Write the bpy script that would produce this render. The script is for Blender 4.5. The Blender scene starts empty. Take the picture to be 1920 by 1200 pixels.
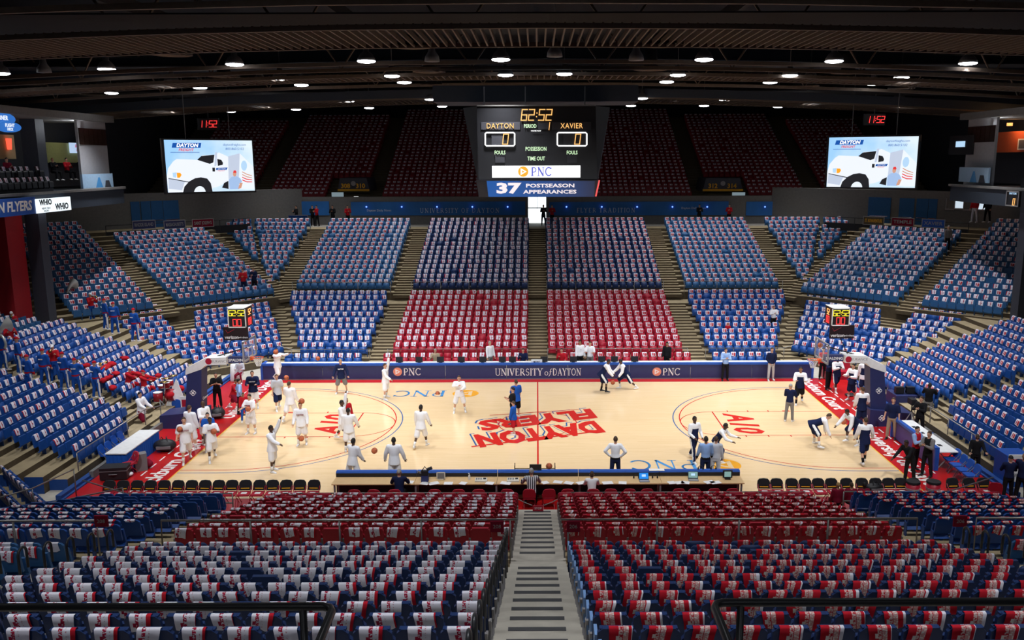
import bpy, bmesh, math, random
import numpy as np
from mathutils import Matrix, Vector
random.seed(7); np.random.seed(7)
sc = bpy.context.scene
COL = sc.collection
R = math.radians

# ------------------------------------------------------------------ camera, world, exposure
FPX, PITCH, ROLL, CH, CD, CX = 1607.888, 0.185115, 0.0030661, 12.1731, 38.6015, 1007.804
cam = bpy.data.cameras.new('camera'); camo = bpy.data.objects.new('camera', cam); COL.objects.link(camo)
cam.sensor_width = 36.0; cam.lens = FPX/1920*36.0; cam.shift_x = -(CX-960)/1920
cam.clip_start = 0.1; cam.clip_end = 400
camo.matrix_world = Matrix.Translation((0, -CD, CH)) @ Matrix.Rotation(math.pi/2-PITCH, 4, 'X') @ Matrix.Rotation(-ROLL, 4, 'Z')
sc.camera = camo
w = bpy.data.worlds.new('world'); sc.world = w; w.use_nodes = True
w.node_tree.nodes['Background'].inputs[0].default_value = (0.55, 0.65, 1.0, 1)
w.node_tree.nodes['Background'].inputs[1].default_value = 0.03
sc.view_settings.view_transform = 'Standard'; sc.view_settings.look = 'None'
sc.view_settings.gamma = 1; sc.view_settings.use_curve_mapping = False
sc.view_settings.exposure = 0.0
LAMP_W = 1600.0; REAR_F = 0.30; NEAR_F = 6.0; NEAR2_F = 0.075; NEAR3_F = 0.11; LAMP_COL = (0.95, 0.97, 1.0); SPOT_DEG = 94; SPOT_BLEND = 1.0

# photo pixel (1920x1200) -> point of the place on the plane z, and back
_c, _s = math.cos(PITCH), math.sin(PITCH); _cr, _sr = math.cos(ROLL), math.sin(ROLL)
def _ray(px, py):
    u = (px-CX)/FPX; v = (py-600)/FPX
    u, v = u*_cr-v*_sr, u*_sr+v*_cr
    return u, _c-_s*v, -_s-_c*v
def G(px, py, z=0.0):
    a, b, d = _ray(px, py); t = (z-CH)/d
    return (a*t, -CD+b*t, z)
def GY(px, py, Y):
    a, b, d = _ray(px, py); t = (Y+CD)/b
    return (a*t, Y, CH+d*t)
def GX(px, py, X):
    a, b, d = _ray(px, py); t = X/a
    return (X, -CD+b*t, CH+d*t)
def PX(x, y, z):
    Y = y+CD; Z = z-CH; zz = Y*_c-Z*_s
    if zz < .3: return -9999, -9999, .3
    v = -(Y*_s+Z*_c)/zz; u = x/zz
    u, v = u*_cr+v*_sr, -u*_sr+v*_cr
    return CX+FPX*u, 600+FPX*v, zz

# ------------------------------------------------------------------ materials
MATS = {}
def mat(name, col, rough=.6, spec=.4, metal=0, emit=0, noise=.12, nscale=6.0, alpha=1.0, bump=0, trans=0):
    if name in MATS: return MATS[name]
    m = bpy.data.materials.new(name); MATS[name] = m; m.use_nodes = True
    nt = m.node_tree; b = nt.nodes['Principled BSDF']
    c4 = (*col, 1)
    b.inputs['Base Color'].default_value = c4
    b.inputs['Roughness'].default_value = rough; b.inputs['Metallic'].default_value = metal
    b.inputs['Specular IOR Level'].default_value = spec; b.inputs['Alpha'].default_value = alpha
    if trans: b.inputs['Transmission Weight'].default_value = trans
    if emit:
        b.inputs['Emission Color'].default_value = c4; b.inputs['Emission Strength'].default_value = emit
        b.inputs['Base Color'].default_value = (*[x*.2 for x in col], 1)
    elif noise:
        tc = nt.nodes.new('ShaderNodeTexCoord'); n = nt.nodes.new('ShaderNodeTexNoise'); mx = nt.nodes.new('ShaderNodeMix')
        n.inputs['Scale'].default_value = nscale; n.inputs['Detail'].default_value = 3
        mx.data_type = 'RGBA'; mx.inputs[6].default_value = (*[x*(1-noise) for x in col], 1)
        mx.inputs[7].default_value = (*[min(1, x*(1+noise)) for x in col], 1)
        nt.links.new(tc.outputs['Object'], n.inputs['Vector']); nt.links.new(n.outputs['Fac'], mx.inputs[0])
        nt.links.new(mx.outputs[2], b.inputs['Base Color'])
        if bump:
            bp = nt.nodes.new('ShaderNodeBump'); bp.inputs['Strength'].default_value = bump
            nt.links.new(n.outputs['Fac'], bp.inputs['Height']); nt.links.new(bp.outputs[0], b.inputs['Normal'])
    return m

class NT:
    """tiny helper to wire math nodes"""
    def __init__(s, m): s.nt = m.node_tree
    def n(s, t): return s.nt.nodes.new(t)
    def put(s, sock, v):
        if isinstance(v, (int, float)): sock.default_value = v
        elif isinstance(v, tuple): sock.default_value = v
        else: s.nt.links.new(v, sock)
    def m(s, op, a, b=0.0, c=None):
        n = s.n('ShaderNodeMath'); n.operation = op
        s.put(n.inputs[0], a); s.put(n.inputs[1], b)
        if c is not None: s.put(n.inputs[2], c)
        return n.outputs[0]
    def band(s, x, a, b): return s.m('MULTIPLY', s.m('GREATER_THAN', x, a), s.m('LESS_THAN', x, b))
    def mix(s, f, a, b):
        n = s.n('ShaderNodeMix'); n.data_type = 'RGBA'; s.put(n.inputs[0], f); s.put(n.inputs[6], a); s.put(n.inputs[7], b)
        return n.outputs[2]
    def rnd(s, x):
        n = s.n('ShaderNodeTexWhiteNoise'); n.noise_dimensions = '1D'; s.put(n.inputs['W'], x); return n.outputs['Value']

def towel_mat(name, base, ink, side, style):
    m = mat(name, base, .9, .1, noise=0); h = NT(m); nt = m.node_tree
    uv = h.n('ShaderNodeUVMap'); uv.uv_map = 'uv'
    sp = h.n('ShaderNodeSeparateXYZ'); nt.links.new(uv.outputs[0], sp.inputs[0])
    cell = h.m('FLOOR', sp.outputs[0]); u = h.m('FRACT', sp.outputs[0]); v = sp.outputs[1]
    rn = h.rnd(cell); rn2 = h.rnd(h.m('ADD', cell, 77.3))
    nz = h.n('ShaderNodeTexNoise'); nz.inputs['Scale'].default_value = 16; nz.inputs['Detail'].default_value = 1
    cb = h.n('ShaderNodeCombineXYZ'); h.put(cb.inputs[0], h.m('MULTIPLY', sp.outputs[0], .45)); h.put(cb.inputs[1], h.m('MULTIPLY', v, 1.3))
    nt.links.new(cb.outputs[0], nz.inputs['Vector'])
    letters = h.m('GREATER_THAN', nz.outputs['Fac'], .45)
    b1 = h.m('ADD', .16, h.m('MULTIPLY', rn2, .3))          # column of lettering
    col1 = h.m('MULTIPLY', h.band(u, b1, h.m('ADD', b1, .17)), letters)
    col2 = h.m('MULTIPLY', h.band(u, h.m('ADD', b1, .29), h.m('ADD', b1, .35)), h.m('GREATER_THAN', nz.outputs['Fac'], .56))
    sq = h.m('MULTIPLY', h.band(u, h.m('SUBTRACT', b1, .12), h.m('ADD', b1, .02)), h.band(v, .72, .86))
    sq2 = h.m('MULTIPLY', h.band(u, .22, .40), h.band(v, .2, .34))
    f = h.m('MAXIMUM', h.m('MAXIMUM', col1, h.m('MULTIPLY', col2, .6)), h.m('MAXIMUM', sq, sq2))
    if style == 'red':
        band = h.band(u, h.m('ADD', b1, .2), h.m('ADD', b1, .42))
        f = h.m('MAXIMUM', h.m('MULTIPLY', h.m('MAXIMUM', band, sq), h.m('SUBTRACT', 1.0, h.m('MULTIPLY', letters, .55))), h.m('MULTIPLY', col1, .7))
        f = h.m('MAXIMUM', f, sq)
    if style == 'mixed':
        f = h.m('MAXIMUM', h.m('MULTIPLY', h.band(u, .06, .44), h.band(v, .06, .44)), h.m('MULTIPLY', h.band(u, .56, .78), h.band(v, .1, .47)))
        f = h.m('MAXIMUM', f, h.m('MULTIPLY', col1, .5))
    c = h.mix(f, (*base, 1), (*ink, 1))
    edge = h.m('MULTIPLY', h.m('GREATER_THAN', u, h.m('SUBTRACT', 1.12, h.m('MULTIPLY', rn, .36))), 1.0)
    c = h.mix(edge, c, (*side, 1))
    nt.links.new(c, nt.nodes['Principled BSDF'].inputs['Base Color'])
    return m
WHITE_T = (.81, .79, .88); RED_T = (.52, .015, .03)
M_TW = towel_mat('white_terry_print', WHITE_T, (.42, .02, .06), RED_T, 'white')
M_TR = towel_mat('red_terry_print', RED_T, (.78, .74, .70), WHITE_T, 'red')
M_TM = towel_mat('mixed_terry_print', WHITE_T, (.55, .05, .06), WHITE_T, 'mixed')

M = dict(
    navy=mat('navy_plastic', (.012, .035, .13), .42), red=mat('red_plastic', (.42, .012, .035), .42),
    blue=mat('royal_plastic', (.012, .075, .32), .38), steel=mat('steel_blue_plastic', (.028, .12, .30), .42),
    maroon=mat('maroon_plastic', (.30, .02, .03), .5), bracket=mat('painted_bracket', (.30, .29, .30), .5),
    palebl=mat('pale_blue_panel', (.20, .36, .68), .5), black=mat('black_paint', (.012, .012, .015), .5),
    steelr=mat('rail_steel', (.30, .29, .28), .38, metal=.7), darkrail=mat('dark_rail', (.035, .036, .04), .35, metal=.3, bump=.1, nscale=40),
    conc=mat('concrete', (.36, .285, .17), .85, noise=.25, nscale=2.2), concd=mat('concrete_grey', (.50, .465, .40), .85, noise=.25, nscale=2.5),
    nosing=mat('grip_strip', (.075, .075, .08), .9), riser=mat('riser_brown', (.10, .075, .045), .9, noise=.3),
    blueriser=mat('blue_riser', (.012, .06, .25), .6),
    white=mat('white_paint', (.8, .8, .8), .5), navyv=mat('navy_vinyl', (.022, .03, .115), .5), bluev=mat('blue_vinyl', (.012, .085, .42), .45),
    cloth_w=mat('white_jersey', (.84, .84, .88), .9, .1, noise=.05), cloth_lb=mat('light_blue_shirt', (.28, .43, .74), .9, .1),
    cloth_n=mat('navy_cloth', (.012, .018, .06), .9, .1), cloth_k=mat('black_cloth', (.012, .012, .014), .9, .1),
    cloth_r=mat('red_cloth', (.46, .014, .024), .9, .1), cloth_b=mat('blue_cloth', (.015, .09, .42), .9, .1),
    cloth_g=mat('grey_cloth', (.20, .19, .19), .9, .1), cloth_kh=mat('khaki_cloth', (.36, .28, .19), .9, .1),
    cloth_mr=mat('maroon_cloth', (.2, .01, .03), .9, .1), cloth_lg=mat('pale_grey_cloth', (.5, .52, .58), .9, .1),
    stripes=mat('striped_cloth', (.8, .8, .8), .9, .1, noise=0),
    skin_l=mat('skin_light', (.60, .33, .22), .6), skin_t=mat('skin_tan', (.36, .18, .10), .6), skin_d=mat('skin_dark', (.085, .04, .024), .55),
    hair_k=mat('hair_black', (.012, .010, .009), .7), hair_b=mat('hair_brown', (.06, .033, .018), .7), hair_g=mat('hair_grey', (.34, .33, .32), .7),
    hair_y=mat('hair_blond', (.36, .22, .09), .7), shoe_w=mat('white_leather', (.78, .76, .76), .5), shoe_k=mat('black_leather', (.015, .015, .018), .4),
    eye=mat('eye_dark', (.02, .015, .012), .3), lip=mat('lip', (.33, .11, .09), .6),
    ball=mat('ball_rubber', (.50, .125, .05), .6, bump=.3, nscale=60), seam=mat('ball_seam', (.03, .02, .015), .7),
    orange=mat('rim_orange', (.78, .12, .03), .4), brass=mat('silver_brass', (.78, .77, .74), .35, metal=.55, noise=0),
    gold=mat('brass_gold', (.7, .48, .16), .25, metal=1, noise=0),
    glassb=mat('backboard_glass', (.85, .9, .95), .05, .5, alpha=.10, noise=0),
    chrome=mat('chrome', (.7, .7, .72), .2, metal=1, noise=0), drum=mat('drum_red', (.30, .012, .02), .25),
    paper=mat('paper', (.82, .82, .82), .8), wood=mat('desk_wood', (.66, .44, .22), .45, noise=.12),
    plast=mat('beige_plastic', (.62, .58, .5), .5), greyp=mat('grey_plastic', (.16, .16, .17), .5),
    steelbeam=mat('beam_primer', (.105, .078, .060), .7, noise=.3), deck=mat('roof_deck', (.014, .013, .017), .85, noise=.3), beamb=mat('blue_grey_beam', (.032, .042, .062), .7),
    wallg=mat('grey_block_wall', (.16, .155, .15), .85, noise=.2), walld=mat('dark_wall', (.032, .034, .045), .85), wallb=mat('blue_wall_paint', (.015, .10, .27), .6),
    corr=mat('corrugated_white', (.34, .34, .36), .6), olive=mat('suite_olive', (.30, .32, .14), .8), terra=mat('suite_terracotta', (.45, .09, .035), .8), cream=mat('suite_cream', (.55, .40, .20), .8),
    colred=mat('red_column', (.33, .008, .015), .6), coldark=mat('dark_column', (.045, .05, .07), .6),
    e_white=mat('e_white', (1, 1, 1), emit=1.6), e_lens=mat('lamp_lens', (.92, .95, 1), emit=14), e_amber=mat('e_amber', (1, .52, .16), emit=1.25),
    e_red=mat('e_red', (1, .05, .05), emit=1.3), e_yel=mat('e_yellow', (1, .80, .04), emit=1.3), e_green=mat('e_pale_green', (.72, 1, .62), emit=1.0),
    e_day=mat('e_daylight', (.86, .95, 1), emit=1.9), e_blue=mat('e_blue_led', (.12, .25, 1), emit=3.0), e_sky=mat('e_sky', (.50, .74, 1), emit=.95), e_cloud=mat('e_cloud', (.86, .93, 1), emit=1.0),
    e_truck=mat('e_truck_white', (.88, .93, 1), emit=1.0), e_truck2=mat('e_truck_shade', (.62, .70, .86), emit=.9), e_dark=mat('e_screen_dark', (.02, .02, .025), emit=.8),
    e_navy=mat('e_screen_navy', (.01, .10, .45), emit=.9), e_scr=mat('e_screen_red', (.8, .05, .05), emit=1.0), e_tan=mat('e_screen_tan', (.75, .38, .26), emit=.9), e_shirt=mat('e_screen_shirt', (.42, .60, .92), emit=.9),
    e_or=mat('e_orange', (1, .36, .02), emit=1.1), e_purp=mat('e_indigo', (.13, .15, .62), emit=.9), e_lite=mat('e_banner_white', (.9, .8, .82), emit=.95),
    e_bann=mat('e_banner_blue', (.02, .12, .50), emit=.55), e_bgrey=mat('e_banner_grey', (.07, .07, .09), emit=.6), e_pink=mat('e_pinkred', (1, .12, .12), emit=.9), e_warm=mat('e_warm', (1, .42, .12), emit=1.6),
    unlit=mat('panel_grey', (.045, .045, .055), .6), yellow=mat('yellow_paint', (.62, .40, .02), .6), goldp=mat('gold_paint', (.80, .42, .02), .45),
    p_red=mat('court_red_paint', (.58, .022, .016), .22), p_blue=mat('court_blue_paint', (.03, .11, .30), .25), p_sky=mat('court_sky_paint', (.07, .28, .60), .22), p_orange=mat('court_orange_paint', (.80, .36, .02), .22),
    p_white=mat('court_white_paint', (.82, .78, .74), .3),
)
# vertical stripes for the referee shirt
h = NT(M['stripes']); tc = h.n('ShaderNodeTexCoord'); sp = h.n('ShaderNodeSeparateXYZ'); h.nt.links.new(tc.outputs['Object'], sp.inputs[0])
h.nt.links.new(h.mix(h.m('GREATER_THAN', h.m('FRACT', h.m('MULTIPLY', sp.outputs[0], 14.0)), .5), (.8, .8, .82, 1), (.015, .015, .025, 1)), h.nt.nodes['Principled BSDF'].inputs['Base Color'])
# maple court: strips of slightly different tone, satin varnish
def court_mat(name, base, rough, strips):
    m = mat(name, base, rough, .5, noise=0); h = NT(m); nt = m.node_tree
    tc = h.n('ShaderNodeTexCoord'); sp = h.n('ShaderNodeSeparateXYZ'); nt.links.new(tc.outputs['Object'], sp.inputs[0])
    row = h.m('FLOOR', h.m('MULTIPLY', sp.outputs[1], 1/.057))
    seg = h.m('FLOOR', h.m('ADD', h.m('MULTIPLY', sp.outputs[0], 1/1.3), h.m('MULTIPLY', h.rnd(row), 9.0)))
    tone = h.rnd(h.m('ADD', h.m('MULTIPLY', row, 3.7), h.m('MULTIPLY', seg, 17.13)))
    nz = h.n('ShaderNodeTexNoise'); nz.inputs['Scale'].default_value = .35; nt.links.new(tc.outputs['Object'], nz.inputs['Vector'])
    k = h.m('ADD', h.m('MULTIPLY', tone, strips), h.m('MULTIPLY', nz.outputs['Fac'], .25))
    c = h.mix(k, (*base, 1), (base[0]*.86, base[1]*.80, base[2]*.70, 1))
    nt.links.new(c, nt.nodes['Principled BSDF'].inputs['Base Color']); return m
M['court'] = court_mat('maple_court', (.84, .62, .37), .17, .38)
M['apron'] = mat('red_apron', (.50, .012, .013), .22, .5, noise=.15, nscale=1.5)
# corrugated cladding
h = NT(M['corr']); tc = h.n('ShaderNodeTexCoord'); wv = h.n('ShaderNodeTexWave'); wv.bands_direction = 'DIAGONAL'; wv.inputs['Scale'].default_value = 3.2
h.nt.links.new(tc.outputs['Object'], wv.inputs[0]); bp = h.n('ShaderNodeBump'); bp.inputs['Strength'].default_value = .6
h.nt.links.new(wv.outputs['Fac'], bp.inputs['Height']); h.nt.links.new(bp.outputs[0], h.nt.nodes['Principled BSDF'].inputs['Normal'])

# ------------------------------------------------------------------ mesh building
class MB:
    def __init__(s): s.v = []; s.f = []; s.m = []
    def add(s, vs, fs, mi=0):
        o = len(s.v); s.v += [tuple(p) for p in vs]; s.f += [tuple(i+o for i in f) for f in fs]; s.m += [mi]*len(fs); return s
    def box(s, c, d, mi=0, mx=None):
        x, y, z = [a/2 for a in d]
        vs = [Vector((sx*x, sy*y, sz*z)) for sz in (-1, 1) for sy in (-1, 1) for sx in (-1, 1)]
        if mx is not None: vs = [mx @ p for p in vs]
        vs = [p+Vector(c) for p in vs]
        return s.add(vs, [(0, 2, 3, 1), (4, 5, 7, 6), (0, 1, 5, 4), (2, 6, 7, 3), (0, 4, 6, 2), (1, 3, 7, 5)], mi)
    def b(s, x0, x1, y0, y1, z0, z1, mi=0): return s.box(((x0+x1)/2, (y0+y1)/2, (z0+z1)/2), (abs(x1-x0), abs(y1-y0), abs(z1-z0)), mi)
    def quad(s, a, b, c, d, mi=0): return s.add([a, b, c, d], [(0, 1, 2, 3)], mi)
    def tube(s, pts, rad, n=8, mi=0, caps=True):
        pts = [Vector(p) for p in pts]; rr = rad if isinstance(rad, (list, tuple)) else [rad]*len(pts)
        o = len(s.v); prev = None
        for i, p in enumerate(pts):
            d = (pts[min(i+1, len(pts)-1)]-pts[max(i-1, 0)])
            if d.length < 1e-9: d = Vector((0, 0, 1))
            d.normalize()
            if prev is None: a = d.orthogonal().normalized()
            else: a = (prev-d*prev.dot(d)); a = a.normalized() if a.length > 1e-6 else d.orthogonal().normalized()
            prev = a; b = d.cross(a)
            for j in range(n):
                t = 2*math.pi*j/n; s.v.append(tuple(p+(a*math.cos(t)+b*math.sin(t))*rr[i]))
        for i in range(len(pts)-1):
            for j in range(n):
                k = (j+1) % n; s.f.append((o+i*n+j, o+i*n+k, o+(i+1)*n+k, o+(i+1)*n+j)); s.m.append(mi)
        if caps:
            s.f.append(tuple(o+j for j in range(n))[::-1]); s.m.append(mi)
            s.f.append(tuple(o+(len(pts)-1)*n+j for j in range(n))); s.m.append(mi)
        return s
    def ell(s, c, r, n=10, k=6, mi=0, mx=None):
        c = Vector(c); o = len(s.v)
        def P(a, b):
            p = Vector((math.cos(a)*math.cos(b)*r[0], math.sin(a)*math.cos(b)*r[1], math.sin(b)*r[2]))
            return tuple(c+(mx @ p if mx is not None else p))
        s.v.append(P(0, -math.pi/2))
        for i in range(1, k):
            for j in range(n): s.v.append(P(2*math.pi*j/n, -math.pi/2+math.pi*i/k))
        s.v.append(P(0, math.pi/2)); top = len(s.v)-1
        for j in range(n):
            q = (j+1) % n
            s.f.append((o, o+1+q, o+1+j)); s.m.append(mi)
            for i in range(k-2): s.f.append((o+1+i*n+j, o+1+i*n+q, o+1+(i+1)*n+q, o+1+(i+1)*n+j)); s.m.append(mi)
            s.f.append((o+1+(k-2)*n+j, o+1+(k-2)*n+q, top)); s.m.append(mi)
        return s
    def loft(s, rings, mi=0, caps=True):
        o = len(s.v); n = len(rings[0])
        for r in rings: s.v += [tuple(p) for p in r]
        for i in range(len(rings)-1):
            for j in range(n):
                k = (j+1) % n; s.f.append((o+i*n+j, o+i*n+k, o+(i+1)*n+k, o+(i+1)*n+j)); s.m.append(mi)
        if caps:
            s.f.append(tuple(o+j for j in range(n))[::-1]); s.m.append(mi); s.f.append(tuple(o+(len(rings)-1)*n+j for j in range(n))); s.m.append(mi)
        return s
    def prism(s, poly, ax, t0, t1, mi=0):
        """poly of 2-D points extruded along axis ax (0 x, 1 y, 2 z) from t0 to t1"""
        def P(p, t): return (t, p[0], p[1]) if ax == 0 else (p[0], t, p[1]) if ax == 1 else (p[0], p[1], t)
        return s.loft([[P(p, t0) for p in poly], [P(p, t1) for p in poly]], mi)
    def mesh(s, name, mats, smooth=False):
        me = bpy.data.meshes.new(name); me.from_pydata(s.v, [], s.f)
        for m_ in (mats if isinstance(mats, (list, tuple)) else [mats]): me.materials.append(m_)
        if any(s.m): me.polygons.foreach_set('material_index', s.m)
        if smooth: me.polygons.foreach_set('use_smooth', [True]*len(me.polygons))
        return me
    def build(s, name, mats, parent=None, smooth=False, mx=None):
        return link(name, s.mesh(name, mats, smooth), parent, mx)
def link(name, data, parent=None, mx=None):
    o = bpy.data.objects.new(name, data); COL.objects.link(o)
    if parent is not None: o.parent = parent
    if mx is not None: o.matrix_local = mx
    return o
def tag(o, label=None, cat=None, group=None, kind=None):
    if label: o['label'] = label
    if cat: o['category'] = cat
    if group: o['group'] = group
    if kind: o['kind'] = kind
    return o
def thing(name, label, cat, loc=(0, 0, 0), rz=0, group=None):
    o = bpy.data.objects.new(name, None); COL.objects.link(o); o.empty_display_size = .1
    o.location = loc; o.rotation_euler = (0, 0, rz)
    return tag(o, label, cat, group)
def struct(name, mb, m, parent=None, smooth=False):
    o = mb.build(name, m, parent, smooth)
    if parent is None: o['kind'] = 'structure'
    return o
def copy_tree(o, parent=None):
    c = o.copy(); COL.objects.link(c)
    if parent is not None: c.parent = parent
    for ch in o.children: copy_tree(ch, c)
    return c
# text as a thin mesh lying in local XY (reads along +X, up +Y), moved by mx
def text(s, size, m, mx, parent=None, name='lettering', align='CENTER', bold=0.0, shear=0.0, sx=1.0, depth=.004, space=1.0):
    cu = bpy.data.curves.new('t', 'FONT'); cu.body = s; cu.size = size; cu.align_x = align; cu.align_y = 'CENTER'
    cu.offset = bold*size; cu.shear = shear; cu.extrude = depth; cu.resolution_u = 2; cu.space_character = space
    to = bpy.data.objects.new('t', cu); me = bpy.data.meshes.new_from_object(to)
    bpy.data.objects.remove(to); me.name = name
    if sx != 1.0: me.transform(Matrix.Diagonal((sx, 1, 1, 1)))
    me.materials.clear(); me.materials.append(m)
    return link(name, me, parent, mx)
def frame(o, ex, ey):
    ex = Vector(ex).normalized(); ey = Vector(ey); ey = (ey-ex*ey.dot(ex)).normalized(); ez = ex.cross(ey)
    m = Matrix.Identity(4)
    for i in range(3): m[i][0] = ex[i]; m[i][1] = ey[i]; m[i][2] = ez[i]; m[i][3] = o[i]
    return m
FRONT = lambda x, y, z: frame((x, y, z), (1, 0, 0), (0, 0, 1))          # faces the camera side (-Y)
# serif capitals from thick and thin strokes, unit cap height; used where the photo's lettering is roman
def _arc(cx, cy, rx, ry, a0, a1, n=10): return [(cx+rx*math.cos(R(a0+(a1-a0)*i/n)), cy+ry*math.sin(R(a0+(a1-a0)*i/n))) for i in range(n+1)]
T, t_ = .13, .055
def _S(x, y, w_=.30): return ([(x-w_/2, y), (x+w_/2, y)], t_)
SERIF = {
 'I': (.36, [([(.18, 0), (.18, 1)], T), _S(.18, .02), _S(.18, .98)]),
 'N': (.86, [([(.15, 0), (.15, 1)], t_), ([(.15, 1), (.72, 0)], T), ([(.72, 0), (.72, 1)], t_), _S(.15, .02), _S(.13, .98, .22), _S(.72, .98)]),
 'U': (.84, [([(.17, 1), (.17, .3)]+_arc(.43, .3, .26, .28, 180, 360)[1:]+[(.69, 1)], .09), _S(.17, .98), _S(.69, .98)]),
 'V': (.78, [([(.1, 1), (.40, 0)], T), ([(.40, 0), (.68, 1)], t_), _S(.1, .98), _S(.68, .98)]),
 'E': (.68, [([(.16, 0), (.16, 1)], T), ([(.1, .03), (.58, .03), (.60, .2)], t_), ([(.1, .97), (.55, .97), (.57, .8)], t_), ([(.16, .52), (.46, .52)], t_)]),
 'R': (.80, [([(.16, 0), (.16, 1)], T), ([(.1, .97), (.36, .97)]+_arc(.36, .73, .22, .24, 90, -90)+[(.16, .49)], .08), ([(.36, .49), (.72, .02)], T), _S(.16, .02)]),
 'S': (.60, [(_arc(.30, .74, .20, .23, 30, 250)+_arc(.30, .27, .21, .24, 70, -150), .095)]),
 'T': (.72, [([(.36, 0), (.36, 1)], T), ([(.05, .8), (.06, .97), (.66, .97), (.67, .8)], t_), _S(.36, .02)]),
 'Y': (.78, [([(.39, 0), (.39, .48)], T), ([(.39, .48), (.10, 1)], T), ([(.39, .48), (.68, 1)], t_), _S(.39, .02), _S(.1, .98), _S(.68, .98)]),
 'D': (.86, [([(.16, 0), (.16, 1)], T), ([(.1, .03), (.36, .03)]+_arc(.36, .5, .36, .47, -90, 90, 14)+[(.1, .97)], .085)]),
 'A': (.82, [([(.1, 0), (.40, 1)], t_), ([(.40, 1), (.72, 0)], T), ([(.2, .34), (.6, .34)], t_), _S(.1, .02, .24), _S(.72, .02)]),
 'O': (.88, [(_arc(.44, .5, .34, .47, 0, 360, 20), .095)]),
 'P': (.70, [([(.16, 0), (.16, 1)], T), ([(.1, .97), (.34, .97)]+_arc(.34, .71, .25, .26, 90, -90)+[(.16, .45)], .08), _S(.16, .02)]),
 'C': (.82, [(_arc(.46, .5, .36, .47, 40, 320, 18), .095), ([(.74, .98), (.74, .78)], t_)]),
 'F': (.62, [([(.16, 0), (.16, 1)], T), ([(.1, .97), (.54, .97), (.56, .8)], t_), ([(.16, .52), (.44, .52)], t_), _S(.16, .02)]),
 'L': (.64, [([(.16, 0), (.16, 1)], T), ([(.1, .03), (.56, .03), (.58, .22)], t_), _S(.16, .98)]),
 'o': (.52, [(_arc(.26, .28, .19, .27, 0, 360, 16), .08)]), 'f': (.36, [([(.02, -.15), (.16, .1), (.22, .75)]+_arc(.36, .80, .13, .17, 180, 60, 5), .075), ([(.08, .55), (.38, .55)], t_)]),
 ' ': (.34, [])}
def serif(s, size, m, mx, parent, space=1.06, wt=1.0, name='lettering', z=.006, fit=None):
    mb = MB(); x = 0
    for ch in s:
        wd, st = SERIF[ch]
        k = 1.0
        for pl, th in st:
            for i in range(len(pl)-1):
                a = Vector((*pl[i], 0)); b = Vector((*pl[i+1], 0)); d = (b-a)
                if d.length < 1e-6: continue
                n = Vector((-d.y, d.x, 0)).normalized()*th*wt/2; e = d.normalized()*th*.18
                q = [a-n-e, b-n+e, b+n+e, a+n-e]
                mb.add([((p.x+x)*size, (p.y-.5)*size, z) for p in q], [(0, 1, 2, 3)])
        x += wd*space
    k = fit/(x*size) if fit else 1.0
    for i, p in enumerate(mb.v): mb.v[i] = ((p[0]-x*size/2)*k, p[1], p[2])
    return mb.build(name, m, parent, mx=mx)
SEG = {'0': 'abcdef', '1': 'bc', '2': 'abged', '5': 'afgcd', '6': 'afgedc', '3': 'abgcd', '7': 'abc', '8': 'abcdefg'}
def digits(s, hgt, m, mx, parent, name='digit', slant=.12, dots=True):
    """dot-matrix seven segment digits, each digit an object"""
    w_ = hgt*.5; x = 0; out = []
    xs = []
    for ch in s: xs.append(x); x += (hgt*.28 if ch == ':' else w_+hgt*.2)
    tot = x-hgt*.2
    for ch, x0 in zip(s, xs):
        mb = MB(); r = hgt*.045
        def line(a, b, n=5):
            for i in range(n+1):
                px_ = a[0]+(b[0]-a[0])*i/n; py_ = a[1]+(b[1]-a[1])*i/n
                mb.box((x0-tot/2+px_*w_+py_*hgt*slant, (py_-.5)*hgt, .01), (r*2, r*2, .02))
        if ch == ':':
            line((.1, .32), (.1, .34), 1); line((.1, .66), (.1, .68), 1)
        else:
            P = dict(a=((0, 1), (1, 1)), b=((1, 1), (1, .5)), c=((1, .5), (1, 0)), d=((0, 0), (1, 0)), e=((0, 0), (0, .5)), f=((0, .5), (0, 1)), g=((0, .5), (1, .5)))
            for k in SEG[ch]: line(*P[k])
        out.append(mb.build(name, m, parent, mx=mx))
    return out
ORD = 'first second third fourth fifth sixth seventh eighth ninth tenth eleventh twelfth thirteenth fourteenth fifteenth sixteenth seventeenth eighteenth nineteenth twentieth'.split()
def nth(i): return ORD[i] if i < 20 else ('twenty-'+ORD[i-20] if i < 29 else 'thirty-'+ORD[i-30])
# ------------------------------------------------------------------ floor and court
mb = MB(); mb.b(-45, 45, -45, 70, -.4, -.03); floor = struct('floor', mb, M['concd'])
mb = MB(); mb.b(-17.4, 17.4, -11.0, 8.3, -.03, 0.0); apron = mb.build('red_apron', M['apron'], floor)
mb = MB(); mb.b(-14.33, 14.33, -8.95, 7.62, -.02, 0.004); court = mb.build('maple_court', M['court'], floor)
ZP = .007
def ribbon(name, pts, wd, m, z=ZP):
    mb = MB(); L = []; Rr = []
    for i, p in enumerate(pts):
        a = Vector(pts[max(i-1, 0)]); b = Vector(pts[min(i+1, len(pts)-1)]); d = (b-a).normalized(); n = Vector((-d.y, d.x))*wd/2
        L.append((p[0]+n.x, p[1]+n.y, z)); Rr.append((p[0]-n.x, p[1]-n.y, z))
    for i in range(len(pts)-1): mb.quad(Rr[i], Rr[i+1], L[i+1], L[i])
    return mb.build(name, m, floor)
ribbon('centre_line', [(0, -8.9), (0, 7.6)], .07, M['p_red'], .010)
ribbon('centre_circle', [(1.83*math.cos(R(a)), 1.83*math.sin(R(a))) for a in range(0, 361, 6)], .045, M['p_red'], .013)
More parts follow.
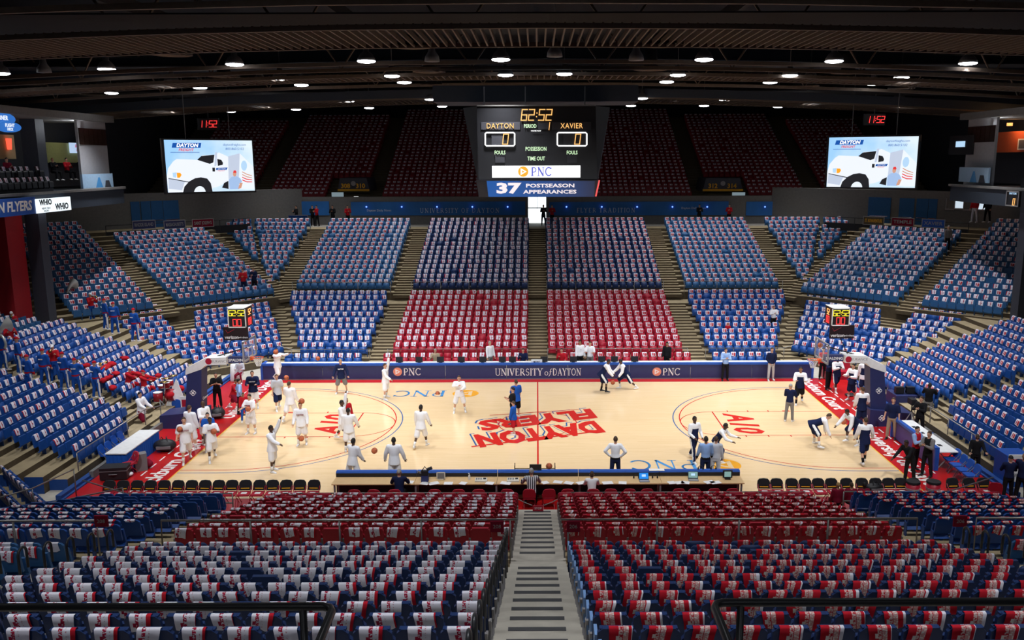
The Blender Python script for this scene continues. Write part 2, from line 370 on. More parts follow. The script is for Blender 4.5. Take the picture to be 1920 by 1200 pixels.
for s in (1, -1):
    hx = 12.73
    for r_, m_, nm in ((6.325, 'p_blue', 'three_point_arc'), (6.02, 'p_red', 'three_point_arc')):
        pts = [(s*14.3, -r_)]+[(s*(hx-r_*math.cos(R(a))), r_*math.sin(R(a))) for a in range(-90, 91, 4)]+[(s*14.3, r_)]
        ribbon(nm, pts, .05, M[m_])
    for yy in (1.83, -1.83): ribbon('lane_line', [(s*14.3, yy), (s*8.534, yy)], .05, M['p_red'])
    ribbon('free_throw_line', [(s*8.534, -1.83), (s*8.534, 1.83)], .06, M['p_red'])
    ribbon('free_throw_circle', [(s*(8.534-1.83*math.cos(R(a))), 1.83*math.sin(R(a))) for a in range(-90, 91, 6)], .045, M['p_red'], .009)
    for xx in (9.3, 10.3, 11.3):
        for yy in (1.83, -1.83): ribbon('lane_mark', [(s*xx, yy), (s*xx, yy*1.11)], .06, M['p_red'])
    ribbon('lane_block', [(s*12.0, 1.95), (s*12.35, 1.95)], .12, M['p_red'])
    ribbon('base_line', [(s*14.33, -8.9), (s*14.33, 7.62)], .05, M['goldp'])
    a = G(1532, 716); b = G(1762, 893)
    for i in range(17):
        y0 = a[1]+(b[1]-a[1])*i/17
        ribbon('dash', [(s*15.6, y0), (s*15.6, y0-.55)], .06, M['p_white'], .004)
def floor_text(s, size, m, c, ex, nm='painted_lettering', z=ZP, **k):
    ex = Vector((*ex, 0)); return text(s, size, m, frame((c[0], c[1], z), ex, Vector((-ex.y, ex.x, 0))), floor, nm, depth=.001, **k)
# wordmark at centre court, read from the far side
D_, N_ = G(1112, 800), G(912, 824)
ex = Vector((N_[0]-D_[0], N_[1]-D_[1])); mid = ((D_[0]+N_[0])/2, (D_[1]+N_[1])/2)
F_, S_ = G(1113, 774), G(909, 797); exf = Vector((S_[0]-F_[0], S_[1]-F_[1])); midf = ((F_[0]+S_[0])/2, (F_[1]+S_[1])/2)
for (st, sz, c, e_, ln) in (('DAYTON', 2.25, mid, ex, 6.15), ('FLYERS', 1.95, midf, exf, 6.0)):
    for m_, dz, dx, dy in (('p_blue', .011, .19, -.15), ('court', .0125, .10, -.08), ('p_red', .014, 0, 0)):
        o = floor_text(st, sz, M[m_], (c[0]-dx, c[1]-dy*1.0), e_, z=dz, bold=.055 if m_ != 'court' else .066, shear=.18)
        k = ln/o.dimensions.x if o.dimensions.x else 1
        xs = [v.co.x for v in o.data.vertices]; k = ln/(max(xs)-min(xs)); o.data.transform(Matrix.Diagonal((k, 1, 1, 1)))
e1 = G(884, 838); e2 = G(1130, 808)
ribbon('wordmark_underline', [(e1[0], e1[1]), (e2[0], e2[1])], .12, M['p_red'], .014)
e1 = G(918, 779); e2 = G(1085, 768); ribbon('wordmark_overline', [(e1[0], e1[1]), (e2[0], e2[1])], .06, M['p_red'], .014)
def pnc_mark(o_parent, size, mx, m_txt, m_logo, m_in, gap=.42, wt=1.0):
    """triangle-in-circle mark followed by the three roman letters"""
    g = thing_part('bank_mark', o_parent, mx)
    mb = MB(); pts = [(math.cos(R(a))*size*.62, math.sin(R(a))*size*.62, .004) for a in range(0, 360, 15)]
    mb.add(pts, [tuple(range(24))]); mb.build('mark_disc', m_logo, g)
    mb = MB(); q = size*.40; mb.add([(-q*.75, -q, .008), (q*1.0, 0, .008), (-q*.75, q, .008)], [(0, 1, 2)]); mb.build('mark_triangle', m_in, g)
    mb = MB(); q = size*.17; mb.add([(-q*.8, -q, .011), (q*1.0, 0, .011), (-q*.8, q, .011)], [(0, 1, 2)]); mb.build('mark_core', m_logo, g)
    serif('PNC', size, m_txt, Matrix.Translation((size*(.62+gap+1.15), 0, 0)), g, wt=wt)
    return g
def thing_part(name, parent, mx):
    o = bpy.data.objects.new(name, None); COL.objects.link(o); o.parent = parent; o.matrix_local = mx; return o
for (p, q, k) in (((1357, 872), (1172, 871), 1.1), ((873, 738), (745, 738), 1.1)):
    a = G(*p); g_ = pnc_mark(floor, 1.12, frame((a[0], a[1], ZP), (-1, 0, 0), (0, -1, 0)), M['p_sky'], M['p_orange'], M['court'])
# letters on the red end strips and in the lanes, turned half round on the other end
for s in (1, -1):
    ex = (0, -s)
    floor_text('Blackburn Court', .92, M['p_white'], (s*14.95, s*5.3), ex, z=.005, bold=.028)
    floor_text('University of Dayton', .92, M['p_white'], (s*14.95, -s*4.9), ex, z=.005, bold=.028)
    floor_text('A10', 1.75, M['p_red'], (s*9.55, 0), ex, bold=.035, shear=.2)

# ------------------------------------------------------------------ seating geometry
S2 = math.sqrt(.5)
FR = {  # name -> (along, outward)
 'far': ((1, 0), (0, 1)), 'near': ((1, 0), (0, -1)), 'right': ((0, 1), (1, 0)), 'left': ((0, 1), (-1, 0)),
 'fr': ((S2, -S2), (S2, S2)), 'fl': ((-S2, -S2), (-S2, S2)), 'nr': ((S2, S2), (S2, -S2)), 'nl': ((-S2, S2), (-S2, -S2))}
low_far = lambda k: (12.4+.855*k, .40+.226*k); low_near = lambda k: (12.0+.725*k, .58+.203*k)
low_c = lambda k: (20.08+.80*k, .40+.226*k); low_e = lambda k: (18.15+.70*k, .40+.226*k)
mid_far = lambda k: (21.7+.765*k, 2.98+.258*k); mid_near = lambda k: (20.93+.773*k, 3.04+.2645*k)
mid_c = lambda k: (26.7+.765*k, 2.98+.258*k); mid_e = lambda k: (26.2+.765*k, 2.85+.258*k)
upp = lambda k: (40+.615*k, 8.45+.303*k)
SECT = []
def sect(kind, where, fr, prof, rows, rng, mirror=True, start='aisle'):
    SECT.append((kind, where, fr, prof, rows, rng))
W = .51; CW = 16*W
for fr, pl, pm, nr in (('far', low_far, mid_far, range(10)), ('near', low_near, mid_near, range(11))):
    for s, sd in ((1, 'right'), (-1, 'left')):
        sg = lambda a, b, s=s: (a, b) if s > 0 else (-b, -a)
        nm = fr
        sect('red_arena_chair', f'{nm} lower centre, {sd} side', fr, pl, nr, lambda k, sg=sg: sg(.63, .63+CW))
        sect('blue_arena_chair', f'{nm} lower flank, {sd} side', fr, pl, nr, lambda k, sg=sg: sg(10.2, 14.55+.3*k))
        sect('navy_arena_chair', f'{nm} upper centre, {sd} side', fr, pm, range(15) if fr == 'far' else range(14), lambda k, sg=sg: sg(.66, .66+CW))
        sect('steel_blue_arena_chair', f'{nm} upper flank, {sd} side', fr, pm, range(15) if fr == 'far' else range(13), lambda k, sg=sg: sg(10.3, 17.2))
for s, sd, cf, cn, ee in ((1, 'right', 'fr', 'nr', 'right'), (-1, 'left', 'fl', 'nl', 'left')):
    sg = lambda a, b, s=s: (a, b) if s > 0 else (-b, -a)
    sect('steel_blue_arena_chair', f'far wedge block, {sd} side', 'far', mid_far, range(15), lambda k, sg=sg: sg(18.65, 19.25+.29*k))
    sect('steel_blue_arena_chair', f'far outer wedge, {sd} side', 'far', mid_far, range(6, 15), lambda k, sg=sg: sg(21.1+.29*(k-6), 21.75+.56*(k-6)))
    for c, nm in ((cf, 'far'), (cn, 'near')):
        rr = range(10) if nm == 'far' else range(4, 10)
        rr = range(10)
        sect('blue_arena_chair', f'{nm} {sd} corner, lower block', c, low_c, rr, lambda k: (1.99-.33*k, 7.76+.42*k) if k <= 4 else (1.99-.33*k, 7.76-.37*k))
        sect('blue_arena_chair', f'{nm} {sd} corner, outer lower block', c, low_c, range(5, 10), lambda k: (6.75-.07*(k-5), 9.65))
        if nm == 'far':
            sect('steel_blue_arena_chair', f'far {sd} corner, upper block', c, mid_c, range(14), lambda k: (-1.05, 5.7))
            sect('steel_blue_arena_chair', f'far {sd} corner, outer upper block', c, mid_c, range(17), lambda k: (6.95, 11.9))
            sect('steel_blue_arena_chair', f'far {sd} corner, last upper block', c, mid_c, range(4, 17), lambda k: (12.9, 16))
    sect('blue_arena_chair', f'{sd} end, far block', ee, low_e, range(12), lambda k: (2.3, 5.0) if k == 0 else (.15, 6.35+.1*k))
    sect('blue_arena_chair', f'{sd} end, near block', ee, low_e, range(12), lambda k: (-6.9-.1*k, -2.5) if k == 0 else (-6.9-.1*k, -1.1))
    sect('steel_blue_arena_chair', f'{sd} end, upper block', ee, mid_e, range(8), lambda k: (-6, 6.75))
    sect('maroon_arena_chair', f'upper second block, {sd} side', 'far', upp, range(26), lambda k, sg=sg: sg(15.5, 24.5))
    sect('maroon_arena_chair', f'upper third block, {sd} side', 'far', upp, range(24), lambda k, sg=sg: sg(26.0, 33.5))
    sect('maroon_arena_chair', f'top centre block, {sd} side', 'far', upp, range(28), lambda k, sg=sg: sg(.7, 14.1))
sect('red_arena_chair', 'courtside row, left of the stair', 'far', lambda k: (11.0, .05), range(1), lambda k: (-9.35, -.8))
sect('red_arena_chair', 'courtside row, at the stair', 'far', lambda k: (11.0, .05), range(1), lambda k: (1.2, 2.45))
sect('red_arena_chair', 'courtside row, right of the stair', 'far', lambda k: (11.0, .05), range(1), lambda k: (2.75, 9.3))
sect('blue_arena_chair', 'courtside row, left end', 'far', lambda k: (11.0, .05), range(1), lambda k: (-15.2, -10.2))
sect('blue_arena_chair', 'courtside row, right end', 'far', lambda k: (11.0, .05), range(1), lambda k: (10.2, 14.0))

# ------------------------------------------------------------------ terraces (structure)
def rowbox(mb, fr, a, b, o0, o1, z0, z1):
    (ax, ay), (nx, ny) = FR[fr]
    P = lambda t, o, z: (ax*t+nx*o, ay*t+ny*o, z)
    vs = [P(a, o0, z0), P(b, o0, z0), P(b, o1, z0), P(a, o1, z0), P(a, o0, z1), P(b, o0, z1), P(b, o1, z1), P(a, o1, z1)]
    flip = ax*ny-ay*nx < 0
    fs = [((4, 5, 6, 7), 0), ((0, 1, 5, 4), 1), ((2, 3, 7, 6), 1), ((1, 2, 6, 5), 2), ((3, 0, 4, 7), 2)]
    for f, mi in fs: mb.add([vs[i] for i in f], [(0, 1, 2, 3) if not flip else (3, 2, 1, 0)], mi)
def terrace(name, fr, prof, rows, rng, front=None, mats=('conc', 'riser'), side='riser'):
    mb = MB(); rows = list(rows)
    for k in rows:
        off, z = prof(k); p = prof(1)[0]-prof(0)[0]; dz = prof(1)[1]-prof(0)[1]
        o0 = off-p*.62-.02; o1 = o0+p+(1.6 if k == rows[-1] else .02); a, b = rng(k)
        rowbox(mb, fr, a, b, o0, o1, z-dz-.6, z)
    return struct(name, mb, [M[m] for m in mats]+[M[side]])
XS = lambda k: (-(16.2+.28*k), 16.2+.28*k)
terrace('terrace_far_lower', 'far', low_far, range(10), XS); terrace('terrace_near_lower', 'near', low_near, range(11), XS)
terrace('terrace_far_upper', 'far', mid_far, range(15), lambda k: (-(20+.46*k), 20+.46*k))
terrace('terrace_near_upper', 'near', mid_near, range(16), lambda k: (-(20+.4*k), 20+.4*k), mats=('concd', 'riser'))
for s, sd, cf, cn, ee in ((1, 'right', 'fr', 'nr', 'right'), (-1, 'left', 'fl', 'nl', 'left')):
    terrace(f'terrace_far_{sd}_corner', cf, low_c, range(11), lambda k: (1.2-.33*k, 10.2+.3*k))
    terrace(f'terrace_near_{sd}_corner', cn, low_c, range(11), lambda k: (1.2-.33*k, 10.2+.3*k), mats=('conc', 'blueriser'))
    terrace(f'terrace_far_{sd}_corner_upper', cf, mid_c, range(17), lambda k: (-2.3, 17))
    terrace(f'terrace_{sd}_end', ee, low_e, range(12), lambda k: (-8-.35*k, 8.0+.35*k), side='blueriser')
    terrace(f'terrace_{sd}_end_upper', ee, mid_e, range(8), lambda k: (-9, 8))
terrace('terrace_upper_deck', 'far', upp, range(28), lambda k: (-36, 36), mats=('concd', 'riser'))
for s, nm in ((-1, 'trim_5'), (1, 'trim_6')):
    mb = MB(); a0 = Vector((s*14.9, -11.5)); a1 = Vector((s*18.4, -19.8))
    mb.loft([[(p.x, p.y, 0), (p.x+s*.14, p.y+.05, 0), (p.x+s*.14, p.y+.05, h), (p.x, p.y, h)] for p, h in ((a0, 1.15), (a1, 3.4))]); struct(nm, mb, M['blueriser'])
# aisle stairs: half steps laid on the terraces
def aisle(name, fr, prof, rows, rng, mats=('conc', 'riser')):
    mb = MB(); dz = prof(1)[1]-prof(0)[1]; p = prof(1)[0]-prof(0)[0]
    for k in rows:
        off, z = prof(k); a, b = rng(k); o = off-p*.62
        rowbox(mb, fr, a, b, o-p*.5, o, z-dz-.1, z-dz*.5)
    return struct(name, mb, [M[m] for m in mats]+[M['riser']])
AIS = [('far', low_far, range(0, 10), lambda k: (-.6, .6)), ('far', mid_far, range(0, 15), lambda k: (-.62, .62))]
for s in (1, -1):
    for pr, rr in ((low_far, range(0, 10)), (mid_far, range(0, 15))):
        AIS.append(('far', pr, rr, lambda k, s=s: (8.85, 10.15) if s > 0 else (-10.15, -8.85)))
    AIS.append(('far', mid_far, range(15), lambda k, s=s: (17.3, 18.6) if s > 0 else (-18.6, -17.3)))
    AIS.append(('far', low_far, range(10), lambda k, s=s: (14.6+.3*k, 15.9+.3*k) if s > 0 else (-15.9-.3*k, -14.6-.3*k)))
    AIS.append(('far', upp, range(28), lambda k, s=s: (14.15, 15.45) if s > 0 else (-15.45, -14.15)))
    AIS.append(('far', upp, range(28), lambda k, s=s: (24.55, 25.95) if s > 0 else (-25.95, -24.55)))
    AIS.append(('fr' if s > 0 else 'fl', mid_c, range(14), lambda k: (5.75, 6.9)))
    AIS.append(('fr' if s > 0 else 'fl', low_c, range(5, 10), lambda k: (7.8-.37*k, 6.7-.07*(k-5)) ))
    AIS.append(('fr' if s > 0 else 'fl', mid_c, range(14), lambda k: (-2.2, -1.1)))
    AIS.append(('near', low_near, range(11), lambda k, s=s: (8.85, 10.15) if s > 0 else (-10.15, -8.85)))
    AIS.append(('near', mid_near, range(14), lambda k, s=s: (8.9, 10.25) if s > 0 else (-10.25, -8.9)))
    AIS.append(('right' if s > 0 else 'left', low_e, range(12), lambda k: (-1.05, .1)))
for i, (fr, pr, rr, rg) in enumerate(AIS): aisle('aisle_steps', fr, pr, rr, rg)
# the wide stair between the two near blocks: each tread a part with its own dark grip strip
stair = bpy.data.objects.new('stair_near_centre', None); COL.objects.link(stair); stair['kind'] = 'structure'
steps = []
for k in range(11):
    o, z = low_near(k); steps += [(o-.45-.36, z-.10), (o-.45, z)]
steps += [(19.35, 2.72), (19.9, 2.84)]
for k in range(14):
    o, z = mid_near(k); steps += [(o-.48-.386, z-.13), (o-.48, z)]
FULL = set(range(1, 22, 2)) | set(range(25, 80, 2))
for i, (o, z) in enumerate(steps):
    mb = MB(); nx = steps[i+1][0] if i+1 < len(steps) else o+.4
    z += .015; mb.b(-.66, .66, -nx-.02, -o, z-.35, z); t = mb.build('stair_tread', M['concd'], stair)
    if i not in FULL: continue
    mb = MB(); mb.b(-.46, .42, -o-.10, -o+.006, z-.05, z+.006); mb.build('grip_strip', M['nosing'], t)

# ------------------------------------------------------------------ seats and towels
def slab(mb, prof_pts, wd, th, n=1, mi=0, top_round=.06):
    """prof_pts: (y,z) centre line from bottom to top; rounded upper corners"""
    rings = []
    for i, (y, z) in enumerate(prof_pts):
        hw = wd/2-(top_round if i == len(prof_pts)-1 else 0)
        rings.append([(-hw, y-th/2, z), (hw, y-th/2, z), (hw, y+th/2, z), (-hw, y+th/2, z)])
    mb.loft(rings, mi)
BACK = [(-.115, .40), (-.15, .62), (-.185, .80), (-.195, .855)]
PAN = [(.0, .20), (.085, .28), (.075, .56), (.04, .625)]
def seat_parts():
    a = MB(); slab(a, BACK, .455, .055)
    # ribbed shell line across the back and a lip
    a.box((0, -.165, .835), (.40, .075, .03))
    b = MB(); slab(b, PAN, .43, .07, top_round=.04); b.box((0, .02, .30), (.36, .10, .05))
    c = MB(); c.prism([(-.20, 0), (-.05, 0), (.03, .36), (.10, .46), (-.02, .47), (-.17, .60), (-.19, .58), (-.10, .38)], 0, -.016, .016)
    return a, b, c
A_, B_, C_ = seat_parts()
def seat_single(m):
    mb = MB(); slab(mb, BACK[::3]+[] if False else [BACK[0], BACK[2], BACK[3]], .47, .055); slab(mb, [PAN[0], PAN[1], PAN[3]], .455, .07, top_round=.03)
    mb.box((-.245, -.05, .22), (.02, .16, .46), 0); return mb
KM = {'navy_arena_chair': 'navy', 'red_arena_chair': 'red', 'blue_arena_chair': 'blue', 'steel_blue_arena_chair': 'steel', 'maroon_arena_chair': 'maroon'}
LOOK = {'navy_arena_chair': 'navy', 'red_arena_chair': 'red', 'blue_arena_chair': 'royal blue', 'steel_blue_arena_chair': 'steel-blue', 'maroon_arena_chair': 'dark maroon'}
# towels: draped over the back, front and rear flaps
def towel_mesh(v, wd, lf, lr, key, mats, nx=3):
    rr = random.Random(v*13+5); cols = nx; pts = []
    off = rr.uniform(-.05, .05); sk = rr.uniform(-.10, .10); sk2 = rr.uniform(-.10, .10); bul = [rr.uniform(0, .018) for _ in range(cols+1)]
    path = [(.045, -lf, 0), (.034, -lf*.5, 1), (.026, -.012, 2), (.008, .006, 3), (-.028, .004, 4), (-.046, -.014, 5), (-.050, -lr*.5, 6), (-.046, -lr, 7)]
    vs = []; uvs = []
    tot = lf+lr+.1
    for i, (y, z, _) in enumerate(path):
        l = [0, .5*lf, lf, lf+.03, lf+.07, lf+.1, lf+.1+.5*lr, lf+.1+lr][i]/tot
        for j in range(cols+1):
            u = j/cols; dn = (i-2)/2. if i < 2 else (i-5)/2. if i > 5 else 0
            skew = (sk*max(0, -dn)+sk2*max(0, dn))*(.8)
            x = (u-.5)*wd*(1-.06*abs(dn))+off+skew*.5
            zz = z+(rr.uniform(-.02, .02)+ (u-.5)*skew*.6)*(abs(dn) > .9)
            yy = y+bul[j]*(1 if i < 4 else -1)*(abs(dn) > 0)
            k = min(1, max(0, -z/.5))
            vs.append((x, yy-.19+ (-z)*.16, zz+.865)); uvs.append((u, l))
    fs = [(i*(cols+1)+j, i*(cols+1)+j+1, (i+1)*(cols+1)+j+1, (i+1)*(cols+1)+j) for i in range(len(path)-1) for j in range(cols)]
    return vs, fs, uvs
TW = {}
for key, args in (('n', (.275, .16, .24)), ('s', (.27, .18, .055)), ('f', (.275, .235, .12))):
    TW[key] = [towel_mesh(v, args[0], args[1], args[2]*random.uniform(.85, 1.15), key, None, 3) for v in range(8)]
def towel_data(key, i, m, cell=0):
    vs, fs, uvs = TW[key][i]; me = bpy.data.meshes.new('towel'); me.from_pydata(vs, [], fs)
    uvl = me.uv_layers.new(name='uv'); 
    for p in me.polygons:
        p.use_smooth = True
        for li in p.loop_indices:
            u, v = uvs[me.loops[li].vertex_index]; uvl.data[li].uv = (u*.998+.001+cell, v)
    me.materials.append(m); return me
seats = []
for kind, where, fr, prof, rows, rng in SECT:
    (ax, ay), (nx, ny) = FR[fr]; rz = math.atan2(nx, -ny)   # local +Y looks at the court
    rz = math.atan2(ny, nx)+math.pi/2
    for ri, k in enumerate(rows):
        off, z = prof(k); a, b = rng(k); n = int((b-a)/W+1e-6)
        st = a+((b-a)-n*W)/2
        for j in range(n):
            t = st+(j+.5)*W; x = ax*t+nx*(off-.19); y = ay*t+ny*(off-.19)
            u, v, zz = PX(x, y, z+.8)
            mg = 900 if fr == 'near' else 300
            if not (-mg < u < 1920+mg and -50 < v < (1700 if fr == 'near' else 1330)): continue
            # ordinal counted from the inner end of the row
            q = j if (fr in ('far', 'near') and 'right' in where) or fr in ('fr', 'nr', 'fl', 'nl', 'right', 'left') else n-1-j
            seats.append(dict(kind=kind, where=where, x=x, y=y, z=z, rz=rz, row=ri, n=q, u=u, v=v, zz=zz, infr=(0 < u < 1920 and 30 < v < 1215)))
# a few places hidden by the section entrances or left without seats
def vomit(s): return s['kind'] == 'maroon_arena_chair' and 11.2 < abs(s['x']+.0) and False
seats = [s for s in seats if not (s['kind'] == 'maroon_arena_chair' and s['row'] < 6 and 15.4 < abs(s['x']) < 19.4)]
for kind in KM:
    ks = sorted([s for s in seats if s['kind'] == kind and s['infr']], key=lambda s: s['zz'])
    for s in ks[:300]: s['ind'] = True
def where_words(s): return f"{nth(s['n'])} from the {'stair' if ('centre' in s['where'] and 'top' not in s['where']) else 'inner end'}, {nth(s['row'])} row"
PROTO = {}
for kind in ('navy_arena_chair', 'red_arena_chair'):
    r = thing(kind, '', '', (0, 0, 0)); m = M[KM[kind]]
    A_.build('backrest', m, r); B_.build('seat_pan', m, r); C_.build('bracket', M['bracket'], r, mx=Matrix.Translation((-.25, 0, 0))); C_.build('bracket', M['bracket'], r, mx=Matrix.Translation((.25, 0, 0)))
    PROTO[kind] = r
SM = {k: seat_single(k).mesh(k, [M[KM[k]], M['bracket']]) for k in KM}
used = set()
rnd = random.Random(3)
for s in seats:
    if not s.get('ind'): continue
    kind = s['kind']
    if kind in PROTO:
        if kind in used: o = copy_tree(PROTO[kind])
        else: o = PROTO[kind]; used.add(kind)
    else: o = link(kind, SM[kind])
    o.location = (s['x'], s['y'], s['z']); o.rotation_euler = (0, 0, s['rz'])
    tag(o, f"{LOOK[kind].split()[-1]} seat, {where_words(s)}, {s['where']}", 'seat', f"{LOOK[kind]} arena seats")
# the rest of each kind, past three hundred: one object per kind
def bulk(name, m, base_v, base_f, base_m, inst, uvs=None):
    nv = len(base_v); bv = np.array(base_v, np.float32); N = len(inst)
    if not N: return
    V = np.empty((N, nv, 3), np.float32)
    for i, s in enumerate(inst):
        c, q = math.cos(s['rz']), math.sin(s['rz'])
        V[i, :, 0] = bv[:, 0]*c-bv[:, 1]*q+s['x']; V[i, :, 1] = bv[:, 0]*q+bv[:, 1]*c+s['y']; V[i, :, 2] = bv[:, 2]+s['z']
    return V
def np_mesh(name, V, F, mats, mi=None, uv=None, smooth=False):
    me = bpy.data.meshes.new(name); me.vertices.add(len(V)); me.vertices.foreach_set('co', V.astype(np.float32).ravel())
    nl = F.shape[0]*F.shape[1]; me.loops.add(nl); me.loops.foreach_set('vertex_index', F.astype(np.int32).ravel())
    me.polygons.add(F.shape[0]); me.polygons.foreach_set('loop_start', np.arange(0, nl, F.shape[1], dtype=np.int32))
    if mi is not None: me.polygons.foreach_set('material_index', mi.astype(np.int32))
    if smooth: me.polygons.foreach_set('use_smooth', np.ones(F.shape[0], bool))
    if uv is not None:
        l = me.uv_layers.new(name='uv'); l.data.foreach_set('uv', uv.astype(np.float32).ravel())
    for m_ in mats: me.materials.append(m_)
    me.update(calc_edges=True); me.validate(); return me
for kind in KM:
    inst = [s for s in seats if s['kind'] == kind and not s.get('ind')]
    b = seat_single(kind); V = bulk(kind, None, b.v, b.f, b.m, inst); nv = len(b.v); F = np.array(b.f)
    if V is None: continue
    FF = (F[None]+np.arange(len(inst))[:, None, None]*nv).reshape(-1, 4)
    me = np_mesh(kind+'s', V.reshape(-1, 3), FF, [M[KM[kind]], M['bracket']], np.tile(np.array(b.m), len(inst)))
    o = link(LOOK[kind].replace(' ', '_').replace('-', '_')+'_seating', me); o['kind'] = 'stuff'; tag(o, f"further {LOOK[kind]} arena seats in their rows beyond the nearest three hundred", 'seating')
# towels
TK = {}
for s in seats:
    if s['kind'] == 'maroon_arena_chair': mt = 'w'
    elif 'near' in s['where'] and s['kind'] in ('navy_arena_chair', 'red_arena_chair', 'blue_arena_chair', 'steel_blue_arena_chair') and s['y'] < -9: mt = 'w' if s['x'] < 0 else 'r'
    elif s['x'] > 0: mt = 'm'
    else: mt = 'm' if (s['kind'] in ('steel_blue_arena_chair',) and s['x'] < -12) or 'far left corner' in s['where'] else 'w'
    if 'right end' in s['where']: mt = 'm'
    if 'far right corner' in s['where']: mt = 'w' if rnd.random() < .75 else 'm'
    if 'left end' in s['where']: mt = 'w'
    s['tow'] = mt
    if rnd.random() < (.02 if s['kind'] != 'red_arena_chair' else .03): s['tow'] = None
    if 'near lower flank' in s['where'] and s['row'] < 4 and s['x'] < 0: s['tow'] = None
    if 'near lower centre' in s['where'] and s['row'] == 0 and rnd.random() < .75: s['tow'] = None
TMAT = {'w': M_TW, 'r': M_TR, 'm': M_TM}; TN = {'w': 'white', 'r': 'red', 'm': 'red and white'}
BLD = {}
def tkey(s): return 'f' if not (s['y'] < -9 and 'near' in s['where']) else 's' if 'near lower' in s['where'] and s['row'] < 10 else 'n'
for mt in 'wrm':
    ts = sorted([s for s in seats if s['tow'] == mt and s['infr'] and s['kind'] != 'maroon_arena_chair'], key=lambda s: s['zz'])[:300]
    for s in ts:
        s['tind'] = True; key = tkey(s); i = rnd.randrange(8); cell = rnd.randrange(6)
        kk = (mt, key, i, cell)
        if kk not in BLD: BLD[kk] = towel_data(key, i, TMAT[mt], cell+10*i)
        o = link({'w': 'white_towel', 'r': 'red_towel', 'm': 'printed_towel'}[mt], BLD[kk])
        o.location = (s['x'], s['y'], s['z']+.005); o.rotation_euler = (0, 0, s['rz'])
        tag(o, f"{ {'w':'white','r':'red','m':'printed'}[mt]} towel, {where_words(s).replace(' from', ' seat from').replace('the inner end','inner end')}, {s['where']}", 'towel', f"{TN[mt]} rally towels")
for mt, nm in (('w', 'white_towelling'), ('r', 'red_towelling'), ('m', 'printed_towelling')):
    inst = [s for s in seats if s['tow'] == mt and not s.get('tind')]
    if not inst: continue
    Vs, Fs, Us = [], [], []; o_ = 0
    for i, s in enumerate(inst):
        vs, fs, uvs = TW[tkey(s)][rnd.randrange(8)]
        c, q = math.cos(s['rz']), math.sin(s['rz']); a = np.array(vs)
        if s['kind'] == 'maroon_arena_chair': a = a.copy(); a[:, 2] = .865+(a[:, 2]-.865)*.55
        Vs.append(np.stack([a[:, 0]*c-a[:, 1]*q+s['x'], a[:, 0]*q+a[:, 1]*c+s['y'], a[:, 2]+s['z']+.005], 1))
        f = np.array(fs); Fs.append(f+o_); u = np.array(uvs); u = np.stack([u[:, 0]*.998+.001+rnd.randrange(60), u[:, 1]], 1); Us.append(u[f.ravel()]); o_ += len(vs)
    me = np_mesh(nm, np.concatenate(Vs), np.concatenate(Fs), [TMAT[mt]], uv=np.concatenate(Us), smooth=True)
    o = link(nm, me); o['kind'] = 'stuff'; tag(o, f"further {TN[mt]} towels laid over the seat backs beyond the nearest three hundred", 'towelling')
# ------------------------------------------------------------------ walls and roof
mb = MB(); mb.b(-45, 45, 60, 60.6, -1, 22); struct('wall_far', mb, M['walld'])
mb = MB(); mb.b(-37.5, -37, -45, 60, -1, 22); struct('wall_left', mb, M['walld'])
mb = MB(); mb.b(37, 37.5, -45, 60, -1, 22); struct('wall_right', mb, M['walld'])
mb = MB(); mb.b(-45, 45, -45.6, -45, -1, 22); struct('wall_near', mb, M['walld'])
mb = MB(); mb.b(-46, 46, -46, 62, 20.2, 20.6); roof = struct('ceiling', mb, M['deck'])
ZR = 16.25
drop = lambda x: .0011*x*x
def chord(py, hgt=.16, wd=.13, m='steelbeam', z=ZR, x0=-37, x1=37, name='roof_chord'):
    y = G(1009, py, z)[1]; mb = MB(); xs = [x0+(x1-x0)*i/12 for i in range(13)]
    mb.loft([[(x, y-wd/2, z-drop(x)), (x, y+wd/2, z-drop(x)), (x, y+wd/2, z-drop(x)+hgt), (x, y-wd/2, z-drop(x)+hgt)] for x in xs])
    mb.build(name, M[m], roof); return y
CY = [chord(p) for p in (6, 53, 88, 119, 130, 141, 149, 160, 184, 193)]
for p in (-25, -60): chord(p)
chord(181, .55, .3, 'beamb', ZR+.1, name='roof_beam'); chord(110, .6, .3, 'beamb', ZR+1.0, name='roof_beam'); chord(124, .5, .3, 'beamb', ZR+.9, name='roof_beam')
for (ya, yb, sp_) in ((CY[1], CY[2], .30), (CY[5], CY[6], .34), (CY[8], CY[9], .4)):
    mb = MB(); x = -36
    while x < 36:
        mb.box((x, (ya+yb)/2, ZR+.10-drop(x)), (.055, yb-ya, .17)); x += sp_
    o = mb.build('deck_ribs', M['steelbeam'], roof); o['kind'] = 'stuff'
    mb = MB(); mb.b(-37, 37, ya, yb, ZR+.45, ZR+.5); mb.build('band_deck', M['deck'], roof)
# girders across, web members hanging between chord and deck
for y in (CY[0], CY[2], CY[4], CY[7]):
    for x in range(-33, 36, 6):
        mb = MB(); mb.tube([(x-1.3, y, ZR+1.9), (x, y, ZR+.1-drop(x)), (x+1.3, y, ZR+1.9)], .06, 5); mb.build('truss_web', M['steelbeam'], roof)
for x in range(-36, 37, 9):
    mb = MB(); mb.b(x-.12, x+.12, -45, 60, 18.6, 19.2); mb.build('roof_beam', M['deck'], roof)
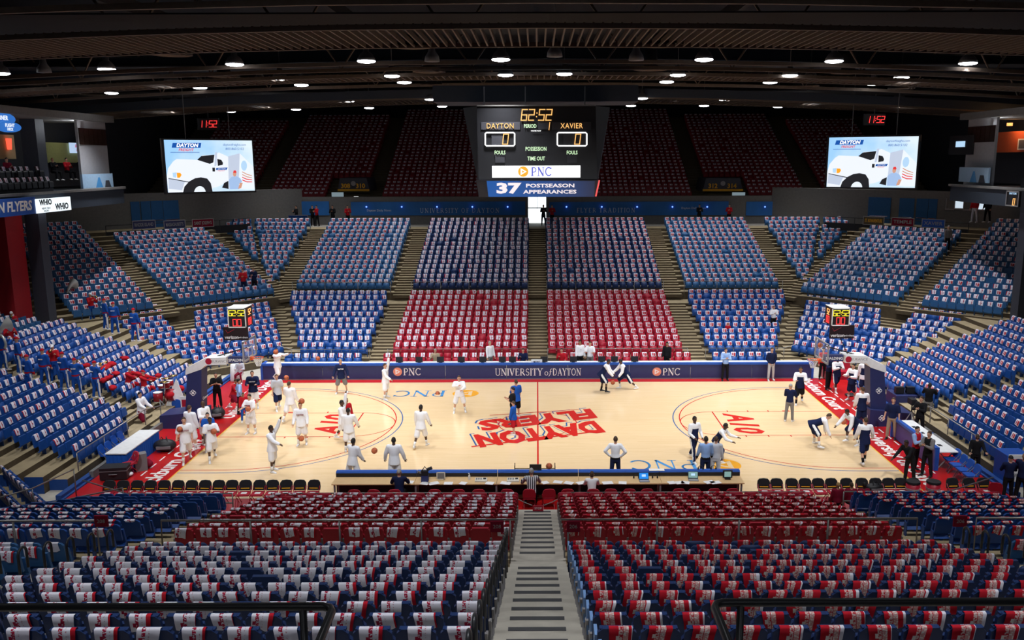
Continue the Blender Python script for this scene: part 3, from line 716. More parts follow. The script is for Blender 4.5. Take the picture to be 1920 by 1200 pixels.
# lamps
LROWS = [[(2, 137), (200, 129), (440, 120), (687, 114), (939, 111), (1320, 111), (1564, 114), (1815, 118)],
 [(322, 153), (525, 147), (735, 142), (948, 140), (1058, 138), (1271, 140), (1481, 141), (1690, 145)],
 [(209, 174), (375, 164), (565, 159), (758, 154), (1250, 153), (1444, 154), (1637, 157), (1805, 161)],
 [(327, 193), (503, 193), (654, 189), (807, 186), (1204, 184), (1356, 186), (1511, 188), (1686, 184)],
 [(433, 209), (555, 205), (692, 202), (829, 199), (1183, 198), (1320, 198), (1459, 200), (1580, 202)]]
def lamp_proto():
    r = thing('high_bay_lamp', '', '')
    mb = MB(); n = 14; prof = [(.38, 0), (.36, .10), (.26, .26), (.13, .36), (.12, .55)]
    mb.loft([[(a*math.cos(2*math.pi*j/n), a*math.sin(2*math.pi*j/n), z) for j in range(n)] for a, z in prof]); mb.build('reflector', M['greyp'], r, True)
    mb = MB(); mb.ell((0, 0, -.02), (.385, .385, .075), 14, 6); mb.build('lens', M['e_lens'], r, True)
    mb = MB(); mb.tube([(0, 0, .5), (0, 0, 1.9)], .02, 5); mb.build('hanger_rod', M['greyp'], r)
    return r
LP = lamp_proto(); first = True
sd = bpy.data.lights.new('lamp_light', 'SPOT'); sd.energy = LAMP_W; sd.color = LAMP_COL; sd.spot_size = R(SPOT_DEG); sd.spot_blend = SPOT_BLEND; sd.shadow_soft_size = .3
sd2 = sd.copy(); sd2.energy = LAMP_W*REAR_F; sd2.spot_size = R(112); sd3 = sd.copy(); sd3.energy = LAMP_W*NEAR_F; sd4 = sd.copy(); sd4.energy = LAMP_W*NEAR2_F; sd4.spot_size = R(130); sd3.spot_size = R(66); sd5 = sd4.copy(); sd5.energy = LAMP_W*NEAR3_F
RN = ['front', 'second', 'middle', 'fourth', 'rear']
for ri, row in enumerate(LROWS):
    for i, (px, py) in enumerate(row):
        o = LP if first else copy_tree(LP); first = False
        x, y, z = G(px, py, 16.2); o.location = (x, y, z)
        tag(o, f"glowing high bay lamp, {nth(i)} from the left in the {RN[ri]} row of ceiling lamps", 'lamp', 'lit ceiling lamps')
        lo = bpy.data.objects.new('lamp_light', sd if ri < 3 else sd2); COL.objects.link(lo); lo.parent = o; lo.location = (0, 0, -.14); lo.rotation_euler = (R(-24 if ri > 2 else 0), 0, 0)
for i, (x, y) in enumerate([(x, y) for y in (-17.5, -29.0, -41.0) for x in (-15, -7.5, 0, 7.5, 15)]):     # unseen lamp rows added outside the frame to brighten court and near stand
    o = copy_tree(LP); o.location = (x, y, 16.2); tag(o, f"added unseen high bay lamp over the near stand, {nth(i)} from the left", 'lamp', 'added lamps over the near stand')
    lo = bpy.data.objects.new('lamp_light', sd3 if y > -20 else sd4 if y > -35 else sd5); COL.objects.link(lo); lo.parent = o; lo.location = (0, 0, -.14)
    if y > -20: lo.rotation_euler = (R(50), 0, 0)
    if y < -35: lo.rotation_euler = (R(40), 0, 0)
for i, (px, py) in enumerate(((82, 128), (810, 106), (1193, 104), (1520, 139), (487, 147), (302, 195), (1265, 185), (1040, 97))):
    o = thing('dark_bay_lamp', f"unlit bell shaped ceiling lamp, {nth(i)} of those scattered among the lit ones", 'lamp', G(px, py, 16.4), 0, 'unlit ceiling lamps')
    mb = MB(); n = 12; mb.loft([[(a*math.cos(2*math.pi*j/n), a*math.sin(2*math.pi*j/n), z) for j in range(n)] for a, z in ((.32, -.2), (.29, 0), (.16, .2), (.1, .5))]); mb.build('reflector', M['greyp'], o, True)
    mb = MB(); mb.tube([(0, 0, .45), (0, 0, 2)], .02, 5); mb.build('hanger_rod', M['greyp'], o)
for i, (px, py) in enumerate(((322, 103), (770, 88), (1240, 85), (1690, 92), (805, 135), (1220, 131), (1590, 137), (420, 144), (175, 178), (1510, 162), (810, 160), (1260, 157), (55, 158), (1690, 166))):
    o = thing('ceiling_diffuser', f"round dark ceiling air diffuser, {nth(i)} of the discs hung under the roof", 'vent', G(px, py, 16.3), 0, 'round air diffusers')
    mb = MB(); n = 18
    for a, b in ((.80, .62), (.52, .36)):
        mb.loft([[(q*math.cos(2*math.pi*j/n), q*math.sin(2*math.pi*j/n), z) for j in range(n)] for q, z in ((a, 0), (b, .08), (b, .12), (a, .05))], caps=False)
    mb.build('ring', M['steelbeam'], o, True)
    mb = MB(); mb.tube([(0, 0, .05), (0, 0, .9)], [.35, .3], 10); mb.build('neck', M['deck'], o, True)

# ------------------------------------------------------------------ centre hung scoreboard
YS = -1.2
def Q(px, py, Y=YS): a = GY(px, py, Y); return a[0], a[2]
sb = thing('scoreboard', 'black centre hung scoreboard with amber game clock and team names', 'scoreboard', (0, YS, Q(1009, 370)[1]))
base = Vector(sb.location)
def on_sb(px, py, dy=0.0): x, z = Q(px, py); return (x, -.02-dy, z-base.z)
zt = Q(1009, 199)[1]-base.z; z1 = Q(1009, 336)[1]-base.z
xl, xr = Q(894, 199)[0], Q(1117, 199)[0]; ol, orr = Q(864, 199)[0], Q(1148, 199)[0]; bl, br = Q(893, 336)[0], Q(1124, 336)[0]
mb = MB()
mb.loft([[(bl, .6, z1), (bl+.1, 0, z1), (br-.1, 0, z1), (br, .6, z1), (br, 3, z1), (bl, 3, z1)], [(ol, 1.1, zt), (xl, 0, zt), (xr, 0, zt), (orr, 1.1, zt), (orr, 3, zt), (ol, 3, zt)]])
mb.build('cabinet', M['black'], sb)
mb = MB(); mb.b(xl, xr, -.05, .05, zt, zt+.05); mb.build('top_edge', M['steelr'], sb)
def panel(px0, py0, px1, py1, m, name, dy=0.0, parent=None, th=.03):
    a = on_sb(px0, py0, dy); b = on_sb(px1, py1, dy); mb = MB(); mb.b(a[0], b[0], a[1]-th/2, a[1]+th/2, a[2], b[2]); return mb.build(name, m, parent or sb)
def led(s, px, py, hpx, m, parent=None, dy=.04, **k):
    p = on_sb(px, py, dy); sz = (Q(px, py-hpx/2)[1]-Q(px, py+hpx/2)[1])*1.42
    return text(s, sz, m, FRONT(*p), parent or sb, **k)
panel(902, 229, 975, 243, M['unlit'], 'name_panel'); panel(1035, 229, 1108, 243, M['unlit'], 'name_panel'); panel(1009, 229, 1032, 242.5, M['unlit'], 'period_panel')
digits('62:52', .44, M['e_amber'], FRONT(*on_sb(1005, 215.5, .03)), sb)
led('DAYTON', 938, 236.6, 10.0, M['e_amber'], sx=.84, space=1.1); led('XAVIER', 1071.7, 236.4, 10.0, M['e_amber'], sx=.84, space=1.1)
led('PERIOD', 994, 236.8, 7, M['e_green'], bold=.012, sx=.72); digits('1', .30, M['e_amber'], FRONT(*on_sb(1026, 236.6, .03)), sb)
led('WHITE WAY', 1005, 245.6, 2.4, M['e_white'], bold=.02)
for px in (937.5, 1072.5):
    x0, x1, y0, y1 = px-27.5, px+27.5, 248.7, 273.4
    p = [on_sb(*q, .03) for q in ((x0+2, y0), (x1-2, y0), (x1, y0+2), (x1, y1-2), (x1-2, y1), (x0+2, y1), (x0, y1-2), (x0, y0+2), (x0+2, y0))]
    mb = MB(); mb.tube(p, .03, 5); mb.build('score_frame', M['e_white'], sb)
    panel(px-16, 251, px+8, 271.5, M['unlit'], 'score_panel'); digits('0', .42, M['e_amber'], FRONT(*on_sb(px+9.5, 261, .04)), sb)
    led('FOULS', px, 286.4, 7, M['e_green'], bold=.012, sx=.72); panel(px-9, 291, px+9, 305, M['unlit'], 'foul_panel')
led('POSSESSION', 1005, 279.4, 7.2, M['e_green'], bold=.012, sx=.72); led('TIME OUT', 1005.4, 297.6, 7.2, M['e_green'], bold=.012, sx=.72)
ad = panel(922.6, 311, 1088, 332.6, M['e_white'], 'bank_sign')
p = on_sb(981, 321.8, .03); pnc_mark(ad, .36, FRONT(*p), M['e_purp'], M['e_or'], M['e_white'], wt=1.5)
mb = MB(); a = on_sb(893, 337.5); b = on_sb(1124, 337.5); c = on_sb(1117, 369); d = on_sb(898, 370)
mb.loft([[(d[0], 0, d[2]), (c[0], 0, c[2]), (c[0], 3, c[2]), (d[0], 3, d[2])], [(a[0], -.2, a[2]), (b[0], -.2, b[2]), (b[0], 3.2, b[2]), (a[0], 3.2, a[2])]]); bn = mb.build('lower_skirt', M['unlit'], sb)
def bq(x0, x1, m, name):
    t = [(x, y) for x, y in ((x0, 339), (x1, 339), (x1-1, 369), (x0+3, 369))]; vs = []
    for (x, y) in t:
        q = on_sb(x, y); f = (y-337.5)/32; vs.append((q[0], -.23+.2*f, q[2]))
    mb = MB(); mb.add(vs, [(3, 2, 1, 0)]); return mb.build(name, m, sb)
bm = mat('e_banner_fade', (.02, .12, .5), emit=.55); hh = NT(bm); tc = hh.n('ShaderNodeTexCoord'); sp = hh.n('ShaderNodeSeparateXYZ'); hh.nt.links.new(tc.outputs['Generated'], sp.inputs[0])
hh.nt.links.new(hh.mix(hh.m('POWER', sp.outputs[0], 1.3), (.03, .17, .62, 1), (.05, .045, .06, 1)), hh.nt.nodes['Principled BSDF'].inputs['Emission Color'])
bq(913, 1115, bm, 'banner_screen'); bq(896, 912, M['unlit'], 'skirt_end'); 
mb = MB(); a = on_sb(1123, 338, .2); b = on_sb(1117, 368, .02); mb.tube([a, b], .035, 5); mb.build('edge_light', M['e_pink'], sb)
led('37', 953, 353.5, 18, M['e_lite'], bold=.05, sx=1.75, dy=.25); led('POSTSEASON', 1031.5, 348, 6.6, M['e_lite'], bold=.03, sx=1.62, dy=.25); led('APPEARANCES', 1031, 359.5, 6.6, M['e_lite'], bold=.03, sx=1.62, dy=.25)
for x in (-2.3, -.5, 2.1):
    mb = MB(); mb.tube([(x, 1.2, zt), (x, 1.2, zt+.9)], .025, 5); mb.build('hoist_cable', M['greyp'], sb)
a = Q(812, 191, 1.5); b = Q(1197, 172, 1.5); mb = MB(); mb.b(a[0], b[0], 1.5, 4.5, a[1], b[1]+.3); mb.build('hoist_frame', M['beamb'], roof)

# ------------------------------------------------------------------ corner video screens
def screen(tl, tr, bl_, yl, yr, label, sfx):
    A = Vector(GY(*tl, yl)); B = Vector(GY(*tr, yr)); C_ = Vector(GY(*bl_, yl)); Wd = (Vector((B.x, B.y, 0))-Vector((A.x, A.y, 0))).length; Hh = A.z-C_.z
    r = thing('video_screen', label, 'screen', (A.x, A.y, C_.z)); ex = Vector((B.x-A.x, B.y-A.y, 0)).normalized(); r.rotation_euler = (0, 0, math.atan2(ex.y, ex.x))
    mb = MB(); mb.b(-.15, Wd+.1, .02, .5, -.12, Hh+.1); mb.build('casing', M['black'], r)
    mb = MB(); mb.add([(0, 0, 0), (Wd, 0, 0), (Wd, 0, Hh), (0, 0, Hh)], [(0, 1, 2, 3)]); sm = mat('e_ad_sky', (.5, .74, 1), emit=1.0)
    if 'done' not in sm:
        h2 = NT(sm); tc = h2.n('ShaderNodeTexCoord'); n = h2.n('ShaderNodeTexNoise'); n.inputs['Scale'].default_value = .55; n.inputs['Detail'].default_value = 5; h2.nt.links.new(tc.outputs['Object'], n.inputs['Vector'])
        sp = h2.n('ShaderNodeSeparateXYZ'); h2.nt.links.new(tc.outputs['Generated'], sp.inputs[0])
        f = h2.m('ADD', h2.m('MULTIPLY', sp.outputs[0], .9), h2.m('MULTIPLY', h2.m('SUBTRACT', n.outputs['Fac'], .5), 1.6)); 
        cl = h2.n('ShaderNodeClamp'); h2.nt.links.new(f, cl.inputs[0])
        h2.nt.links.new(h2.mix(cl.outputs[0], (.36, .66, 1, 1), (.80, .93, 1, 1)), h2.nt.nodes['Principled BSDF'].inputs['Emission Color']); sm['done'] = 1
    mb.build('display', sm, r)
    lay = [0]
    def U(X, Y): return ((X-40-(Y-490)*.045)/985*Wd, (1-(Y-490)/592)*Hh)
    def poly(pts, m, name='picture_patch'):
        lay[0] += 1; mb = MB(); z = -.004*lay[0]
        vs = [(max(0, min(Wd, U(*p)[0])), z, max(0, min(Hh, U(*p)[1]))) for p in pts]; mb.add(vs, [tuple(range(len(vs)))]); mb.build(name, M[m], r)
    def tx(s, X, Y, h_, m, **k):
        lay[0] += 1; x, z = U(X, Y); text(s, h_/592*Hh*1.4, M[m], FRONT(x, -.004*lay[0]-.004, z), r, depth=.001, **k)
    cir = lambda cx, cy, rx, ry, a0=0, a1=360, n=20: [(cx+rx*math.cos(R(a0+(a1-a0)*i/n)), cy+ry*math.sin(R(a0+(a1-a0)*i/n))) for i in range(n+(a1-a0 != 360))]
    poly([(745, 675), (880, 640), (860, 1060), (745, 1060)], 'e_truck2', 'trailer_side'); poly([(880, 640), (1040, 800), (1055, 1060), (860, 1060)], 'e_cloud', 'trailer_end')
    poly([(70, 1095), (55, 900), (75, 810), (130, 735), (170, 705), (395, 715), (450, 665), (600, 655), (640, 630), (745, 680), (745, 960), (640, 1020), (560, 1040), (550, 1095)], 'e_truck', 'truck_body')
    poly([(395, 715), (440, 672), (590, 655), (575, 745), (535, 762)], 'e_dark', 'cab_window'); poly([(620, 705), (665, 715), (685, 750), (680, 775), (625, 785)], 'e_dark', 'side_window')
    poly([(75, 918), (310, 968), (250, 970), (218, 1060), (75, 1040)], 'e_truck2', 'bumper'); poly([(75, 918), (310, 966), (300, 974), (75, 926)], 'e_dark', 'bumper_line')
    poly([(230, 1090), (245, 1020), (300, 960), (365, 925), (430, 915), (500, 930), (540, 985), (558, 1090)], 'e_dark', 'tyre')
    poly(cir(415, 1095, 65, 78, 180, 360), 'e_cloud', 'wheel_hub'); poly([(120, 860), (165, 855), (160, 915), (125, 910)], 'e_sky', 'headlight'); poly([(165, 860), (205, 862), (218, 885), (200, 915), (170, 918)], 'e_or', 'indicator')
    poly([(595, 630), (620, 625), (610, 780), (585, 790)], 'e_truck2', 'exhaust_stack'); poly([(560, 805), (590, 805), (590, 850), (562, 850)], 'e_dark', 'mirror'); poly([(690, 985), (740, 960), (740, 1055), (665, 1040)], 'e_dark', 'step_gap')
    poly([(605, 808), (735, 805), (722, 832), (600, 832)], 'e_navy', 'door_badge'); tx('FREIGHT', 660, 843, 15, 'e_scr', shear=.2); tx('DAYTON', 665, 820, 15, 'e_cloud', shear=.2)
    poly(cir(925, 785, 35, 60), 'e_sky', 'flag_field')
    for q in range(4): poly([(900, 850+q*32), (955, 880+q*30), (1015, 900+q*24), (1018, 910+q*24), (955, 892+q*30), (900, 862+q*32)], 'e_scr' if q > 1 else 'e_tan', 'flag_stripe')
    poly([(745, 950), (775, 915), (830, 905), (875, 930), (900, 975), (860, 1000), (865, 1060), (755, 1060)], 'e_shirt', 'driver_shirt'); poly([(870, 985), (905, 985), (885, 1050), (850, 1055)], 'e_tan', 'driver_arm')
    poly(cir(812, 878, 20, 34), 'e_tan', 'driver_face'); poly([(795, 868), (800, 842), (822, 838), (834, 855), (832, 870)], 'e_scr', 'driver_cap')
    poly([(130, 525), (442, 522), (432, 578), (118, 578)], 'e_navy', 'logo_bar'); tx('DAYTON', 285, 552, 40, 'e_white', bold=.03, shear=.25); tx('FREIGHT', 272, 603, 30, 'e_scr', bold=.02, shear=.2); poly([(102, 628), (418, 628), (418, 633), (102, 633)], 'e_navy', 'logo_rule')
    tx('daytonfreight.com', 815, 541, 26, 'e_navy', shear=.1); tx('800.860.5102', 818, 590, 28, 'e_navy', shear=.1)
    for x in (Wd*.25, Wd*.75):
        mb = MB(); mb.tube([(x, .25, Hh), (x, .25, Hh+6)], .03, 5); mb.build('hanging_cable', M['greyp'], r)
screen((307, 262), (472, 263), (309, 361), 19, 22.2, 'video screen with a white truck advertisement, left of the scoreboard', 0)
screen((1555, 258), (1723, 253), (1555, 350), 22.2, 19, 'video screen with a white truck advertisement, right of the scoreboard', 1)
for px, py, sd_ in ((389, 232.5, 'left'), (1641, 224, 'right')):
    p = GY(px, py, 24.5); o = thing('wall_clock', f'red digital clock reading 11:52 above the {sd_} video screen', 'clock', p)
    mb = MB(); mb.b(-.75, .75, .05, .35, -.4, .4); mb.build('case', M['black'], o); digits('11:52', .44, M['e_red'], FRONT(0, 0, 0), o)
    mb = MB(); mb.tube([(0, .2, .4), (0, .2, 6)], .03, 5); mb.build('hanger_rod', M['greyp'], o)

# ------------------------------------------------------------------ concourse walls behind the upper rows
YW = 37.0
def wz(px, py, Y=YW): a = GY(px, py, Y); return a[0], a[2]
zc = 6.62
mb = MB(); mb.b(-24.6, -.85, YW, YW+.6, zc-1, 9.0); mb.b(.85, 24.6, YW, YW+.6, zc-1, 9.0); struct('wall_concourse', mb, M['wallg'])
mb = MB(); mb.b(-36, 36, 33.2, 60, zc-1.2, zc-.05); struct('floor_concourse', mb, M['concd'])
# bright doorway in the middle
dr = bpy.data.objects.new('door_1', None); COL.objects.link(dr); dr['kind'] = 'structure'; dr.location = (0, YW+1.6, zc)
mb = MB(); mb.b(-.85, .85, .1, .16, -.1, 2.6); mb.build('bright_pane', M['e_day'], dr)
mb = MB(); mb.b(-.87, -.80, 0, .1, 0, 2.6); mb.b(.8, .87, 0, .1, 0, 2.6); mb.b(-.02, .02, 0, .1, 1.2, 2.6); mb.b(-.85, .85, 0, .1, 1.25, 1.33); mb.build('door_frame', M['walld'], dr)
def banner(px0, px1, texts, label, py0=377.5, py1=404):
    a = wz(px0, py1); b = wz(px1, py0); o = thing('wall_banner', label, 'banner', ((a[0]+b[0])/2, YW-.06, a[1])); wd = b[0]-a[0]; hg = b[1]-a[1]
    mb = MB(); mb.b(-wd/2, wd/2, -.02, .02, 0, hg); mb.build('vinyl_sheet', mat('banner_vinyl', (.022, .15, .46), .6, noise=.35, nscale=.6), o)
    for s_, px, py, hp, sty in texts:
        x = wz(px, py)[0]-o.location.x; z = wz(px, py)[1]-o.location.z; k = hp/20.8
        if sty == 's': serif(s_, k, mat('banner_print', (.72, .76, .85), .6), FRONT(x, -.03, z), o, space=1.32)
        else: text(s_, k*1.4, mat('banner_print', (.72, .76, .85), .6), FRONT(x, -.03, z), o, depth=.002)
    return o
banner(659, 985, [('UNIVERSITY OF DAYTON', 863, 394.5, 8, 's'), ('Dayton Daily News', 711, 394.5, 4, 't')], 'blue concourse banner with the longest serif lettering, left of the bright door')
banner(1030, 1366, [('FLYER TRADITION', 1137, 394, 8, 's'), ('Dayton Daily News', 1300, 390, 4, 't')], 'blue concourse banner with two words in serif lettering, right of the bright door')
banner(478, 617, [('Dayton Daily News', 497, 396, 4, 't')], 'short blue concourse banner left of the white door panel')
banner(1398, 1542, [('Dayton Daily News', 1520, 391, 4, 't')], 'short blue concourse banner right of the white door panel')
for i, px in enumerate((517, 688, 754, 820, 886, 952, 1062, 1128, 1194, 1260, 1325, 1433, 1500)):
    p = wz(px, 387.5); o = thing('banner_spotlight', f"tiny blue spotlight above the banners, {nth(i)} from the left", 'light', (p[0], YW-.25, p[1]), 0, 'blue banner spotlights')
    mb = MB(); mb.ell((0, 0, 0), (.07, .07, .07), 8, 5); mb.build('bulb', M['e_blue'], o); mb = MB(); mb.b(-.03, .03, .02, .25, -.03, .03); mb.build('bracket', M['black'], o)
# figures printed on the banners, as plain silhouettes
# entrances under the upper deck, with section signs
for s, (a, b), n1, n2 in ((-1, (633, 692), '308', '310'), (1, (1318, 1393), '312', '314')):
    px0, px1 = a, b; x0 = GY(px0, 345, 38.4)[0]; x1 = GY(px1, 345, 38.4)[0]; zt_ = GY(px0, 334, 38.4)[2]; zb = GY(px0, 358, 38.4)[2]
    o = thing('section_entrance', f"{'left' if s < 0 else 'right'} dark entrance canopy numbered {n1} and {n2} over a yellow lip", 'entrance', ((x0+x1)/2, 38.4, zc))
    mb = MB(); hw = (x1-x0)/2; h0 = zb-zc; h1 = zt_-zc
    mb.prism([(-hw, h0), (hw, h0), (hw*.85, h1), (-hw*.85, h1)], 1, 0, 3.8); mb.build('canopy', M['coldark'], o)
    mb = MB(); mb.b(-hw, hw, -.12, .1, h0-.02, h0+.16); mb.build('lip', M['goldp'], o)
    for q, nn in ((-.5, n1), (.45, n2)): text(nn, .55, M['goldp'], FRONT(hw*q, -.03, h0+.42), o, bold=.03)
    mb = MB(); mb.ell((0, -.02, h0+.65), (.22, .03, .22), 12, 6); mb.build('badge', M['bracket'], o)
    mb = MB(); mb.b(-hw, hw, 3.6, 3.8, 0, h0); mb.build('back_panel', M['wallb'], o)
    px = (621, 643) if s < 0 else (1374, 1398); xa = GY(px[0], 380, 38)[0]-o.location.x; xb = GY(px[1], 380, 38)[0]-o.location.x
    mb = MB(); mb.b(xa, xb, -.1, 0, -.2, GY(px[0], 361, 38)[2]-zc); mb.build('lit_door_panel', mat('pale_lit_panel', (.5, .66, .74), emit=.34), o)
    xa = GY(668 if s < 0 else 1344, 365, 38.8)[0]-o.location.x; mb = MB(); mb.b(xa-.2, xa+.2, .3, .36, h0-1.0, h0-.5); mb.build('lit_notice', M['e_white'], o)
# diagonal walls with blue doors behind the corner sections
CDG = 57.5
def GDg(px, py, s, c=CDG):
    a, b, d = _ray(px, py)
    t = (c+CD)/(s*a+b); return (a*t, -CD+b*t, CH+d*t)
for s, sd_ in ((-1, 'left'), (1, 'right')):
    wl = bpy.data.objects.new(f'wall_corner_{sd_}', None); COL.objects.link(wl); wl['kind'] = 'structure'
    ex = (1, 1, 0) if s < 0 else (1, -1, 0)
    o0 = (s*29, 28.5, zc); wl.matrix_world = frame(o0, ex, (0, 0, 1))      # local x along wall, y up, z to the court
    mb = MB(); mb.b(-12, 12, -2, 3.1, -.5, 0); mb.build('wall_panel', M['wallg'], wl)
    inv = wl.matrix_world.inverted()
    L = lambda px, py: inv @ Vector(GDg(px, py, s))
    spans = ((245, 262), (264, 282), (283, 305), (306, 335)) if s < 0 else ((1628, 1670), (1686, 1714), (1718, 1740), (1741, 1757))
    for i, (a, b) in enumerate(spans):
        xa, xb = sorted((L(a, 395).x, L(b, 395).x)); d = thing('blue_door', f"blue steel door with push bar, {nth(i)} from the left behind the {sd_} corner seats", 'door', (0, 0, 0)); d.parent = None
        d.matrix_world = wl.matrix_world @ Matrix.Translation(((xa+xb)/2, 0, .02)); hw = (xb-xa)/2
        mb = MB(); mb.b(-hw, hw, 0, 2.5, 0, .05); mb.build('leaf', M['wallb'], d); mb = MB(); mb.b(-hw*.8, hw*.8, 1.0, 1.06, .05, .11); mb.build('push_bar', M['chrome'], d)
    # dark rail with the conference name boards
    names = (('RHODE ISLAND', 247, 291, 412, 433, 'navyv'), ('MASSACHUSETTS', 306, 347, 415, 429, 'navyv'), ("SAINT JOSEPH'S", 359, 400, 411.5, 427, 'cloth_mr')) if s < 0 else (('ST. BONAVENTURE', 1619, 1659, 406, 420, 'riser'), ('TEMPLE', 1672, 1715, 408, 422.5, 'cloth_mr'), ('XAVIER', 1729, 1773, 411, 425, 'bluev'))
    c2 = 54.3
    rl = thing('corner_guard_rail', f"dark skirted guard rail carrying name boards above the {sd_} corner seats", 'railing', (0, 0, 0))
    rl.matrix_world = frame((s*27.15, 27.15, zc), ex, (0, 0, 1)); inv2 = rl.matrix_world.inverted()
    mb = MB(); mb.b(-5.5, 5.5, -.1, .5, -.08, 0); mb.build('skirt', M['black'], rl)
    mb = MB(); mb.tube([(-5.5, .95, 0), (5.5, .95, 0)], .03, 6); [mb.tube([(x, 0, 0), (x, .95, 0)], .025, 5) for x in (-5.5, -3, 0, 3, 5.5)]; mb.build('rail_tube', M['darkrail'], rl)
    for nm, a, b, t0, t1, m_ in names:
        pa = inv2 @ Vector(GDg(a, (t0+t1)/2, s, c2)); pb = inv2 @ Vector(GDg(b, (t0+t1)/2, s, c2)); xa, xb = sorted((pa.x, pb.x)); hh_ = .66; yc = pa.y
        bd = thing('name_board', f"small {'dark blue' if m_ in ('navyv', 'bluev') else 'dark red' if m_ != 'riser' else 'brown'} board reading {nm} on the {sd_} corner rail", 'sign')
        bd.matrix_world = rl.matrix_world @ Matrix.Translation(((xa+xb)/2, yc, .05)); wd = xb-xa
        mb = MB(); mb.b(-wd/2, wd/2, -hh_/2, hh_/2, 0, .04); mb.build('board', M[m_], bd); mb = MB()
        for q in ((-wd/2, wd/2, hh_/2-.05, hh_/2), (-wd/2, wd/2, -hh_/2, -hh_/2+.05), (-wd/2, -wd/2+.05, -hh_/2, hh_/2), (wd/2-.05, wd/2, -hh_/2, hh_/2)): mb.b(*q, .03, .06)
        mb.build('border', M['bracket'], bd); t = text(nm, .36, M['bracket'] if m_ != 'riser' else M['goldp'], Matrix.Translation((0, 0, .05)), bd, bold=.015)
        k = min(1.25, wd*.8/max(.1, (max(v.co.x for v in t.data.vertices)-min(v.co.x for v in t.data.vertices)))); t.data.transform(Matrix.Diagonal((k, 1, 1, 1)))
p = GY(559, 410.5, 33.6); bd = thing('name_board', 'small blue board reading SAINT LOUIS on the rail above the left wedge seats', 'sign', p)
mb = MB(); mb.b(-.86, .86, 0, .04, -.33, .33); mb.build('board', M['bluev'], bd); mb = MB()
for q in ((-.86, .86, .28, .33), (-.86, .86, -.33, -.28), (-.86, -.81, -.33, .33), (.81, .86, -.33, .33)): mb.b(q[0], q[1], -.03, 0, q[2], q[3])
mb.build('border', M['bracket'], bd); text('SAINT LOUIS', .30, M['bracket'], FRONT(0, -.02, 0), bd, bold=.015)

# ------------------------------------------------------------------ side balconies with suites
for s, sd_ in ((-1, 'left'), (1, 'right')):
    xf = s*27.0
    X_ = lambda d: xf+s*d      # d metres outward from the fascia
    bal = bpy.data.objects.new(f'trim_balcony_{sd_}', None); COL.objects.link(bal); bal['kind'] = 'structure'
    mb = MB(); mb.b(X_(0), X_(10), -20, 18, 9.45, 10.4); mb.build('fascia', M['beamb'], bal)
    mb = MB(); mb.b(X_(-.12), X_(.2), -20, 18.1, 10.38, 10.52); mb.build('fascia_cap', M['wallg'], bal)
    mb = MB(); mb.b(X_(6.4), X_(6.6), -20, 27, 10.4, 15.6); mb.build('suite_wall', M['walld'], bal)
    mb = MB(); mb.b(X_(1.0), X_(1.15), 14.9, 18.4, 10.4, 14.6); mb.build('corrugated_wall', M['corr'], bal)
    mb = MB(); mb.b(X_(.4), X_(7), -20, 18.4, 14.6, 15.0); mb.build('suite_canopy', M['wallg'], bal)
    mb = MB()
    for yy in range(-2, 18, 5): mb.b(X_(3.0), X_(3.2), yy-.1, yy+.1, 10.4, 14.7)
    mb.build('suite_posts', M['wallg'], bal)
    mb = MB(); mb.b(X_(1.5), X_(3.2), -20, 12.5, 10.4, 11.0); mb.build('seat_step', M['black'], bal)
    mb = MB(); mb.b(X_(3.2), X_(6.4), -20, 12.5, 10.4, 11.5); mb.build('seat_step', M['black'], bal)
    # window grid
    for i in range(6):
        y0 = 15.0+i*.56; mb = MB(); mb.b(X_(.94), X_(1.0), y0, y0+.48, 13.15, 14.15); mb.build('pane', mat('tinted_pane', (.03, .016, .012), .2), bal)
    cnt = 0
    for d, z, y0, y1 in ((.9, 10.42, 1.2, 11.5), (2.3, 11.0, -1.0, 13.0)):
        y = y0
        while y < y1:
            if random.random() < .86:
                o = thing('suite_chair', f"dark balcony seat under a pale towel, {nth(cnt)} counted along the {sd_} balcony", 'seat', (X_(d), y, z), math.atan2(s, 0), f'{sd_} balcony seats')
                o.rotation_euler = (0, 0, math.pi/2*s); mb = MB(); slab(mb, BACK, .45, .06); slab(mb, PAN, .42, .07); mb.build('shell', M['black'], o)
                kk = ('w', 'f', cnt % 8, 0)
                if kk not in BLD: BLD[kk] = towel_data('f', cnt % 8, M_TW, 10*(cnt % 8))
                tw = link('pale_towel', BLD[kk]); tw.location = o.location; tw.rotation_euler = o.rotation_euler; tag(tw, f"pale towel on the {nth(cnt)} balcony seat, {sd_} side", 'towel', f'{sd_} balcony towels'); cnt += 1
            y += .55
    for (px, py0, py1, wd, m_) in (((92, 400, 640, .75, 'coldark'), (70, 225, 330, .9, 'coldark')) if s < 0 else ((1912, 400, 600, .75, 'coldark'),)):
        p = GX(px, py1, s*(27.3 if py0 > 300 else 29.8)); q = GX(px, py0, s*27.3); mb = MB(); mb.b(p[0]-wd/2, p[0]+wd/2, p[1]-wd/2, p[1]+wd/2, p[2]-1.5 if py0 > 300 else 10.4, 9.5 if py0 > 300 else 15); struct('column', mb, M[m_])
p = GX(18, 540, -28.2); mb = MB(); mb.b(-31, -27.6, p[1]-.7, p[1]+.8, 2, 9.45); struct('column', mb, M['colred'])
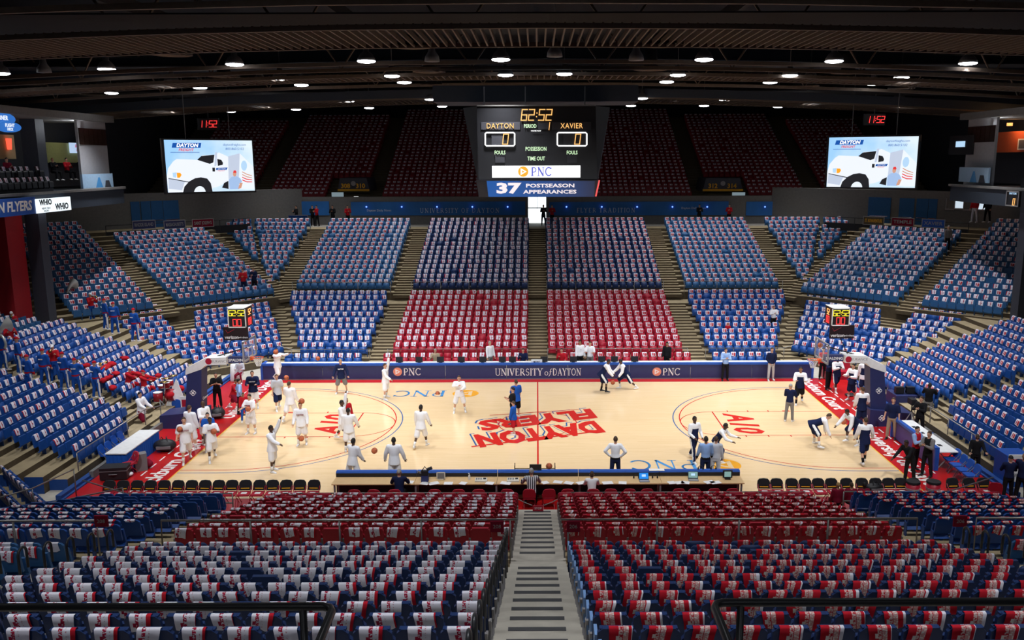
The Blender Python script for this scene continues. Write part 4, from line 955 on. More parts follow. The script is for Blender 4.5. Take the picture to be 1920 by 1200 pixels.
# under-balcony windows on the right, lit
wl = bpy.data.objects['wall_corner_right']; inv = wl.matrix_world.inverted()
for i, (a, b, t0, t1, m_) in enumerate(((1775, 1790, 372, 391, 'wallg'), (1791, 1807, 373, 390, 'e_day'), (1808, 1825, 375, 392, 'wallg'), (1829, 1848, 377, 392, 'e_day'))):
    q0 = inv @ Vector(GDg(a, t1, 1)); q1 = inv @ Vector(GDg(b, t0, 1)); x0, x1 = sorted((q0.x, q1.x)); y0, y1 = q0.y, q1.y
    wn = bpy.data.objects.new(f'window_{i+1}', None); COL.objects.link(wn); wn['kind'] = 'structure'; wn.matrix_world = wl.matrix_world
    mb = MB(); mb.b(x0, x1, y0, y1, .01, .04); mb.build('pane', M[m_] if m_ != 'e_day' else mat('dim_day', (.75, .88, 1), emit=.8), wn)
    mb = MB(); mb.b(x0-.06, x1+.06, y0-.1, y0, 0, .12); mb.b(x0-.06, x0, y0, y1, 0, .12); mb.build('window_frame', M['bracket'], wn)
# signs on the balconies: local x runs along the wall as seen from the court
def side_board(s, X, px0, px1, py0, py1, m, name, label, cat, th=.12):
    a = GX(px0, (py0+py1)/2, X); b = GX(px1, (py0+py1)/2, X); pm = ((px0+px1)/2, )
    top = GX((px0+px1)/2, py0, X)[2]; bot = GX((px0+px1)/2, py1, X)[2]; o = thing(name, label, cat)
    ex = (0, 1, 0) if s < 0 else (0, -1, 0); o.matrix_world = frame((X, (a[1]+b[1])/2, (top+bot)/2), ex, (0, 0, 1)); wd = abs(b[1]-a[1]); hg = top-bot
    mb = MB(); mb.b(-wd/2, wd/2, -hg/2, hg/2, -th, 0); mb.build('panel', m, o); return o, wd, hg
o, wd, hg = side_board(-1, -26.6, -70, 68, 374, 408, M['bluev'], 'team_sign', 'blue sign with large slanted white lettering under the left balcony', 'sign')
text('DAYTON FLYERS', hg*.78, M['white'], Matrix.Translation((-.1, 0, .01)), o, bold=.03, shear=.15)
o, wd, hg = side_board(-1, -26.55, 68, 133, 371, 397, mat('e_whio', (.85, .95, 1), emit=1.15), 'radio_sign', 'lit white sign with black radio lettering beside the blue team sign', 'sign')
text('WHIO', hg*.55, M['walld'], Matrix.Translation((-wd*.24, hg*.22, .01)), o, bold=.04); text('WHIO', hg*.62, M['walld'], Matrix.Translation((wd*.22, -hg*.18, .01)), o, bold=.04)
text('NEWS TALK', hg*.2, M['walld'], Matrix.Translation((-wd*.24, -hg*.2, .01)), o); text('RADIO', hg*.2, M['walld'], Matrix.Translation((-wd*.24, -hg*.38, .01)), o)
def oval(px, py, rx, ry, X, label, words):
    c = GX(px, py, X); o = thing('neon_sign', label, 'sign'); o.matrix_world = frame(c, (0, 1, 0), (0, 0, 1)); a = abs(GX(px+rx, py, X)[1]-c[1]); b = abs(GX(px, py-ry, X)[2]-c[2])
    mb = MB(); mb.loft([[(a*math.cos(R(q)), b*math.sin(R(q)), z) for q in range(0, 360, 15)] for z in (-.15, 0)]); mb.build('oval', mat('e_neon_blue', (.04, .22, .75), emit=.7), o)
    for t, y, sz in words: text(t, b*sz, M['e_cloud'], Matrix.Translation((0, b*y, .02)), o, bold=.03, shear=.1)
oval(18, 238, 22, 10, -27.2, 'glowing blue oval sign reading FLIGHT DECK on the left balcony', (('FLIGHT', .28, .9), ('DECK', -.45, .7)))
oval(0, 222, 29, 13, -27.6, 'glowing blue oval sign cut by the picture edge, above the other oval', (('CORNER', .1, .9),))
o, wd, hg = side_board(-1, -32.5, 133, 158, 268, 287, mat('e_tv', (.55, .72, 1), emit=.8), 'suite_television', 'television showing a white and red logo in the left balcony suite', 'television')
text('DAYTON', hg*.36, mat('e_tvred', (.6, .03, .18), emit=.7), Matrix.Translation((wd*.1, hg*.18, .01)), o, bold=.03, shear=.3); text('FLYERS', hg*.36, MATS['e_tvred'], Matrix.Translation((wd*.1, -hg*.2, .01)), o, bold=.03, shear=.3)
o, wd, hg = side_board(-1, -32.6, 160, 196, 263, 308, M['olive'], 'olive_wall_panel', 'olive green suite wall panel behind the illuminated emblem', 'panel')
o, wd, hg = side_board(-1, -32.4, 171, 184, 272, 288, M['e_white'], 'beer_emblem', 'white illuminated emblem over a red bar in the left suite', 'sign')
mb = MB(); mb.b(-wd*.8, wd*.8, -hg*.75, -hg*.55, -.05, .02); mb.build('red_bar', M['e_red'], o); mb = MB(); mb.ell((0, 0, .02), (wd*.25, hg*.22, .02), 10, 5); mb.build('red_spot', M['e_red'], o)
o, wd, hg = side_board(-1, -32.7, 84, 158, 268, 305, M['olive'], 'olive_wall_panel', 'dim olive back wall of the left balcony suite', 'panel')
o, wd, hg = side_board(-1, -31.2, -30, 28, 252, 298, M['cream'], 'cream_wall_panel', 'cream lounge wall panel with a red wall lamp at the left edge', 'panel')
c = GX(17, 270, -31.1); o = thing('wall_sconce', 'glowing red wall sconce in the left balcony lounge', 'lamp', c); mb = MB(); mb.tube([(0, 0, -.32), (0, 0, .32)], [.12, .17], 10); mb.build('shade', mat('e_sconce', (1, .10, .05), emit=1.4), o); mb = MB(); mb.b(-.3, 0, -.05, .05, -.1, .1); mb.build('bracket', M['black'], o)
pl = bpy.data.lights.new('sconce_light', 'POINT'); pl.energy = 12; pl.color = (1, .5, .25); lo = bpy.data.objects.new('sconce_light', pl); COL.objects.link(lo); lo.location = (c[0]+.9, c[1], c[2])
pl = bpy.data.lights.new('suite_fill', 'POINT'); pl.energy = 25; pl.color = (1, .95, .7); lo = bpy.data.objects.new('suite_fill', pl); COL.objects.link(lo); c = GX(150, 262, -31); lo.location = c
for s, px0, px1, py0, py1 in ((-1, 155, 212, 326, 352), (1, 1798, 1853, 314, 342)):
    o, wd, hg = side_board(s, s*27.3, px0, px1, py0, py1, mat('poster_blue', (.30, .45, .62), .5), 'balcony_poster', f"pale blue printed poster panel on the {'left' if s < 0 else 'right'} balcony front", 'poster')
    mb = MB(); mb.add([(-wd*.1, -hg/2, .01), (wd*.14, -hg/2, .01), (wd*.05, hg*.25, .01), (0, hg*.25, .01)], [(0, 1, 2, 3)]); mb.build('printed_figure', M['p_sky'], o)
    mb = MB(); mb.add([(wd*.2, -hg/2, .01), (wd*.42, -hg/2, .01), (wd*.36, 0, .01), (wd*.24, 0, .01)], [(0, 1, 2, 3)]); mb.build('printed_figure', M['walld'], o)
o, wd, hg = side_board(1, 32.2, 1862, 1990, 245, 285, M['terra'], 'terracotta_wall_panel', 'terracotta suite wall lit by a warm lamp, right balcony', 'panel')
for s in (-1, 1):
    pl = bpy.data.lights.new('suite_fill', 'POINT'); pl.energy = 160; pl.color = (.9, .95, 1); pl.shadow_soft_size = .4  # fill lights added to brighten the suites, no fixture belongs to them
    for yy in (15.5, 4.0): lo = bpy.data.objects.new('suite_fill', pl); COL.objects.link(lo); lo.location = (s*28.2, yy, 14.3)
pl = bpy.data.lights.new('warm_light', 'POINT'); pl.energy = 60; pl.color = (1, .5, .2); lo = bpy.data.objects.new('warm_light', pl); COL.objects.link(lo); c = GX(1893, 240, 31.5); lo.location = c
o = thing('ceiling_downlight', 'small glowing warm downlight above the terracotta wall', 'lamp', GX(1893, 236, 31.8)); mb = MB(); mb.tube([(0, 0, 0), (0, 0, .2)], .18, 10); mb.build('lens', M['e_warm'], o)
o, wd, hg = side_board(1, 32.0, 1908, 1926, 260, 281, M['paper'], 'framed_picture', 'framed picture on the terracotta wall of the right suite', 'picture'); mb = MB(); mb.b(-wd*.35, wd*.35, -hg*.38, hg*.38, 0, .02); mb.build('print', M['greyp'], o)
o, wd, hg = side_board(1, 27.9, 1780, 1824, 254, 290, M['black'], 'suite_window', 'dark suite window with a small bright television inside', 'window')
mb = MB(); mb.b(-wd*.2, wd*.18, -hg*.1, hg*.2, 0, .03); mb.build('television_glow', M['e_sky'], o)
o, wd, hg = side_board(1, 26.5, 1887, 1911, 358, 387, M['black'], 'side_scoreboard', 'small black side scoreboard with white border and amber zero at the right edge', 'scoreboard')
mb = MB(); t_ = .06
for q in ((-wd/2, wd/2, hg/2-t_, hg/2), (-wd/2, wd/2, -hg/2, -hg/2+t_), (-wd/2, -wd/2+t_, -hg/2, hg/2), (wd/2-t_, wd/2, -hg/2, hg/2)): mb.b(*q, 0, .04)
mb.build('border', M['bracket'], o); digits('0', hg*.42, M['e_amber'], Matrix.Translation((wd*.12, -hg*.2, .02)), o); text('DAYTON', hg*.2, M['e_sky'], Matrix.Translation((0, hg*.33, .02)), o)
o, wd, hg = side_board(1, 26.5, 1914, 1940, 358, 400, M['black'], 'side_scoreboard', 'black side scoreboard cut off by the right edge of the picture', 'scoreboard'); digits('62', hg*.3, M['e_amber'], Matrix.Translation((0, hg*.2, .02)), o)
# ------------------------------------------------------------------ far press table with its long banner
YB = 8.32
pt = thing('press_table', 'long far side press table behind a navy banner with roman lettering', 'table', (0, YB, 0))
x0, x1 = -15.55, 15.5
mb = MB(); n = 9
for i in range(n):
    a = x0+(x1-x0)*i/n; b = x0+(x1-x0)*(i+1)/n; m_ = MB(); m_.b(a+.012, b-.012, -.04, .04, .05, .82); m_.build('banner_panel', M['navyv'], pt)
mb = MB(); mb.b(x0, x1, -.09, .12, .82, .93); mb.build('padded_top_edge', M['bluev'], pt)
mb = MB(); mb.b(x0, x1, -.05, .1, 0, .05); mb.build('base_strip', M['greyp'], pt)
mb = MB(); mb.b(x0, x1, .12, .85, .80, .84); mb.build('table_top', M['white'], pt)
mb = MB(); mb.b(x0-.02, x0+.1, -.08, .85, 0, .9); mb.b(x1-.1, x1+.02, -.08, .85, 0, .9); mb.build('end_panel', M['bluev'], pt)
def bl(px, py): a = GY(px, py, YB-.05); return a[0], a[2]
c = bl(1008.5, 697.5); wpx = bl(1009, 697)[0]-bl(1008, 697)[0]
serif('UNIVERSITY', .40, M['white'], FRONT(bl(973, 697)[0], -.05, c[1]), pt, fit=90*wpx, wt=1.15); serif('of', .38, M['white'], FRONT(bl(1027.5, 697)[0], -.05, c[1]), pt, fit=14*wpx); serif('DAYTON', .40, M['white'], FRONT(bl(1063, 697)[0], -.05, c[1]), pt, fit=54*wpx, wt=1.15)
for px in (745.5, 1231.5):
    p = bl(px, 697); pnc_mark(pt, .40, FRONT(p[0], -.05, p[1]), M['white'], mat('salmon', (.72, .25, .16), .6), M['white'], gap=.30, wt=1.2)
# things on the press table
def monitor(px, py, Y, lab):
    p = GY(px, py, Y); o = thing('press_monitor', lab, 'monitor', (p[0], Y, .84))
    mb = MB(); mb.b(-.2, .2, -.03, .03, .05, .36); mb.build('case', M['black'], o); mb = MB(); mb.b(-.1, .1, -.08, .1, 0, .02); mb.b(-.02, .02, -.01, .02, 0, .1); mb.build('stand', M['black'], o)
    mb = MB(); mb.b(-.17, .17, .031, .036, .08, .33); mb.build('screen', M['e_dark'], o)
for i, px in enumerate((749, 786, 826, 865, 905, 942, 961, 1020, 1075, 1128, 1152, 1190)): monitor(px, 680, YB+.45, f"small black monitor seen from behind on the press table, {nth(i)} from the left")
for i in range(22):
    px = 525+i*43; p = GY(px, 680, YB+.5); mb = MB(); mb.box((0, 0, .004), (.28, .2, .008), 0, Matrix.Rotation(R(random.uniform(-30, 30)), 3, 'Z')); o = mb.build('paper_sheet', M['paper'])
    o.location = (p[0], YB+.5, .841); tag(o, f"loose white paper on the far press table, {nth(i)} from the left", 'paper', 'papers on the press table')
p = GY(1008, 678, YB+.3); o = thing('white_box', 'white carton with black lettering on the press table in front of the seated man', 'box', (p[0]-.05, YB+.3, .84)); mb = MB(); mb.b(-.31, .31, -.1, .1, 0, .2); mb.build('carton', M['white'], o); text('MUSIC', .13, M['black'], FRONT(0, -.105, .1), o, bold=.02)

# ------------------------------------------------------------------ near scorers' table
st = thing('scorers_table', 'long scorers table with a blue padded ridge on its court side', 'table', (0, -8.62, 0))
xa, xb = -7.42, 7.42; nseg = 5
for i in range(nseg):
    a = xa+(xb-xa)*i/nseg; b = xa+(xb-xa)*(i+1)/nseg
    mb = MB(); mb.loft([[(a+.01, -.10, .88), (b-.01, -.10, .88), (b-.01, .12, .88), (a+.01, .12, .88)], [(a+.01, -.07, .94), (b-.01, -.07, .94), (b-.01, .10, .94), (a+.01, .10, .94)]]); mb.build('padded_ridge', M['bluev'], st)
    mb = MB(); mb.b(a+.01, b-.01, -.10, .10, .03, .88); mb.build('board_panel', M['black'], st)
    mb = MB(); mb.b(a+.006, b-.006, -.82, -.10, .70, .735); mb.build('desk_top', M['wood'], st)
for x in (xa+.1, -4.4, -1.5, 1.5, 4.4, xb-.1):
    mb = MB(); mb.b(x-.03, x+.03, -.78, -.72, 0, .70); mb.b(x-.03, x+.03, -.2, -.14, 0, .7); mb.build('leg', M['greyp'], st)
DZ = .735
def on_desk(px, py, z=DZ): a = G(px, py, z); return (a[0], max(-9.38, min(-8.80, a[1])), z)
def laptop(px, py, lab, scr, closed=False):
    o = thing('laptop', lab, 'laptop', on_desk(px, py)); o.rotation_euler = (0, 0, R(random.uniform(-6, 6)))
    mb = MB(); mb.b(-.18, .18, -.13, .11, 0, .02); mb.build('keyboard_base', M['greyp'], o); mb = MB(); mb.b(-.16, .16, -.11, .03, .02, .024); mb.build('keys', M['bracket'], o)
    mx = Matrix.Translation((0, .11, .02)) @ Matrix.Rotation(R(-18), 4, 'X'); mb = MB(); mb.b(-.18, .18, -.006, .006, 0, .25); l = mb.build('lid', M['black'], o, mx=mx)
    mb = MB(); mb.b(-.165, .165, -.012, -.007, .02, .235); sc_ = mb.build('display', scr, l); mb = MB(); mb.b(-.07, .07, -.016, -.012, .1, .18); mb.build('display_window', M['e_sky'] if scr is not M['e_sky'] else M['e_dark'], l)
laptop(1208, 902, 'open laptop with a bright blue screen on the scorers table', mat('e_lapblue', (.02, .30, .95), emit=.8)); laptop(1300, 900, 'open grey laptop with a pale green screen on the scorers table', mat('e_lapgreen', (.30, .52, .50), emit=.6))
o = thing('display_unit', 'black display with pale green screen at the right end of the scorers table', 'monitor', on_desk(1364, 898)); mb = MB(); mb.b(-.17, .17, -.02, .03, .05, .33); mb.build('case', M['black'], o); mb = MB(); mb.b(-.12, .12, -.026, -.02, .09, .29); mb.build('screen', MATS['e_lapgreen'], o); mb = MB(); mb.b(-.1, .1, -.08, .06, 0, .05); mb.build('stand', M['black'], o)
o = thing('crt_monitor', 'small beige monitor turned to the officials on the scorers table', 'monitor', on_desk(827, 899)); mb = MB(); mb.loft([[(-.16, -.02, .02), (.16, -.02, .02), (.16, -.02, .28), (-.16, -.02, .28)], [(-.09, .16, .06), (.09, .16, .06), (.09, .16, .22), (-.09, .16, .22)]]); mb.build('case', M['plast'], o); mb = MB(); mb.b(-.125, .125, -.03, -.02, .05, .25); mb.build('screen', M['greyp'], o); mb = MB(); mb.b(-.1, .1, -.04, .1, 0, .02); mb.build('foot', M['plast'], o)
for px, lab in ((902, 'beige control console left of the referee on the scorers table'), (962, 'grey control console beside the referee on the scorers table')):
    o = thing('control_console', lab, 'console', on_desk(px, 902)); mb = MB(); mb.prism([(-.12, 0), (.12, 0), (.12, .09), (-.12, .05)], 0, -.22, .22); mb.build('case', M['plast'], o)
    mb = MB(); [mb.box((-.16+.08*q, .02, .085), (.05, .08, .02), 0, Matrix.Rotation(R(9), 3, 'X')) for q in range(3)]; mb.build('key_block', M['greyp'], o); mb = MB(); mb.box((.13, .03, .09), (.1, .07, .02)); mb.build('readout', M['black'], o)
o = thing('video_camera', 'black and silver video camera on a box on the scorers table', 'camera', on_desk(797, 902)); mb = MB(); mb.b(-.13, .13, -.1, .1, 0, .22); mb.build('box', M['navyv'], o); mb = MB(); mb.b(-.14, .12, -.07, .07, .22, .40); mb.tube([(.1, 0, .44), (.26, .02, .50)], .06, 8); mb.tube([(-.1, 0, .40), (0, 0, .55), (.1, 0, .42)], .02, 6); mb.build('camera_body', M['black'], o); mb = MB(); mb.tube([(-.14, -.03, .32), (-.24, -.06, .38)], .05, 8); mb.build('viewfinder', M['greyp'], o)
o = thing('spray_bottle', 'white pump bottle on the scorers table', 'bottle', on_desk(880, 899)); mb = MB(); mb.tube([(0, 0, 0), (0, 0, .14), (0, 0, .18), (0, 0, .22)], [.04, .04, .02, .012], 10); mb.build('bottle', M['white'], o); mb = MB(); mb.b(-.04, .012, -.012, .012, .22, .245); mb.build('pump', M['white'], o)
for i, px in enumerate((768, 795, 812, 840, 868, 918, 948, 1022, 1046, 1067, 1090, 1140, 1168, 1260, 1275, 1285, 1330, 1345)):
    p = on_desk(px, 904+(i*7) % 8); mb = MB(); mb.box((0, 0, .005), (random.uniform(.24, .4), .26, .01), 0, Matrix.Rotation(R(random.uniform(-25, 25)), 3, 'Z')); o = mb.build('paper_stack', M['paper']); o.location = p; tag(o, f"white papers on the scorers desk, {nth(i)} pile from the left", 'paper', 'papers on the scorers desk')
for i, px in enumerate((1193, 1228, 1313, 1337)):
    o = thing('headset', f"black headset lying on the scorers table, {nth(i)} from the left", 'headset', on_desk(px, 897, .735) if i < 2 else (on_desk(px, 890)[0], -8.62, .94)); mb = MB(); mb.tube([(.09*math.cos(R(a)), 0, .06+.1*math.sin(R(a))) for a in range(0, 181, 20)], .012, 6); mb.build('band', M['black'], o)
    for q in (-.09, .09): mb = MB(); mb.ell((q, 0, .05), (.03, .045, .05), 8, 5); mb.build('ear_cup', M['black'], o)
o = thing('ridge_paper', 'sheet of white paper lying on the blue ridge of the scorers table', 'paper', (GY(1231, 886, -8.62)[0], -8.62, .941)); mb = MB(); mb.b(-.28, .28, -.1, .1, 0, .006); mb.build('sheet', M['paper'], o)

# ------------------------------------------------------------------ folding chairs
def chair_proto(back, seat, logo):
    r = thing('folding_chair', '', '')
    # faces local -Y
    bk = MB(); n = 9; pts = [(-.225, .50), (-.235, .62), (-.215, .76), (-.15, .835), (0, .85), (.15, .835), (.215, .76), (.235, .62), (.225, .50)]
    rg = [[(x, .21+(z-.5)*.28-t, z) for x, z in pts] for t in (0, .05)]; bk.loft(rg); bk.build('backrest', back, r)
    if logo: m_ = MB(); m_.b(-.15, .15, .150, .155, .56, .60); m_.build('cover_lettering', M['goldp'], r, mx=Matrix.Identity(4))
    s_ = MB(); s_.prism([(-.22, -.20), (-.19, -.24), (.19, -.24), (.22, -.20), (.20, .19), (-.20, .19)], 2, .42, .47); so = s_.build('seat', seat, r)
    if logo: m_ = MB(); m_.b(-.10, .10, -.10, .06, .471, .474); m_.build('seat_print', M['white'], so)
    for q in (-.21, .21):
        l = MB(); l.tube([(q, -.25, 0), (q, .02, .45), (q, .27, .72)], .013, 6); l.build('leg', M['red'] if seat is M['red'] else M['greyp'], r)
        l = MB(); l.tube([(q*.9, .27, 0), (q*.9, -.12, .43)], .013, 6); l.build('leg', M['red'] if seat is M['red'] else M['greyp'], r)
    return r
CA = chair_proto(M['black'], M['red'], True); CB = chair_proto(M['red'], M['red'], False); CC = chair_proto(M['bluev'], M['bluev'], False)
ua = ub = uc = False
def put_chair(P, used_, x, y, rz, lab, grp, z=0):
    o = copy_tree(P) if used_ else P; o.location = (x, y, z); o.rotation_euler = (0, 0, R(rz)); tag(o, lab, 'chair', grp); return o
pxs = [236]+[248+24.0*i for i in range(16)]
for i in range(16):
    p = G(249+24.1*i, 911, .0); put_chair(CA, ua, p[0]*1.0, -9.55, random.uniform(-4, 4), f"black backed red folding chair, {nth(i)} from the left in the left courtside row", 'left courtside folding chairs'); ua = True
for i, px in enumerate((1411, 1434, 1461, 1485, 1509, 1533, 1560, 1587, 1612, 1635, 1656, 1680, 1750, 1779, 1805)):
    p = G(px, 911, 0); put_chair(CA, ua, p[0], -9.55, random.uniform(-4, 4), f"black backed red folding chair, {nth(i)} from the left in the right courtside row", 'right courtside folding chairs')
for i, px in enumerate((676, 712, 748, 822, 864, 900, 953, 993, 1028, 1062, 1110, 1142, 1176, 1206, 1264, 1294, 1328, 1361)):
    p = G(px, 930, .2); put_chair(CB, ub, p[0], -9.95, 180+random.uniform(-5, 5), f"red folding chair tucked behind the scorers table, {nth(i)} from the left", 'chairs behind the scorers table'); ub = True
for px, py, lab in ((1822, 912, 'red folding chair standing apart at the right end of the courtside row'), (246, 888, 'red folding chair standing open beside the black case near the left table')):
    p = G(px, py, 0); put_chair(CB, True, p[0], p[1] if px < 500 else -9.5, -40 if px < 500 else 160, lab, 'single red chairs')
for s, pts in ((-1, ((208, 852), (221, 845), (231, 834), (243, 826))), (1, ((1776, 860), (1788, 871), (1800, 880), (1813, 890)))):
    for i, (px, py) in enumerate(pts):
        p = G(px, py, .45); put_chair(CC, uc, p[0]+s*.15, p[1], 90 if s < 0 else -90, f"blue folding chair, {nth(i)} from the far end behind the {'left' if s < 0 else 'right'} baseline table" if s > 0 else f"blue folding chair, {nth(i)} from the near end behind the left baseline table", f"{'left' if s < 0 else 'right'} baseline chairs"); uc = True
# baseline tables
a, b = G(215, 880, 0), G(284, 856, 0)
o = thing('skirted_table', 'white topped table with a blue pleated skirt at the left baseline', 'table', (-16.75, -4.6, 0)); mb = MB(); mb.b(-.42, .42, -1.55, 1.5, .72, .76); mb.build('table_top', M['white'], o)
mb = MB(); ring = []; 
def pleat(x0, y0, x1, y1, n): return [(x0+(x1-x0)*i/n+(.025 if i % 2 else 0)*(1 if y0 != y1 else 0), y0+(y1-y0)*i/n+(.025 if i % 2 else 0)*(1 if x0 != x1 else 0)) for i in range(n)]
ring = pleat(-.40, -1.52, .40, -1.52, 10)+pleat(.40, -1.52, .40, 1.47, 34)+pleat(.40, 1.47, -.40, 1.47, 10)+pleat(-.40, 1.47, -.40, -1.52, 34)
mb.loft([[(x*1.05, y*1.01, .01) for x, y in ring], [(x, y, .73) for x, y in ring]], caps=False); mb.build('skirt', M['cloth_b'], o)
o = thing('baseline_table', 'white topped baseline table with navy front board and blue padded edge, right', 'table', (16.15, -4.15, 0)); o.rotation_euler = (0, 0, R(0))
mb = MB(); mb.b(-.42, -.34, -2.1, 2.1, .05, .84); mb.build('front_board', mat('violet_vinyl', (.075, .055, .24), .5), o); mb = MB(); mb.b(-.48, -.30, -2.15, 2.15, .84, .95); mb.b(-.46, -.30, -2.16, -2.04, 0, .84); mb.b(-.46, -.30, 2.04, 2.16, 0, .84); mb.build('padded_edge', M['bluev'], o)
mb = MB(); mb.b(-.30, .48, -2.1, 2.1, .72, .76); mb.build('table_top', M['white'], o)
for i, y in enumerate((-1.3, -.5, .3, 1.1)): mb = MB(); mb.box((.1, y, .765), (.16, .22, .008)); mb.build('place_card', M['black'], o)
for y in (-1.9, 1.9): mb = MB(); mb.tube([(-.2, y, .72), (.4, y, 0)], .02, 6); mb.tube([(.4, y, .72), (-.2, y, 0)], .02, 6); mb.build('leg', M['bracket'], o)

# ------------------------------------------------------------------ basket stanchions
def stanchion(s, dx, dz, sd_):
    """s=+1 right; local x runs outward from the court, mirrored by s"""
    r = thing('basket_stanchion', f"padded navy basket stanchion with white boom and glass backboard, {sd_} end", 'basketball hoop', (s*13.1+dx, 0, 0))
    Xf = lambda x: s*x
    def bx(name, m, x0, x1, y0, y1, z0, z1, parent=None): mb = MB(); mb.b(Xf(x0), Xf(x1), y0, y1, z0, z1); return mb.build(name, m, parent or r)
    mb = MB(); mb.prism([(Xf(2.2), 0), (Xf(4.15), 0), (Xf(4.15), .62), (Xf(2.2), .80)], 1, -.60, .60); bs = mb.build('base_pad', M['navyv'], r)
    mb = MB(); mb.prism([(Xf(2.30), .75), (Xf(3.05), .70), (Xf(2.82), 2.52), (Xf(2.15), 2.74)], 1, -.36, .36); up = mb.build('upright_pad', M['navyv'], r)
    mb = MB(); mb.prism([(Xf(2.90), 2.50), (Xf(2.84), 2.82), (Xf(1.9), 3.30), (Xf(.97), 3.32), (Xf(.97), 2.98), (Xf(1.95), 2.95), (Xf(2.15), 2.76)], 1, -.40, .40); bo = mb.build('boom', M['white'], r)
    bx('boom_pad', M['navyv'], .10, .99, -.16, .16, 3.0, 3.27)
    rotm = lambda x, y, z: frame((Xf(x), y, z), (1, 0, 0), (0, 0, 1))
    text('SPALDING', .17, M['white'], rotm(.55, -.165, 3.13), r, bold=.02); text('SURANCE', .17, M['bracket'], rotm(1.62 if s > 0 else 1.27, -.405, 3.14), bo)
    mb = MB(); mb.loft([[(Xf(1.12 if s > 0 else 1.78)+.145*math.cos(R(q)), y, 3.14+.145*math.sin(R(q))) for q in range(0, 360, 20)] for y in (-.40, -.408)]); mb.build('red_roundel', M['red'], bo)
    for z, x in ((1.65, 2.62), (.40, 2.75)):
        mb = MB()
        for (ax, az) in ((0, .07), (0, -.07), (.07, 0), (-.07, 0)): mb.tube([(Xf(x)+ax+.065*math.cos(R(q)), -.37 if z > 1 else -.61, z+az+.065*math.sin(R(q))) for q in range(0, 361, 30)], .013, 5)
        mb.build('knot_emblem', M['white'], r)
    # lettering on the court side of the pads
    cm_ = frame((Xf(2.62)-s*.03, 0, 1.75), (0, -s, 0), (0, 0, 1)) if True else None
    text('Connor', .2, M['white'], frame((Xf(2.22)-s*.02, 0, 1.35), (0, s*-1, 0), (0, 0, 1)), r); text('Bridge', .28, M['white'], frame((Xf(2.19), 0, .42), (0, s*-1, 0), (0, 0, 1)), r, bold=.02)
    # struts to the board
    mb = MB(); mb.tube([(Xf(1.5), 0, 3.3), (Xf(.1), 0, 3.7)], .03, 6); mb.tube([(Xf(1.2), 0, 3.3), (Xf(.75), 0, 4.2), (Xf(.3), 0, 4.7)], .02, 6); mb.build('strut', M['black'], r)
    # backboard
    z0 = 3.0+dz; z1 = 3.95+dz; g = bx('backboard_glass', M['glassb'], -.015, .015, -.9, .9, z0+.02, z1-.02)
    mb = MB()
    for q in ((-.915, .915, z1-.05, z1), (-.915, .915, z0, z0+.07), (-.915, -.86, z0, z1), (.86, .915, z0, z1)): mb.b(Xf(-.03), Xf(.03), *q)
    mb.build('backboard_frame', M['bracket'], r)
    mb = MB()
    for q in ((-.30, .30, z0+.52, z0+.57), (-.30, .30, z0+.10, z0+.15), (-.30, -.25, z0+.10, z0+.57), (.25, .30, z0+.10, z0+.57)): mb.b(Xf(-.022), Xf(-.016), *q)
    mb.build('target_square', M['white'], r)
    zr = 3.05+dz; mb = MB(); mb.tube([(Xf(-.37)+.23*math.cos(R(q)), .23*math.sin(R(q)), zr) for q in range(0, 361, 20)], .016, 6); mb.b(Xf(-.15), Xf(0), -.10, .10, zr-.10, zr+.03); rim = mb.build('rim', M['orange'], r)
    mb = MB(); N = 12
    for i in range(N):
        a0, a1 = 2*math.pi*i/N, 2*math.pi*(i+1)/N
        for k in range(4):
            r0, r1 = .23-.035*k, .23-.035*(k+1); zz0, zz1 = zr-.1*k, zr-.1*(k+1)
            for q in ((a0, a1), (a1, a0)): mb.tube([(Xf(-.37)+r0*math.cos(q[0]), r0*math.sin(q[0]), zz0), (Xf(-.37)+r1*math.cos((q[0]+q[1])/2+.13*k), r1*math.sin((q[0]+q[1])/2+.13*k), zz1)], .007, 3, caps=False)
    mb.build('net', M['white'], rim)
    # shot clock box and sponsor board over the backboard
    k_ = thing_part('shot_clock', r, Matrix.Translation((Xf(.62 if s > 0 else .33), 0, 0)))
    zc0, zc1 = 4.72, 5.53+dz*.5; w_ = .41; yf = -.45
    mb = MB(); mb.b(-w_, w_, yf, -yf, zc0, zc1); mb.build('clock_case', M['black'], k_); mb = MB()
    for q in ((-w_, w_, zc1-.04, zc1), (-w_, w_, zc0, zc0+.04), (-w_, -w_+.04, zc0, zc1), (w_-.04, w_, zc0, zc1)): mb.b(q[0], q[1], yf-.03, yf, q[2], q[3])
    mb.b(-w_, w_, yf, -yf, zc1, zc1+.02); mb.build('clock_border', M['white'], k_)
    digits('62:52', .24, M['e_yel'], FRONT(0, yf-.01, zc1-.23), k_, slant=.05); digits('00', .30, M['e_red'], FRONT(0, yf-.01, zc0+.23), k_, slant=.0)
    fx = frame((-s*(w_+.012), 0, 0), (0, -s, 0), (0, 0, 1))
    digits('52', .24, M['e_warm'], fx @ Matrix.Translation((0, zc1-.23, 0)), k_, slant=.05); digits('00', .30, M['e_red'], fx @ Matrix.Translation((0, zc0+.23, 0)), k_, slant=0)
    mb = MB(); mb.b(-.56, .56, -.03, .03, 4.13, 4.74); sgn = mb.build('sponsor_board', mat('dark_maroon_board', (.018, .008, .010), .5), k_, mx=Matrix.Translation((Xf(.1) if s > 0 else -.1, -.42, 0)))
    text('verizon', .21, M['white'], FRONT(-.19, -.035, 4.27), sgn, bold=.02); text('wireless', .13, M['white'], FRONT(.33, -.035, 4.265), sgn); mb = MB(); mb.tube([(-.45, -.035, 4.62), (-.36, -.035, 4.47), (-.05, -.035, 4.64)], .012, 4); mb.build('check_mark', M['red'], sgn)
    return r
